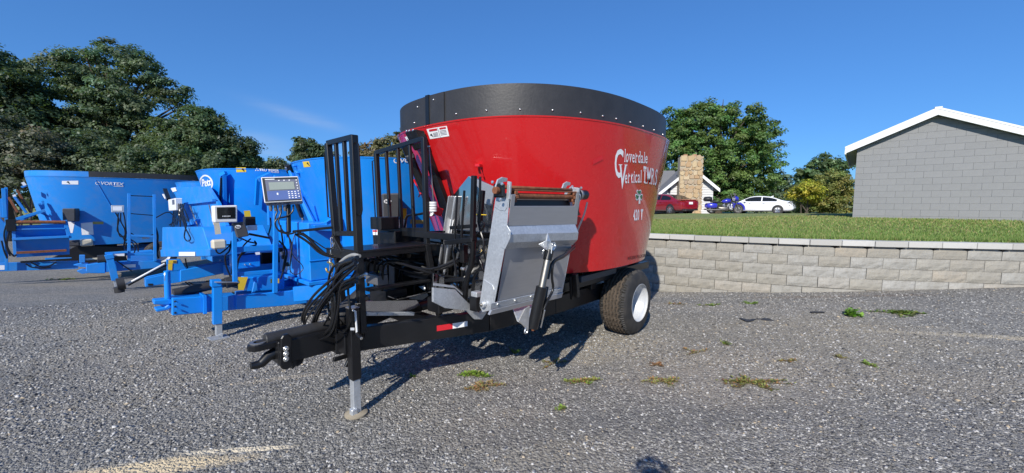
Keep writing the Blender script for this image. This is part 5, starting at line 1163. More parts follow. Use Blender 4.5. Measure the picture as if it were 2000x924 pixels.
def ltube(mx, pts, ax, val, r=.01, mat='hose', name='cable'): return mx.tube(name, mat, [(a, b, ax, val) for a, b in pts], r, 6)
def vtext(mx, quad, txt='VORTEX', mat='wdecal'): mx.dtext(txt, mat, quad, .02, shear=.15, eps=.011)

# ---- third: the one just left of the red mixer
m3 = Mixer(-1.8, 7.35, -.1, 227.4, dict(L=1.92, W=1.42, Lb=1.5, Wb=1.05, zb=.9, zt=2.42, q=2.8), label='blue feed mixer directly behind the black railing gates, its tongue on a square jack', cat='feed mixer', group=BG)
blue_base(m3, 'blue')
b = 'blue'
plate(m3, 'tongue', b, [(336, 583), (396, 579), (398, 611), (336, 617)], 'y', .15, .3, bevel=.01)
plate(m3, 'tongue_sleeve', b, [(396, 577), (404, 577), (405, 613), (397, 614)], 'y', .17, .34)
plate(m3, 'tongue', b, [(404, 581), (462, 577), (462, 605), (404, 610)], 'y', .14, .28)
plate(m3, 'frame_rail', b, [(461, 577.5), (560, 569), (609, 563), (650, 556), (652, 579), (600, 592), (560, 597), (461, 605)], 'y', .19, .07, bevel=.006)
plate(m3, 'frame_rail', b, [(461, 570), (560, 560), (650, 550), (652, 575), (560, 588), (461, 597)], 'y', -.25, .07)
m3.bar('frame_rail', b, (2.2, .3, .52), (1.4, .72, .55), .08, .2); m3.bar('frame_rail', b, (2.2, -.3, .52), (1.4, -.72, .55), .08, .2)
for pts, nm in (([(300, 587), (330, 584), (336, 586), (336, 594), (325, 596), (300, 595)], 'hitch_jaw'), ([(303, 604), (322, 600), (330, 594), (336, 600), (326, 606), (306, 610)], 'hitch_hook')): plate(m3, nm, b, pts, 'y', .09, .16, bevel=.01)
for py in (589, 599, 611): q = m3.p((342, py, 'y', .152)); m3.cyl('bolt_hole', 'blackp', q, q + np.array([0, .004, 0]), .012, 10)
for py in (590, 601): plate(m3, 'hitch_rib', b, [(343, py), (355, py + 4), (355, py + 7), (345, py + 4)], 'y', .18, .03)
m3.bar('jack_tube', b, (424, 557, 'y', .26), (424, 632, 'y', .26), .092, .092, up=(0, 1, 0)); m3.bar('jack_leg', 'galv', (427, 630, 'y', .26), (427, 653, 'y', .26), .066, .066, up=(0, 1, 0))
jf = m3.p((427, 658, 'y', .26)); MB().prism([(jf[0] - .09, jf[1] - .08, .102), (jf[0] + .11, jf[1] - .07, .108), (jf[0] + .09, jf[1] + .09, .104), (jf[0] - .1, jf[1] + .08, .10)], (0, 0, .012)).build('jack_foot', M['galv'], m3.e); m3.poly('jack_gusset', 'galv', [(420, 655, 'y', .26), (434, 657, 'y', .26), (434, 649, 'y', .26)], (0, .04, 0))
m3.bar('jack_cap', b, (421, 546, 'y', .26), (421, 559, 'y', .26), .10, .11, up=(0, 1, 0)); m3.cyl('jack_handle', 'zinc', (419, 551, 'y', .33), (467, 551.5, 'y', .33), .008, 8)
m3.cyl('tool_post', b, (326, 529, 'y', .05), (328, 583, 'y', .05), .032, 14); m3.cyl('post_pin', 'zinc', (322, 533, 'y', .1), (322, 549, 'y', .1), .006, 6)
m3.cyl('shaft_guard', 'rubber', (338, 573, 'y', -.1), (462, 548, 'y', -.12), .058, 18); m3.cyl('shaft_cover', 'rubber', (440, 553, 'y', -.1), (462, 548, 'y', -.1), .075, 18)
for a, c_, w in (((457, 441), (459, 552), .05), ((539, 343), (537, 572), .055)): m3.bar('platform_post', b, (*a, 'y', .2), (*c_, 'y', .2), w, w, up=(0, 1, 0))
for a, c_, w in (((459, 488), (533, 483), .07), ((462, 536), (533, 530), .05), ((458, 470), (470, 468), .04)): m3.bar('platform_bar', b, (*a, 'y', .17), (*c_, 'y', .17), .04, w)
plate(m3, 'engine_cover', b, [(458, 500), (508, 495), (509, 521), (459, 527)], 'y', -.35, .3, bevel=.01); plate(m3, 'step_box', b, [(480, 543), (556, 536), (556, 566), (482, 570)], 'y', -.05, .25, bevel=.01); plate(m3, 'arm', b, [(497, 550), (502, 553), (503, 565), (496, 572), (492, 573)], 'y', .22, .03)
for q in ((478, 517), (488, 516)): a = m3.p((*q, 'y', -.34)); m3.cyl('bolt', 'zinc', a, a + np.array([0, .02, 0]), .012, 8)
sticker(m3, 'warning_label', 'ydecal', [(465, 541), (484, 541), (476, 567), (465, 566)], 'y', -.04); sticker(m3, 'warning_label', 'ydecal', [(528, 545), (545, 544), (545, 553), (528, 553)], 'y', .0)
sticker(m3, 'white_label', 'wdecal', [(498, 493), (507, 492), (508, 497), (499, 498)], 'y', -.02)
# front gearbox housing under the tub
bx = m3.p((604, 500, 'x', 2.02)); zt3, zb3 = m3.p((604, 436, 'x', 2.02))[2], m3.p((604, 549, 'x', 2.02))[2]
m3.box('front_housing', b, ((2.02 + .7) / 2, bx[1] - .62, (zt3 + zb3) / 2), (1.32, 1.24, zt3 - zb3), bevel=.012); m3.box('housing_flange', b, (1.36, bx[1] - .62, zb3 - .03), (1.40, 1.32, .05)); m3.bar('housing_seam', b, (2.03, bx[1] + .006, (zt3 * .35 + zb3 * .65)), (.7, bx[1] + .006, (zt3 * .35 + zb3 * .65)), .012, .016)
plate(m3, 'housing_leg', b, [(563, 546), (582, 549), (578, 572), (563, 571)], 'x', 2.0, .12)
m3.poly('feed_tray', b, [(613, 440, 'y', bx[1] + .1), (656, 438, 'y', bx[1] + .1), (660, 446, 'y', bx[1] + .1), (650, 452, 'y', bx[1] + .1), (618, 450, 'y', bx[1] + .1)], (0, -.3, 0)); 
def tubpts(mx, pts, eps): return [np.array(mx.S(*mx.hit(*q), eps)) for q in pts]
A_ = tubpts(m3, [(569, 326), (618, 440)], .05); m3.bar('door_guide', b, A_[0], A_[1], .05, .05); A_ = tubpts(m3, [(592, 378), (622, 437)], .06); m3.bar('door_guide', b, A_[0], A_[1], .04, .04)
A_ = tubpts(m3, [(588, 388), (602, 424)], .12); m3.cyl('door_cylinder', 'black', A_[0], A_[1], .035, 14); m3.cyl('cylinder_rod', 'chrome', A_[1], A_[1] + (A_[1] - A_[0]) * .25, .02, 10); A_ = tubpts(m3, [(562, 322), (569, 338)], .05); m3.bar('cylinder_mount', 'black', A_[0], A_[1], .10, .05); A_ = tubpts(m3, [(565, 327), (568, 334)], .09); m3.bar('cylinder_mount', 'zinc', A_[0], A_[1], .03, .02)
for q in ((579, 324), (583, 336), (585, 338)): a = tubpts(m3, [q], .0)[0]; c_ = tubpts(m3, [q], .05)[0]; m3.cyl('lug', b, a, c_, .02, 8)
for q, s_ in (((652, 368), .05), ((666, 396), .03)): a = tubpts(m3, [q], .02)[0]; m3.box('marker_lamp', 'wdecal', tuple(a), (s_, .03, s_ * .8))
for q, s_ in (((668, 425), .07), ((655, 428), .08)): a = tubpts(m3, [q], .05)[0]; m3.bar('lamp_bracket', b, a, a + np.array([.12, .05, -.06]), .05, .05)
m3.decal('warning_label', 'ydecal', [(591.5, 316), (604, 315), (607, 325.5), (594, 327)], n=(2, 1), par=m3.tub); m3.decal('label_symbol', 'kdecal', [(599, 317), (603.5, 317), (606, 324), (601, 324)], uv=[(.2, .9), (.6, 1), (.7, .6), (1, .1), (.7, 0), (.4, .45), (0, .5)], fs=[tuple(range(7))], eps=.007)
vtext(m3, [(781, 310), (838, 307.5), (838, 316), (781, 318)])
uv, fs = ring_uv(30, .16, .3, 5.6); m3.decal('emblem', 'wdecal', [(768.5, 309), (779.5, 309), (779.5, 319), (768.5, 319)], uv, fs)
tb_ = plain('grey_plastic', (.07, .072, .078), .55); M['tbox'] = tb_
q = [np.array(m3.S(*m3.hit(*p_), .02)) for p_ in ((743, 379), (775, 378), (775, 424), (744, 425))]; nrm_ = np.array(m3.S(*m3.hit(758, 400), .27)) - np.array(m3.S(*m3.hit(758, 400), .02))
m3.poly('tool_box', 'tbox', [p_ + nrm_ * .05 for p_ in q], nrm_, bevel=.02)
uv, fs = disc_uv(); Q = [p_ + nrm_ * 1.055 for p_ in q]
def subq(Q, u0, v0, u1, v1): f = lambda u, v: (Q[0] * (1 - u) + Q[1] * u) * (1 - v) + (Q[3] * (1 - u) + Q[2] * u) * v; return [f(u0, v0), f(u1, v0), f(u1, v1), f(u0, v1)]
EL = subq(Q, .08, .22, .52, .40); m3.flat('emblem', 'wdecal', EL, uv=uv, fs=fs, lift=.006); uv2, fs2 = text_mesh('Patz', .02); m3.flat('lettering', 'kdecal', subq(EL, .18, .28, .82, .75), uv=uv2, fs=fs2, lift=.009)
m3.decal('warning_label', 'ydecal', [(786, 407), (794, 407), (794, 428), (787, 428)], n=(1, 2)); m3.decal('white_label', 'wdecal', [(779, 429), (794, 429), (794, 444), (779, 445)], n=(1, 1)); m3.decal('white_label', 'wdecal', [(765, 428), (776, 429), (776, 432), (765, 431)], n=(1, 1))
M['tandecal'] = plain('tan_vinyl', (.42, .36, .12), .5); m3.decal('side_strip', 'tandecal', [(801, 429), (832, 430), (833, 437), (801, 437)], n=(2, 1))
# indicator, jerry can, open control box
def indicator(mx, quad, ax, val, dep, body='white', scr=(.12, .1, .9, .78), scrm='glass', name='scale_indicator'):
    vec = np.array({'x': (-dep, 0, 0), 'y': (0, -dep, 0)}[ax]); P = [mx.p((a, c_, ax, val)) for a, c_ in quad]
    o = MB().prism(P, tuple(vec)).build(name, M[body], mx.e, bevel=.01); u0, v0, u1, v1 = scr; mx.flat('screen', scrm, subq(P, u0, v0, u1, v1), par=o, lift=.004); return o, P
o, P = indicator(m3, [(417, 402), (464, 401), (464, 434), (419, 435)], 'y', .3, .14); 
for i in range(6): m3.flat('key', 'wdecal', subq(P, .34 + i * .06, .60, .375 + i * .06, .66), par=o, lift=.007)
m3.box('jerry_can', 'tan_plastic', tuple(m3.p((427, 477, 'y', .1))), (.15, .12, .12), bevel=.02); sticker(m3, 'instruction_label', 'tan_plastic', [(417, 433), (428, 432), (432, 457), (420, 458)], 'y', .05)
plate(m3, 'control_box', 'tbox', [(455, 436), (478, 433), (487, 461), (464, 465)], 'y', .27, .10, bevel=.01); Q = [m3.p((a, c_, 'y', .27)) for a, c_ in ((458, 440), (470, 439), (471, 446), (460, 447))]; m3.flat('emblem', 'wdecal', Q, uv=uv, fs=fs, lift=.005)
m3.flat('lettering', 'kdecal', subq(Q, .15, .25, .85, .75), uv=uv2, fs=fs2, lift=.008)
m3.bar('control_lever', 'black', (486, 457, 'y', .2), (527, 465, 'y', .2), .03); m3.bar('control_bracket', b, (462, 445, 'y', .2), (470, 470, 'y', .2), .04)
sticker(m3, 'warning_label', 'ydecal', [(476, 412), (488, 411), (491, 426), (478, 427)], 'y', -.3); m3.box('valve_bank', 'blackp', tuple(m3.p((487, 432, 'y', .0))), (.12, .12, .12)); m3.box('valve_bank', 'white', tuple(m3.p((492, 445, 'y', .05))), (.12, .05, .07))
for pts in (((452, 470), (448, 490), (440, 500), (442, 520), (450, 540)), ((449, 480), (430, 495), (422, 488), (430, 480), (450, 478)), ((470, 465), (485, 472), (500, 478), (470, 500), (462, 530)), ((452, 470), (455, 500), (452, 535)), ((497, 470), (500, 478), (480, 485), (466, 505), (460, 525)), ((524, 460), (529, 440), (528, 425)), ((470, 487), (480, 475), (490, 466))): ltube(m3, pts, 'y', .1, .010)
for pts in (((545, 470), (560, 490), (556, 520), (548, 545)), ((548, 440), (552, 470), (556, 500), (552, 530)), ((560, 455), (570, 480), (566, 520))): ltube(m3, pts, 'y', .0, .012)
for i in range(6): m3.box('hydraulic_fitting', 'zinc' if i % 2 else 'black', tuple(m3.p((548 + 3 * i, 488 + 7 * i, 'y', -.05))), (.05, .05, .06))
m3.bar('platform_post', b, (525, 345, 'y', -.3), (528, 440, 'y', -.3), .06, .06, up=(0, 1, 0)); m3.bar('platform_bar', b, (505, 352, 'y', -.3), (530, 340, 'y', -.3), .06, .06)

# ---- second: mixer with the straight blue rim
m2 = Mixer(-4.86, 9.3, -.2, 227, dict(L=1.9, W=1.40, Lb=1.45, Wb=1.02, zb=.9, zt=2.53, q=2.8), label='blue feed mixer with a round white emblem and yellow label on its tub', cat='feed mixer', group=BG)
blue_base(m2, 'blue')
plate(m2, 'tongue', b, [(284, 544), (325, 535), (328, 554), (284, 561)], 'y', .12, .24, bevel=.01); plate(m2, 'tongue', b, [(325, 531), (353, 526), (353, 551), (327, 555)], 'y', .10, .2); plate(m2, 'frame_rail', b, [(352, 528), (442, 511), (520, 497), (520, 520), (453, 531), (352, 551)], 'y', .13, .26, bevel=.01)
plate(m2, 'gusset', b, [(325, 507), (352, 506), (365, 527), (326, 532)], 'y', .10, .05); sticker(m2, 'warning_label', 'ydecal', rect(329, 508, 345, 514), 'y', .105); sticker(m2, 'warning_label', 'ydecal', [(328, 515), (337, 514), (336, 528), (328, 527)], 'y', .105); sticker(m2, 'label_symbol', 'kdecal', rect(338, 510, 344, 513), 'y', .105, .007)
q = m2.p((294, 556, 'y', .121)); sticker(m2, 'slot', 'blackp', rect(289, 554, 299, 558), 'y', .122)
m2.bar('frame_rail', b, (1.6, .2, .55), (1.3, .72, .55), .08, .2)
m2.cyl('drive_shaft', 'white', (246, 556, 'y', .1), (322, 515, 'y', .1), .018, 10); m2.cyl('drive_shaft', 'black', (250, 557, 'y', .08), (322, 518, 'y', .08), .022, 10); m2.cyl('shaft_boot', 'rubber', (228, 556, 'y', .1), (244, 553, 'y', .1), .11, 16); m2.cyl('shaft_boot', 'rubber', (232, 560, 'y', .1), (234, 571, 'y', .1), .07, 14)
for pts in (((362, 551), (375, 559), (395, 559), (405, 548)), ((368, 551), (380, 556), (400, 553), (412, 546)), ((372, 540), (365, 520), (362, 505)), ((370, 538), (378, 526), (385, 520))): ltube(m2, pts, 'y', .05, .012)
A_ = tubpts(m2, [(440, 345), (437, 400)], .08); m2.bar('door_guide', b, A_[0], A_[1], .06, .06); A_ = tubpts(m2, [(446, 340), (449, 400)], .10); m2.bar('door_guide', b, A_[0], A_[1], .06, .06); A_ = tubpts(m2, [(439, 343), (448, 338)], .09); m2.bar('door_guide', b, A_[0], A_[1], .07, .06)
A_ = tubpts(m2, [(439, 346), (439, 400)], .09); m2.bar('guide_slot', 'blackp', A_[0], A_[1], .03, .10)
A_ = tubpts(m2, [(505, 350), (503, 400)], .10); m2.bar('door_guide', b, A_[0], A_[1], .06, .06); A_ = tubpts(m2, [(525, 338), (526, 350)], .12); m2.bar('door_guide', b, A_[0], A_[1], .06, .06); A_ = tubpts(m2, [(505, 350), (525, 340)], .12); m2.bar('door_guide', b, A_[0], A_[1], .05, .05)
m2.decal('warning_label', 'ydecal', [(461, 327.5), (480, 327), (481, 336), (462, 336.5)], n=(2, 1)); m2.decal('label_symbol', 'kdecal', [(472, 328.5), (478, 328.5), (478, 335), (472, 335)], uv=[(.2, .9), (.6, 1), (.7, .6), (1, .1), (.7, 0), (.4, .45), (0, .5)], fs=[tuple(range(7))], eps=.007)
m2.dtext('TRU TEPER', 'wdecal', [(506, 329.5), (545, 331.5), (545, 336), (506, 334)], .03, eps=.011); m2.decal('emblem', 'wdecal', [(498, 327.5), (505.5, 328), (505.5, 334), (498, 333.5)], uv=[(0, 0), (.5, 1), (1, 0), (.75, 0), (.5, .45), (.25, 0)], fs=[(0, 1, 4, 5), (1, 2, 3, 4)]); m2.decal('emblem', 'wdecal', [(529, 336), (545, 337), (545, 338), (529, 336.8)], n=(2, 1))
uv_, fs_ = ring_uv(40, .09); m2.decal('emblem', 'wdecal', [(388, 342), (417, 342), (417, 375), (388, 375)], uv_, fs_); m2.dtext('Patz', 'wdecal', [(394, 350), (412, 347), (413, 362), (396, 366)], .04)
# ---- second from the left: only its front shows
m1 = Mixer(-7.0, 11.5, -.3, 227, dict(L=2.0, W=1.45, Lb=1.6, Wb=1.1, zb=.9, zt=2.50, q=2.8), label='blue feed mixer with a ladder frame and small silver scale box on its tongue', cat='feed mixer', group=BG)
blue_base(m1, 'blue_old'); b = 'blue_old'
plate(m1, 'tongue', b, [(168, 517), (206, 512), (206, 534), (176, 534), (168, 530)], 'y', .13, .26, bevel=.01); plate(m1, 'frame_rail', b, [(206, 513), (315, 508), (315, 523), (206, 532)], 'y', .12, .24, bevel=.01)
for pts in ([(143, 518), (160, 514), (172, 514), (172, 522), (158, 522)], [(150, 530), (160, 526), (168, 526), (176, 533), (160, 535)]): plate(m1, 'hitch_jaw', b, pts, 'y', .08, .16)
plate(m1, 'tool_tray', b, rect(155, 499, 166, 513), 'y', .1, .2); m1.box('tray_side', 'tan_plastic', tuple(m1.p((179, 506, 'y', .0))), (.3, .04, .04)); m1.cyl('shaft_boot', 'rubber', (190, 507, 'y', .05), (207, 506, 'y', .05), .1, 14)
m1.bar('jack_tube', b, (214, 503, 'y', .24), (225, 547, 'y', .24), .12, .12, up=(0, 1, 0)); m1.bar('jack_leg', 'galv', (225, 545, 'y', .24), (230, 566, 'y', .24), .08, .08, up=(0, 1, 0)); m1.bar('jack_cap', b, (212, 497, 'y', .24), (215, 505, 'y', .24), .14, .14, up=(0, 1, 0))
for a, c_ in (((252, 378), (252, 514)), ((301, 380), (303, 510))): m1.bar('ladder_post', b, (*a, 'y', .15), (*c_, 'y', .15), .055, .055, up=(0, 1, 0))
for py0, py1, w in ((382, 384, .02), (417, 421, .02), (460, 462, .05), (497, 497, .05)): m1.bar('ladder_rung', b if w > .03 else 'black', (252, py0, 'y', .15), (302, py1, 'y', .15), w, w)
plate(m1, 'tray', b, [(255, 493), (300, 490), (300, 512), (255, 514)], 'y', -.2, .4); m1.bar('tray_rail', b, (250, 492, 'y', .2), (205, 495, 'y', .2), .05, .05)
o, P = indicator(m1, [(217, 401), (243, 401), (243, 415), (218, 415)], 'y', .2, .12, 'galv', (.1, .14, .82, .75), 'wdecal')
for pts in (((226, 416), (232, 430), (229, 450), (240, 463), (245, 475)), ((236, 416), (236, 432), (244, 450), (243, 470)), ((231, 416), (230, 445), (235, 462), (245, 460)), ((241, 415), (244, 430), (246, 460), (241, 480)), ((245, 485), (243, 472), (255, 468), (268, 478), (270, 492)), ((244, 488), (248, 475), (258, 474), (264, 486), (262, 494)), ((255, 455), (268, 462), (285, 462), (300, 458)), ((330, 440), (343, 430), (336, 418), (325, 415), (305, 425)), ((216, 503), (230, 511), (243, 520), (258, 530))): ltube(m1, pts, 'y', .16, .012)
sticker(m1, 'reflective_tape', 'wdecal', rect(208, 493, 243, 500), 'y', .21, .01); sticker(m1, 'reflective_tape', 'wdecal', [(240, 517), (265, 516), (265, 522), (241, 523)], 'y', .13); sticker(m1, 'paper_label', 'tan_plastic', [(277, 463), (292, 462), (292, 466), (278, 467)], 'y', .1)
plate(m1, 'platform_box', b, [(317, 444), (395, 444), (409, 489), (316, 489)], 'x', 2.45, .8, bevel=.01); plate(m1, 'platform_skirt', b, [(313, 488), (409, 486), (409, 501), (314, 502)], 'x', 2.52, .9, bevel=.01); sticker(m1, 'reflective_tape', 'wdecal', rect(350, 492, 382, 500), 'x', 2.521, .006)
for pts in (((301, 437), (308, 460), (306, 490), (310, 505)), ((304, 470), (310, 480), (306, 497))): ltube(m1, pts, 'y', .1, .02)
plate(m1, 'apron', b, [(334, 366), (404, 364), (424, 396), (440, 440), (440, 486), (405, 488), (395, 444), (372, 444), (352, 404)], 'x', 2.02, .06); m1.bar('apron_rail', b, (362, 398, 'x', 2.05), (418, 391, 'x', 2.05), .06, .05); plate(m1, 'chute_lip', b, [(362, 434), (382, 428), (378, 438), (362, 442)], 'x', 2.1, .1)
m1.cyl('hinge_rod', 'stl_mid', (371, 402, 'x', 2.08), (387, 444, 'x', 2.08), .012, 8); m1.cyl('hinge_rod', 'stl_mid', (408, 400, 'x', 2.08), (418, 440, 'x', 2.08), .01, 8)
sticker(m1, 'white_label', 'wdecal', [(334, 368), (343, 366), (346, 373), (338, 375)], 'x', 2.025, .006)
o, P = indicator(m1, [(328, 390), (342, 387), (343, 411), (330, 412)], 'x', 2.3, .12, 'white', (.6, .1, .9, .5), 'stl_mid', name='junction_box'); m1.bar('junction_arm', 'black', (322, 370, 'x', 2.2), (330, 390, 'x', 2.2), .08, .06); m1.bar('junction_arm', 'white', (320, 380, 'x', 2.22), (325, 388, 'x', 2.22), .06, .03)
rw = random.Random(8)
for i in range(9):
    x0 = 342 + rw.uniform(0, 20); ltube(m1, [(x0, 398), (x0 + rw.uniform(-8, 8), 410 + rw.uniform(0, 14)), (x0 + rw.uniform(-12, 12), 430 + rw.uniform(0, 20)), (x0 + rw.uniform(-10, 10), 420), (x0 + rw.uniform(-5, 10), 400)], 'x', 2.25, .012)
ltube(m1, [(355, 420), (362, 445), (372, 465), (366, 471), (360, 462), (364, 440)], 'x', 2.5, .01)
# ---- leftmost: long tub with a half black rim
m0 = Mixer(-12.5, 13.2, -.4, 227, dict(L=2.2, W=1.45, Lb=1.9, Wb=1.05, zb=.85, zt=2.83, q=2.9), label='leftmost blue feed mixer with half black rim and a blue discharge conveyor', cat='feed mixer', group=BG)
blue_base(m0, b)
a0, a1, a2 = m0.hit(50, 360)[0], m0.hit(176, 360)[0], m0.hit(394, 364)[0]
m0.shell('rim_band', b, 2.84, 2.99, th=.012, a0=a0 - 1.0, a1=a1, eps=.004, n=60)
m0.shell('rubber_rim', 'rubber', 2.84, 3.0, th=.012, a0=a1, a1=a2 + .9, eps=.006, n=90)
vtext(m0, [(197, 354.5), (242, 357), (242, 363), (197, 361)]); m0.decal('emblem', 'wdecal', [(222, 363.2), (241, 364), (241, 365), (222, 364.2)], n=(2, 1)); uv_, fs_ = ring_uv(30, .16, .3, 5.6); m0.decal('emblem', 'wdecal', [(186, 354.5), (195.5, 355), (195.5, 361.5), (186, 361)], uv_, fs_)
m0.decal('white_label', 'wdecal', [(121, 353.5), (153, 353), (153, 360.5), (121, 360)], n=(3, 1)); m0.decal('label_symbol', 'kdecal', [(130, 354), (137, 354), (137, 359), (130, 359)], uv=[(.2, .9), (.6, 1), (.7, .6), (1, .1), (.7, 0), (.4, .45), (0, .5)], fs=[tuple(range(7))], eps=.008)
sea = tubpts(m0, [(187, 352), (212, 395), (238, 440), (262, 482)], .004); MB().tube(sea, .012, 5).build('weld_seam', M[b], m0.tub, smooth=60)
q = tubpts(m0, [(132, 407), (157, 407), (157, 432), (133, 432)], .02); nrm_ = np.array(m0.S(*m0.hit(143, 420), .30)) - np.array(m0.S(*m0.hit(143, 420), .02)); m0.poly('tool_box', 'tbox', [p_ + nrm_ * .05 for p_ in q], nrm_, bevel=.02)
m0.decal('instruction_label', 'wdecal', [(133, 433), (146, 434), (142, 455), (137, 455)], n=(1, 1)); m0.decal('instruction_label', 'wdecal', [(158, 436), (181, 434), (183, 458), (160, 459)], n=(2, 1)); m0.decal('side_strip', 'tandecal', [(181, 433), (202, 433), (202, 438), (181, 438)], n=(2, 1)); 
q = tubpts(m0, [(172, 473)], .15)[0]; m0.box('oil_tank', 'tan_plastic', tuple(q), (.26, .2, .2), bevel=.03); q = tubpts(m0, [(150, 474)], .15)[0]; m0.box('oil_tank', 'tbox', tuple(q), (.26, .2, .18), bevel=.03)
# conveyor folded at its front left side
yc = 1.75
m0.poly('conveyor_panel', b, [(28, 441, 'y', yc), (124, 437, 'y', yc), (135, 462, 'y', yc - .16), (32, 467, 'y', yc - .16)], (0, -.06, 0)); m0.poly('conveyor_panel', b, [(32, 467, 'y', yc), (135, 462, 'y', yc), (136, 497, 'y', yc - .22), (32, 503, 'y', yc - .22)], (0, -.06, 0)); m0.bar('conveyor_lip', b, (24, 467, 'y', yc + .06), (135, 462, 'y', yc + .06), .10, .06); m0.bar('conveyor_lip', 'rust', (32, 494, 'y', yc + .06), (130, 489, 'y', yc + .06), .05, .06); m0.bar('conveyor_lip', b, (30, 448, 'y', yc + .03), (128, 446, 'y', yc + .03), .06, .03)
m0.cyl('head_roller', 'rust', (30, 434, 'y', yc + .05), (128, 434, 'y', yc + .05), .045, 12); m0.bar('conveyor_side', b, (26, 432, 'y', yc), (30, 500, 'y', yc), .06, .10, up=(0, 1, 0)); m0.bar('conveyor_side', b, (127, 430, 'y', yc), (136, 465, 'y', yc), .08, .10, up=(0, 1, 0)); m0.box('conveyor_motor', 'black', tuple(m0.p((22, 440, 'y', yc))), (.16, .2, .3)); m0.bar('conveyor_arm', b, (32, 428, 'y', yc), (88, 411, 'y', yc), .05, .07); m0.bar('conveyor_arm', b, (40, 430, 'y', yc - .2), (70, 418, 'y', yc - .2), .04, .05)
for a, c_, w in (((7, 368), (10, 425), .07), ((12, 366), (13, 528), .05), ((2, 388), (4, 425), .05)): m0.bar('platform_post', b, (*a, 'y', yc), (*c_, 'y', yc), w, w, up=(0, 1, 0))
for a, c_ in (((33, 371), (60, 415)), ((17, 385), (35, 415))): m0.bar('door_arm', 'rust', (*a, 'y', yc - .6), (*c_, 'y', yc - .6), .08, .05)
m0.bar('door_guide', b, (28, 384, 'y', yc - .55), (52, 416, 'y', yc - .55), .12, .05); m0.bar('door_guide', b, (42, 366, 'y', yc - .7), (51, 362, 'y', yc - .7), .1, .05); sticker(m0, 'white_label', 'wdecal', [(41, 357), (47, 355), (52, 361), (46, 363)], 'y', yc - .6); sticker(m0, 'white_label', 'wdecal', [(24, 381), (30, 379), (32, 384), (26, 386)], 'y', yc - .5)
for a, c_ in (((76, 397), (95, 430)), ((80, 415), (97, 424)), ((83, 392), (85, 408))): m0.bar('support_bar', b, (*a, 'y', yc - .3), (*c_, 'y', yc - .3), .05, .05)
plate(m0, 'frame_rail', b, [(-60, 515), (153, 510), (153, 525), (-60, 532)], 'y', yc - .1, .1); sticker(m0, 'reflective_tape', 'wdecal', rect(-4, 518, 9, 527), 'y', yc - .1, .01)
m0.bar('lower_bar', b, (88, 506, 'y', yc), (140, 505, 'y', yc), .06, .06); m0.bar('lower_bar', 'black', (40, 512, 'y', yc + .02), (140, 506, 'y', yc + .02), .05, .05)
for pts in (((12, 440), (8, 460), (14, 485), (20, 500)), ((18, 450), (14, 480), (26, 500), (32, 497)), ((50, 515), (62, 522), (85, 524), (100, 522)), ((60, 513), (80, 521), (95, 520), (110, 512)), ((3, 470), (8, 490), (14, 505))): ltube(m0, pts, 'y', yc + .05, .016)
plate(m0, 'end_guard', b, [(-80, 430), (0, 425), (12, 440), (12, 528), (-80, 530)], 'y', yc - .9, .1)
plate(m0, 'belly_guard', 'blackp', [(100, 505), (150, 480), (240, 482), (250, 512), (130, 522)], 'y', .9, .2)
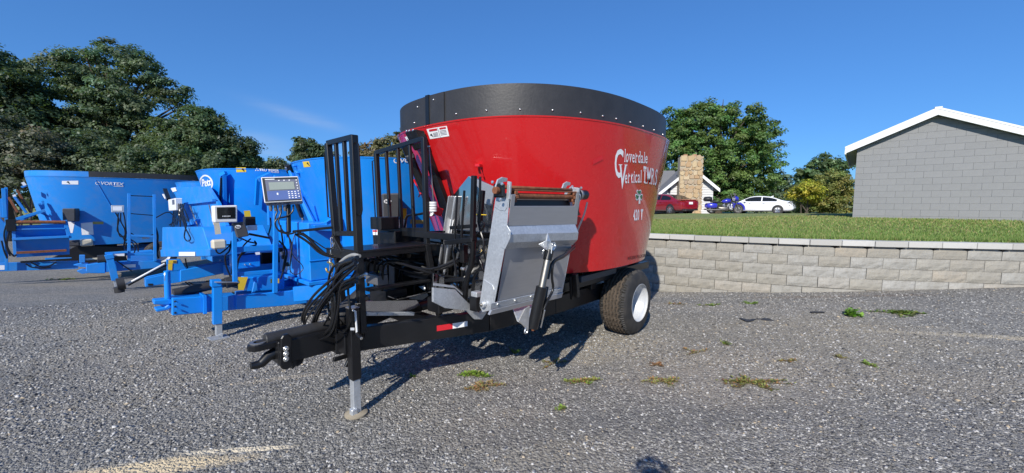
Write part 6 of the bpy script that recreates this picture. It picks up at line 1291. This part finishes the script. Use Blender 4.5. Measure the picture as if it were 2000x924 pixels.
# ------------------------------------------------------------------ cars and motorcycle on the driveway
M['carred'] = paint('dark_red_car_paint', (.23, .006, .014), .22, .8, damt=.02); M['carwhite'] = paint('white_car_paint', (.78, .79, .80), .25, .6, damt=.02)
M['bikeblue'] = paint('violet_blue_paint', (.025, .03, .42), .22, .8, damt=.02); M['alloy'] = plain('alloy', (.62, .63, .65), .25, .9, var=.05); M['tail'] = plain('red_lens', (.22, .01, .012), .15); M['trim'] = plain('dark_trim', (.02, .02, .022), .5)
def loft(secs, smooth=60):
    n = len(secs[0]); vs = [p for s_ in secs for p in s_]; fs = [(i * n + j, i * n + (j + 1) % n, (i + 1) * n + (j + 1) % n, (i + 1) * n + j) for i in range(len(secs) - 1) for j in range(n)]
    return MB().add(vs, fs + [tuple(range(n))[::-1], tuple(range((len(secs) - 1) * n, len(secs) * n))])
def car(name, x, y, deg, paintn, label, sp, H=1.47, coupe=0):
    e = empty(name, (x, y, lawn_z(x, y) + .03), math.radians(deg), label=label, cat='car')
    st = [(-2.45, .46, .74, .62), (-2.42, .34, .92, .76), (-2.32, .28, 1.00, .83), (-2.0, .24, 1.04, .88), (-1.4, .22, 1.03, .905), (-.6, .2, .99, .915), (.3, .2, .96, .915), (1.1, .2, .95, .905), (1.6, .22, .91, .885), (2.1, .26, .80, .82), (2.35, .32, .69, .72), (2.44, .38, .60, .58)]
    secs = []
    for (X, zl_, zb, hw) in st:
        h = [(0, zl_), (hw * .82, zl_), (hw * .96, zl_ + .08), (hw * .995, zl_ + .4 * (zb - zl_)), (hw, zl_ + .62 * (zb - zl_)), (hw * .985, zb - .1), (hw * .94, zb - .025), (hw * .8, zb + .012), (0, zb + .035)]
        secs.append([(X, a, b_) for a, b_ in h] + [(X, -a, b_) for a, b_ in h[-2:0:-1]])
    o = loft(secs).build('body', M[paintn], e, smooth=50); md = o.modifiers.new('round', 'SUBSURF'); md.levels = md.render_levels = 1
    gs = [(-1.95, 1.03), (-1.55, 1.15), (-1.15, 1.31), (-.8, 1.405), (-.3, H - .015), (.05, H), (.35, H - .02), (.62, H - .08), (.95, 1.24), (1.25, 1.07), (1.42, .98)]
    zb = lambda X: 1.0
    def gp(X, t, off=0):
        zt_ = float(np.interp(X, [a for a, _ in gs], [b_ for _, b_ in gs])); f = (zt_ - .95) / (H - .95); hwb = .83 - .04 * (abs(X) / 1.9) ** 2; hwt = hwb - .24 * f
        return (X, (hwb + (hwt - hwb) * t) + off, .95 + (zt_ - .95) * t)
    secs = []
    for X, zt_ in gs:
        a, b_, c_, d_ = gp(X, 0), gp(X, .5), gp(X, .9), gp(X, 1); L_ = [a, b_, c_, (X, d_[1] - .06, d_[2] + .0)]
        secs.append(L_ + [(X, 0, d_[2] + .012)] + [(p[0], -p[1], p[2]) for p in L_[::-1]])
    loft(secs).build('cabin', M[paintn], e, smooth=50)
    for sg in (1, -1):
        for xa, xb_, in ((-1.32, -.32), (-.24, .95)):
            N2 = 7; vs = []
            for i in range(N2 + 1):
                X = xa + (xb_ - xa) * i / N2
                zt_ = float(np.interp(X, [a for a, _ in gs], [b_ for _, b_ in gs])); hi_ = max(.2, (zt_ - .06 - .95) / (zt_ - .95)) * .98
                lo_ = min(hi_ - .02, (1.03 - .95) / (zt_ - .95))
                for t_ in (lo_, (lo_ + hi_) / 2, hi_): p = gp(X, t_, .010); vs.append((p[0], p[1] * sg, p[2]))
            MB().add(vs, [(i * 3 + k, i * 3 + 3 + k, i * 3 + 4 + k, i * 3 + 1 + k) for i in range(N2) for k in (0, 1)]).build('side_window', M['glass'], e, smooth=60)
    def slope_glass(xa, xb_, nm):
        vs = []
        for i in range(5):
            X = xa + (xb_ - xa) * i / 4; d_ = gp(X, 1); w_ = gp(X, .93)[1] - .09
            for k in (-1, -.5, 0, .5, 1): vs.append((X, w_ * k, d_[2] + .022 - .006 * abs(k)))
        MB().add(vs, [(i * 5 + k, i * 5 + 5 + k, i * 5 + 6 + k, i * 5 + 1 + k) for i in range(4) for k in range(4)]).build(nm, M['glass'], e, smooth=60)
    slope_glass(-1.82, -.92, 'rear_window'); slope_glass(.68, 1.36, 'windscreen')
    for wx in (-1.42, 1.42):
        for sg in (1, -1):
            hw = .905; h = bpy.data.objects.new('wheel', None); C.objects.link(h); h.parent = e; h.location = (wx, sg * (hw - .10), .335); h.rotation_euler = (0, 0, 0 if sg > 0 else math.pi)
            MB().lathe([(.385, -.2), (.385, .102), (.36, .108), (.2, .108)], (wx, sg * (hw - .10), .36), (0, sg, 0), 28).build('wheel_arch', M['trim'], e, smooth=40)
            MB().lathe([(.22, .1), (.25, .118), (.315, .112), (.335, .09), (.335, -.09), (.3, -.11)], (0, 0, 0), (0, 1, 0), 28).build('tyre', M['tyre'], h, smooth=40)
            MB().lathe([(.232, .112), (.222, .118), (.215, .08), (.18, .06), (.001, .06)], (0, 0, 0), (0, 1, 0), 28).build('rim', M['stl_mid'], h, smooth=40)
            mb = MB()
            for i in range(sp):
                a = 2 * math.pi * i / sp + .3; mb.bar((.03 * math.cos(a), .105, .03 * math.sin(a)), (.222 * math.cos(a), .114, .222 * math.sin(a)), .055, .02, (0, 1, 0))
            mb.lathe([(.06, .09), (.06, .12), (.001, .122)], (0, 0, 0), (0, 1, 0), 14).build('spokes', M['alloy'], h, smooth=40)
    for sg in (1, -1):
        MB().prism([(-2.43, sg * .36, .86), (-2.39, sg * .76, .86), (-2.10, sg * .895, .90), (-2.10, sg * .885, .97), (-2.36, sg * .78, .985), (-2.42, sg * .5, .965)] if coupe else [(-2.44, sg * .30, .87), (-2.41, sg * .74, .85), (-2.02, sg * .90, .90), (-2.06, sg * .895, .945), (-2.38, sg * .78, .965), (-2.43, sg * .3, .915)], (-.03, sg * .015, 0)).build('tail_light', M['tail'] if coupe else M['trim'], e, bevel=.004)
        MB().box((.88, sg * .98, 1.03), (.14, .2, .12)).build('mirror', M[paintn], e, bevel=.03, seg=2)
        for hx in (-.45, .55): MB().box((hx, sg * .925, .86), (.17, .02, .025)).build('door_handle', M['alloy'] if not coupe else M[paintn], e)
        MB().prism([(2.2, sg * .5, .66), (2.36, sg * .66, .64), (2.15, sg * .82, .70), (2.1, sg * .8, .78), (2.2, sg * .6, .76)], (.02, sg * .01, .01)).build('headlight', M['alloy'], e)
    MB().box((-2.475, 0, .80 if coupe else .74), (.02, .32, .16)).build('number_plate', M['wdecal'], e); MB().box((-2.40, 0, .33), (.16, 1.3, .10)).build('bumper_trim', M['trim'], e, bevel=.02)
    if coupe: MB().prism([(-2.4, -.72, 1.0), (-2.4, .72, 1.0), (-2.2, .76, 1.05), (-2.2, -.76, 1.05)], (0, 0, .02)).build('boot_spoiler', M[paintn], e); MB().tube([(-2.5, .45, .30), (-2.2, .45, .30)], .05, 10).build('exhaust', M['chrome'], e)
    else: MB().prism([(-.75, -.02, H - .05), (-.95, -.02, H - .08), (-.98, -.02, H + .03)], (0, .04, 0)).build('roof_fin', M[paintn], e)
    MB().box((0, 0, .26), (4.0, 1.5, .12)).build('underbody', M['trim'], e)
    return e
def wpt(px, Y): return at(px, Y)
car('parked_car', wpt(1300, 30.4), 30.4, 110, 'carred', 'dark red sedan parked beside the stone chimney, rear towards the lawn', 6, coupe=1)
car('parked_car', wpt(1482, 33.5), 33.5, 138, 'carwhite', 'white sedan parked behind the blue motorcycle', 5)
# motorcycle
bx_, by_ = wpt(1413, 27.2), 27.2
mc = empty('motorcycle', (bx_, by_, lawn_z(bx_, by_) + .03), math.radians(-14), label='violet blue touring motorcycle with black luggage box parked before the white car', cat='motorcycle')
def mp_(name, mb, mat, **k): return mb.build(name, M[mat], mc, **k)
for x_, r in ((.86, .32), (-.78, .31)):
    h = bpy.data.objects.new('wheel', None); C.objects.link(h); h.parent = mc; h.location = (x_, 0, r)
    MB().lathe([(r * .70, .05), (r * .9, .075), (r, .045), (r * 1.01, 0), (r, -.045), (r * .9, -.075), (r * .70, -.05)], (0, 0, 0), (0, 1, 0), 30, True).build('tyre', M['tyre'], h, smooth=50)
    mb = MB().lathe([(r * .72, .05), (r * .62, .05), (r * .62, -.05), (r * .72, -.05)], (0, 0, 0), (0, 1, 0), 30, True).lathe([(.001, .07), (.06, .07), (.06, -.07), (.001, -.07)], (0, 0, 0), (0, 1, 0), 14)
    for i in range(9): a = 2 * math.pi * i / 9; mb.bar((.05 * math.cos(a), 0, .05 * math.sin(a)), (r * .65 * math.cos(a), 0, r * .65 * math.sin(a)), .03, .02, (0, 1, 0))
    mb.build('rim', M['chrome'], h, smooth=40); MB().lathe([(.12, .062), (.17, .062), (.17, .068), (.12, .068)], (0, 0, 0), (0, 1, 0), 24, True).build('brake_disc', M['chrome'], h)
fen = [(.86 + .37 * math.cos(a), 0, .32 + .37 * math.sin(a)) for a in np.linspace(-.2, 2.7, 14)]
mb = MB()
for a, b_ in zip(fen[:-1], fen[1:]): mb.bar(a, b_, .15, .02, (0, 1, 0))
mp_('front_fender', mb, 'bikeblue')
for sg in (1, -1): mp_('fork', MB().tube([(.86, sg * .11, .32), (.60, sg * .11, .98)], .028, 10), 'chrome', smooth=50)
sec_ = lambda X, w_, z0, z1: [(X, w_ * math.cos(a), (z0 + z1) / 2 + (z1 - z0) / 2 * math.sin(a)) for a in np.linspace(0, 2 * math.pi, 12, endpoint=False)]
mp_('fuel_tank', loft([sec_(.42, .06, .80, .92), sec_(.36, .15, .74, .99), sec_(.15, .18, .70, 1.02), sec_(-.08, .14, .70, .92), sec_(-.16, .07, .72, .86)]), 'bikeblue', smooth=60)
mp_('fairing', loft([sec_(.84, .14, .86, 1.04), sec_(.80, .30, .80, 1.14), sec_(.66, .42, .82, 1.20), sec_(.58, .40, .86, 1.18)]), 'bikeblue', smooth=60)
mp_('windshield', MB().prism([(.70, -.30, 1.16), (.70, .30, 1.16), (.58, .22, 1.36), (.58, -.22, 1.36)], (.01, 0, .004)), 'glass'); mp_('headlight', MB().lathe([(.001, .06), (.07, .05), (.09, .0), (.08, -.06)], (.83, 0, .96), (1, 0, 0), 18), 'chrome', smooth=50)
mp_('seat', loft([sec_(-.10, .10, .70, .80), sec_(-.25, .18, .68, .80), sec_(-.5, .2, .68, .82), sec_(-.6, .18, .72, .90), sec_(-.85, .17, .74, .92)]), 'trim', smooth=60)
for sg in (1, -1):
    mp_('saddle_bag', loft([sec_(-1.14, .09, .42, .62), sec_(-1.08, .12, .38, .70), sec_(-.7, .13, .36, .72), sec_(-.52, .11, .40, .68)]), 'bikeblue', smooth=60).location = (0, sg * .30, 0)
    mp_('exhaust', MB().tube([(.05, sg * .17, .40), (.0, sg * .22, .28), (-.4, sg * .27, .26), (-1.2, sg * .30, .28)], [.03, .035, .045, .05], 12), 'chrome', smooth=50); mp_('leg_shield', MB().prism([(.46, sg * .2, .35), (.50, sg * .40, .38), (.46, sg * .42, .72), (.40, sg * .22, .76)], (.06, 0, 0)), 'bikeblue', bevel=.03)
    mp_('crash_bar', MB().tube([(.42, sg * .05, .70), (.45, sg * .40, .66), (.42, sg * .40, .35), (.38, sg * .05, .28)], .018, 8), 'chrome', smooth=50); mp_('mirror', MB().tube([(.55, sg * .3, 1.12), (.5, sg * .42, 1.28)], .012, 6).lathe([(.001, 0), (.07, .0), (.06, .03), (.001, .03)], (.5, sg * .44, 1.31), (1, 0, 0), 12), 'chrome', smooth=50)
    mp_('engine_cylinder', MB().lathe([(.09 if i % 2 else .11, i * .025) for i in range(11)], (.12 + sg * .08, 0, .42), (sg * .42, 0, .9), 16), 'alloy')
mp_('engine_case', loft([sec_(.32, .12, .24, .46), sec_(.2, .2, .2, .5), sec_(-.2, .2, .2, .5), sec_(-.35, .14, .26, .5)]), 'chrome', smooth=60); mp_('handlebar', MB().tube([(.3, .42, 1.06), (.5, .3, 1.14), (.56, 0, 1.08), (.5, -.3, 1.14), (.3, -.42, 1.06)], .016, 8), 'chrome', smooth=50)
mp_('luggage_box', loft([sec_(-1.28, .22, .86, 1.06), sec_(-1.22, .30, .82, 1.14), sec_(-.92, .32, .82, 1.16), sec_(-.80, .26, .84, 1.12)]), 'trim', smooth=60); mp_('frame', MB().bar((.55, 0, .8), (-.7, 0, .42), .08).bar((.35, 0, .28), (-.75, 0, .3), .1), 'trim'); mp_('rear_fender', MB().prism([(-.55, -.09, .60), (-1.0, -.09, .62), (-1.18, -.09, .40), (-1.12, -.09, .38), (-.95, -.09, .55), (-.6, -.09, .52)], (0, .18, 0)), 'bikeblue'); mp_('side_stand', MB().bar((.0, .12, .25), (.1, .3, 0.0), .025), 'chrome')
# ------------------------------------------------------------------ weeds in the gravel
M['weed'] = leaf_mat('weed_leaf', .3, .6)
def gpt(px, py):
    r = ray(px, py); t_ = 2.0
    for _ in range(40): t_ += ((g(r[0] * t_, r[1] * t_) - CAMH) - r[2] * t_) / r[2] * .7
    return r[0] * t_, r[1] * t_
def weed(name, px, py, wx, wy, h, n, cols, label, seed, leaf=.03, cat='weed', blade=False, group=None):
    x, y = gpt(px, py); k = y / FPX; r = np.random.default_rng(seed); e = empty(name, (x, y, g(x, y)), label=label, cat=cat, group=group)
    ns = max(4, n // 40); ang = r.uniform(0, 6.283, ns); ln = r.uniform(.25, 1.0, ns) ; V = []; c = []
    n = int(n * 1.15); h *= .7; sx, sy = wx * k * .62, wy * k * .6 / max(.18, (CAMH / y))
    for i in range(n):
        s_ = r.integers(ns); t_ = r.random() ** .7; ox = math.cos(ang[s_]) * sx * ln[s_] * t_ + r.normal(0, .02) * sx * 2; oy = math.sin(ang[s_]) * sy * ln[s_] * t_ + r.normal(0, .02) * sy * 2
        gz = g(x + ox, y + oy) - g(x, y); a = r.uniform(0, 6.283)
        if blade:
            hh = h * r.uniform(.4, 1.1); w_ = .0035; b0 = np.array([ox * .35, oy * .35, gz]); tip = np.array([ox, oy, gz + hh]); d = np.array([math.cos(a) * w_, math.sin(a) * w_, 0]); md = (b0 + tip) / 2 + np.array([0, 0, hh * .25]); V.append([b0 - d, b0 + d, md * .4 + tip * .6, tip])
        else:
            z_ = gz + .004 + h * (1 - t_) * r.random() + .012 * r.random(); p = np.array([ox, oy, z_]); l_ = leaf * r.uniform(.5, 1.3); u_ = np.array([math.cos(a), math.sin(a), r.uniform(-.1, .7)]) * l_; v_ = np.array([-math.sin(a), math.cos(a), r.uniform(-.3, .3)]) * l_ * .32
            V.append([p, p + u_ * .5 + v_, p + u_, p + u_ * .5 - v_])
        q = cols[r.integers(len(cols))]; c.append(np.array(q) * r.uniform(.7, 1.3))
    o = bpy.data.objects.new('leaves', np_mesh('leaves', np.array(V), np.array(c), M['weed'], 4)); C.objects.link(o); o.parent = e
    mb = MB()
    for i in range(min(ns, 14)): mb.tube([(0, 0, .004), (math.cos(ang[i]) * sx * ln[i] * .5, math.sin(ang[i]) * sy * ln[i] * .5, .008 + g(x + math.cos(ang[i]) * sx * .5, y + math.sin(ang[i]) * sy * .5) - g(x, y)), (math.cos(ang[i]) * sx * ln[i], math.sin(ang[i]) * sy * ln[i], .008 + g(x + math.cos(ang[i]) * sx, y + math.sin(ang[i]) * sy) - g(x, y))], .0022, 4)
    mb.build('stems', M['weedstem'], e); return e
M['weedstem'] = plain('weed_stem', (.13, .09, .045), .8)
GR, OL, RD, BR_ = (.20, .34, .05), (.29, .31, .09), (.40, .20, .09), (.36, .28, .14)
weed('weed', 926, 734, 66, 22, .05, 420, [GR, GR, OL, (.25, .40, .06)], 'bright green spreading weed, upper left of a two toned pair', 1, .028)
weed('weed', 940, 757, 110, 26, .025, 420, [RD, BR_, OL, BR_], 'brownish red creeping weed just below the bright green one', 2, .022)
weed('weed', 1141, 747, 82, 18, .03, 330, [GR, OL, OL, RD], 'flat olive weed strip between the two toned pair and the tyre side weeds', 3, .024)
weed('weed', 1292, 746, 76, 20, .03, 300, [OL, OL, RD, BR_], 'olive weed with reddish stems below the tyre', 4, .024)
weed('weed', 1462, 749, 150, 28, .03, 560, [OL, OL, (.14, .15, .03), RD], 'widest creeping weed right of centre in the foreground gravel', 5, .026)
weed('weed', 1103, 801, 28, 14, .03, 90, [GR, OL], 'small lone green weed nearest the camera', 6, .022)
weed('weed', 1662, 618, 30, 7, .17, 150, [(.20, .42, .05), GR], 'upright bushy bright green weed before the wall', 7, .07)
weed('grass_clump', 1468, 594, 34, 14, .07, 170, [GR, (.25, .38, .08)], 'bright grass clump near the foot of the wall', 8, cat='grass clump', blade=True)
weed('weed', 1752, 611, 100, 14, .02, 420, [OL, GR, (.10, .15, .03)], 'long low green mat right of the bushy weed', 9, .04)
weed('weed', 1690, 713, 44, 16, .03, 150, [OL, GR], 'small olive weed at the right of the foreground gravel', 10, .024); weed('weed', 1545, 706, 44, 18, .02, 130, [OL, BR_, RD], 'thin reddish weed left of the small olive weed', 11, .022); weed('weed', 1640, 700, 46, 14, .02, 110, [OL, BR_], 'sparse weed between the thin reddish and small olive ones', 12, .022)
weed('grass_clump', 1410, 671, 26, 18, .08, 80, [GR, OL], 'thin grass clump standing alone right of the tyre', 13, cat='grass clump', blade=True); weed('grass_clump', 806, 736, 30, 10, .05, 80, [GR, (.1, .18, .03)], 'green grass clump at the end of the jack shadow', 14, cat='grass clump', blade=True)
weed('grass_clump', 1006, 690, 44, 12, .08, 90, [GR, OL], 'thin grass along the edge of the wagon shadow', 15, cat='grass clump', blade=True); weed('weed', 1362, 690, 60, 22, .02, 120, [RD, OL, BR_], 'sparse reddish weed in front of the tyre', 16, .02); weed('weed', 1285, 714, 50, 14, .015, 90, [RD, (.25, .14, .06)], 'rust coloured low weed below the tyre', 17, .022)
weed('weed', 1390, 597, 50, 8, .02, 110, [OL, GR], 'flat green patch left of the grass clump by the wall', 18, .035); weed('weed', 1318, 595, 40, 8, .02, 80, [OL, RD], 'small reddish green patch beside the tyre near the wall', 19, .03); weed('weed', 618, 592, 44, 14, .05, 120, [GR, OL, (.2, .17, .06)], 'green weed under the blue tongue behind the hoses', 20, .035); weed('weed', 132, 546, 60, 6, .03, 150, [GR, OL], 'green patch at the far left before the blue mixers', 21, .05); weed('weed', 1080, 712, 70, 20, .015, 120, [RD, OL, OL], 'scattered reddish green weed in the gravel below the wagon shadow', 22, .02)
x, y = gpt(1478, 626); sc_ = empty('rubber_scrap', (x, y, g(x, y)), .05, label='thin black rubber scrap lying flat on the gravel before the wall', cat='scrap')
r = random.Random(2); pts = [(-.21 + i * .042, .035 + r.uniform(-.03, .05) - .03 * (i in (4, 5)), .010) for i in range(11)] + [(.21 - i * .042, -.04 + r.uniform(-.05, .03) + .03 * (i in (4, 5, 6)), .010) for i in range(11)]; MB().prism(pts, (0, 0, .006)).build('strip', M['rubber'], sc_)
x, y = gpt(1597, 612); MB().prism([(-.10, .02, .012), (.0, .03, .012), (.10, .02, .012), (.09, -.02, .012), (-.02, -.03, .012), (-.10, -.015, .012)], (0, 0, .012)).build('strip', M['rubber'], empty('rubber_scrap', (x, y, g(x, y)), label='small black rubber scrap left of the bushy weed', cat='scrap'))
# ------------------------------------------------------------------ the photographer, behind the camera; only the head's shadow is seen
ph = empty('person', (-0.02, -.2, 0), label='photographer standing behind the camera holding a phone, only the shadow shows', cat='person')
J = {'pel': (0, 0, .95), 'wai': (0, 0, 1.10), 'che': (0, .0, 1.34), 'neck': (0, .0, 1.58), 'headb': (0, .02, 1.66), 'head': (0, .03, 1.78), 'top': (0, .02, 1.87)}
for s_, n_ in ((1, 'l'), (-1, 'r')):
    J.update({n_ + 'hip': (s_ * .10, 0, .92), n_ + 'kne': (s_ * .12, .03, .50), n_ + 'ank': (s_ * .13, -.01, .09), n_ + 'toe': (s_ * .15, .17, .04), n_ + 'sho': (s_ * .19, .0, 1.44), n_ + 'elb': (s_ * .25, .08, 1.18), n_ + 'wri': (s_ * .12, .13, 1.55), n_ + 'pal': (s_ * .09, .14, 1.63)})
E_ = [('pel', 'wai'), ('wai', 'che'), ('che', 'neck'), ('neck', 'headb'), ('headb', 'head'), ('head', 'top')]
for n_ in 'lr': E_ += [('pel', n_ + 'hip'), (n_ + 'hip', n_ + 'kne'), (n_ + 'kne', n_ + 'ank'), (n_ + 'ank', n_ + 'toe'), ('che', n_ + 'sho'), (n_ + 'sho', n_ + 'elb'), (n_ + 'elb', n_ + 'wri'), (n_ + 'wri', n_ + 'pal')]
RD_ = dict(pel=.15, wai=.145, che=.155, neck=.06, headb=.075, head=.104, top=.06, hip=.095, kne=.062, ank=.042, toe=.035, sho=.075, elb=.045, wri=.03, pal=.028)
ks = list(J); me = bpy.data.meshes.new('body'); me.from_pydata([J[k] for k in ks], [(ks.index(a), ks.index(b_)) for a, b_ in E_], []); bo_ = bpy.data.objects.new('body', me); C.objects.link(bo_); bo_.parent = ph
sk = bo_.modifiers.new('skin', 'SKIN')
for i, k in enumerate(ks):
    rr_ = RD_.get(k, RD_.get(k[1:], .05)); me.skin_vertices[0].data[i].radius = (rr_, rr_ * (.75 if k in ('wai', 'che', 'pel') else 1)); me.skin_vertices[0].data[i].use_root = (k == 'pel')
ss = bo_.modifiers.new('sub', 'SUBSURF'); ss.levels = ss.render_levels = 2
me.materials.append(plain('dark_clothes', (.08, .09, .12), .8))
hr = np.random.default_rng(9); n = 500; d = hr.normal(0, 1, (n, 3)); d /= np.linalg.norm(d, axis=1)[:, None]; d = d[(d[:, 2] > -.15) & ((d[:, 1] < .4) | (d[:, 2] > .4))]; n = len(d)
P = np.array([0, .02, 1.80]) + d * np.array([.108, .112, .105]); t1 = np.cross(d, hr.normal(0, 1, d.shape)); t1 /= np.linalg.norm(t1, axis=1)[:, None]
V = np.stack([P - t1 * .012, P + t1 * .012, P + d * hr.uniform(.015, .05, (n, 1)) + t1 * .03], 1); o = bpy.data.objects.new('hair', np_mesh('hair', V, np.full((n, 3), .03), M['weed'], 3)); C.objects.link(o); o.parent = ph
MB().box((0, .175, 1.69), (.155, .008, .075)).build('phone', M['blackp'], ph, bevel=.004)
for s_ in (1, -1):
    for i in range(4): MB().tube([(s_ * .085, .14, 1.63 + .014 * i), (s_ * .10, .175, 1.655 + .016 * i), (s_ * .085, .187, 1.66 + .016 * i), (s_ * .07, .185, 1.66 + .016 * i)], [.009, .0085, .008, .0065], 7).build('finger', plain('skin', (.45, .28, .2), .6) if not (s_ < 0 or i) else bpy.data.materials['skin'], ph, smooth=60)
    MB().tube([(s_ * .08, .14, 1.62), (s_ * .07, .155, 1.66), (s_ * .05, .165, 1.69)], [.011, .010, .008], 7).build('thumb', bpy.data.materials['skin'], ph, smooth=60)
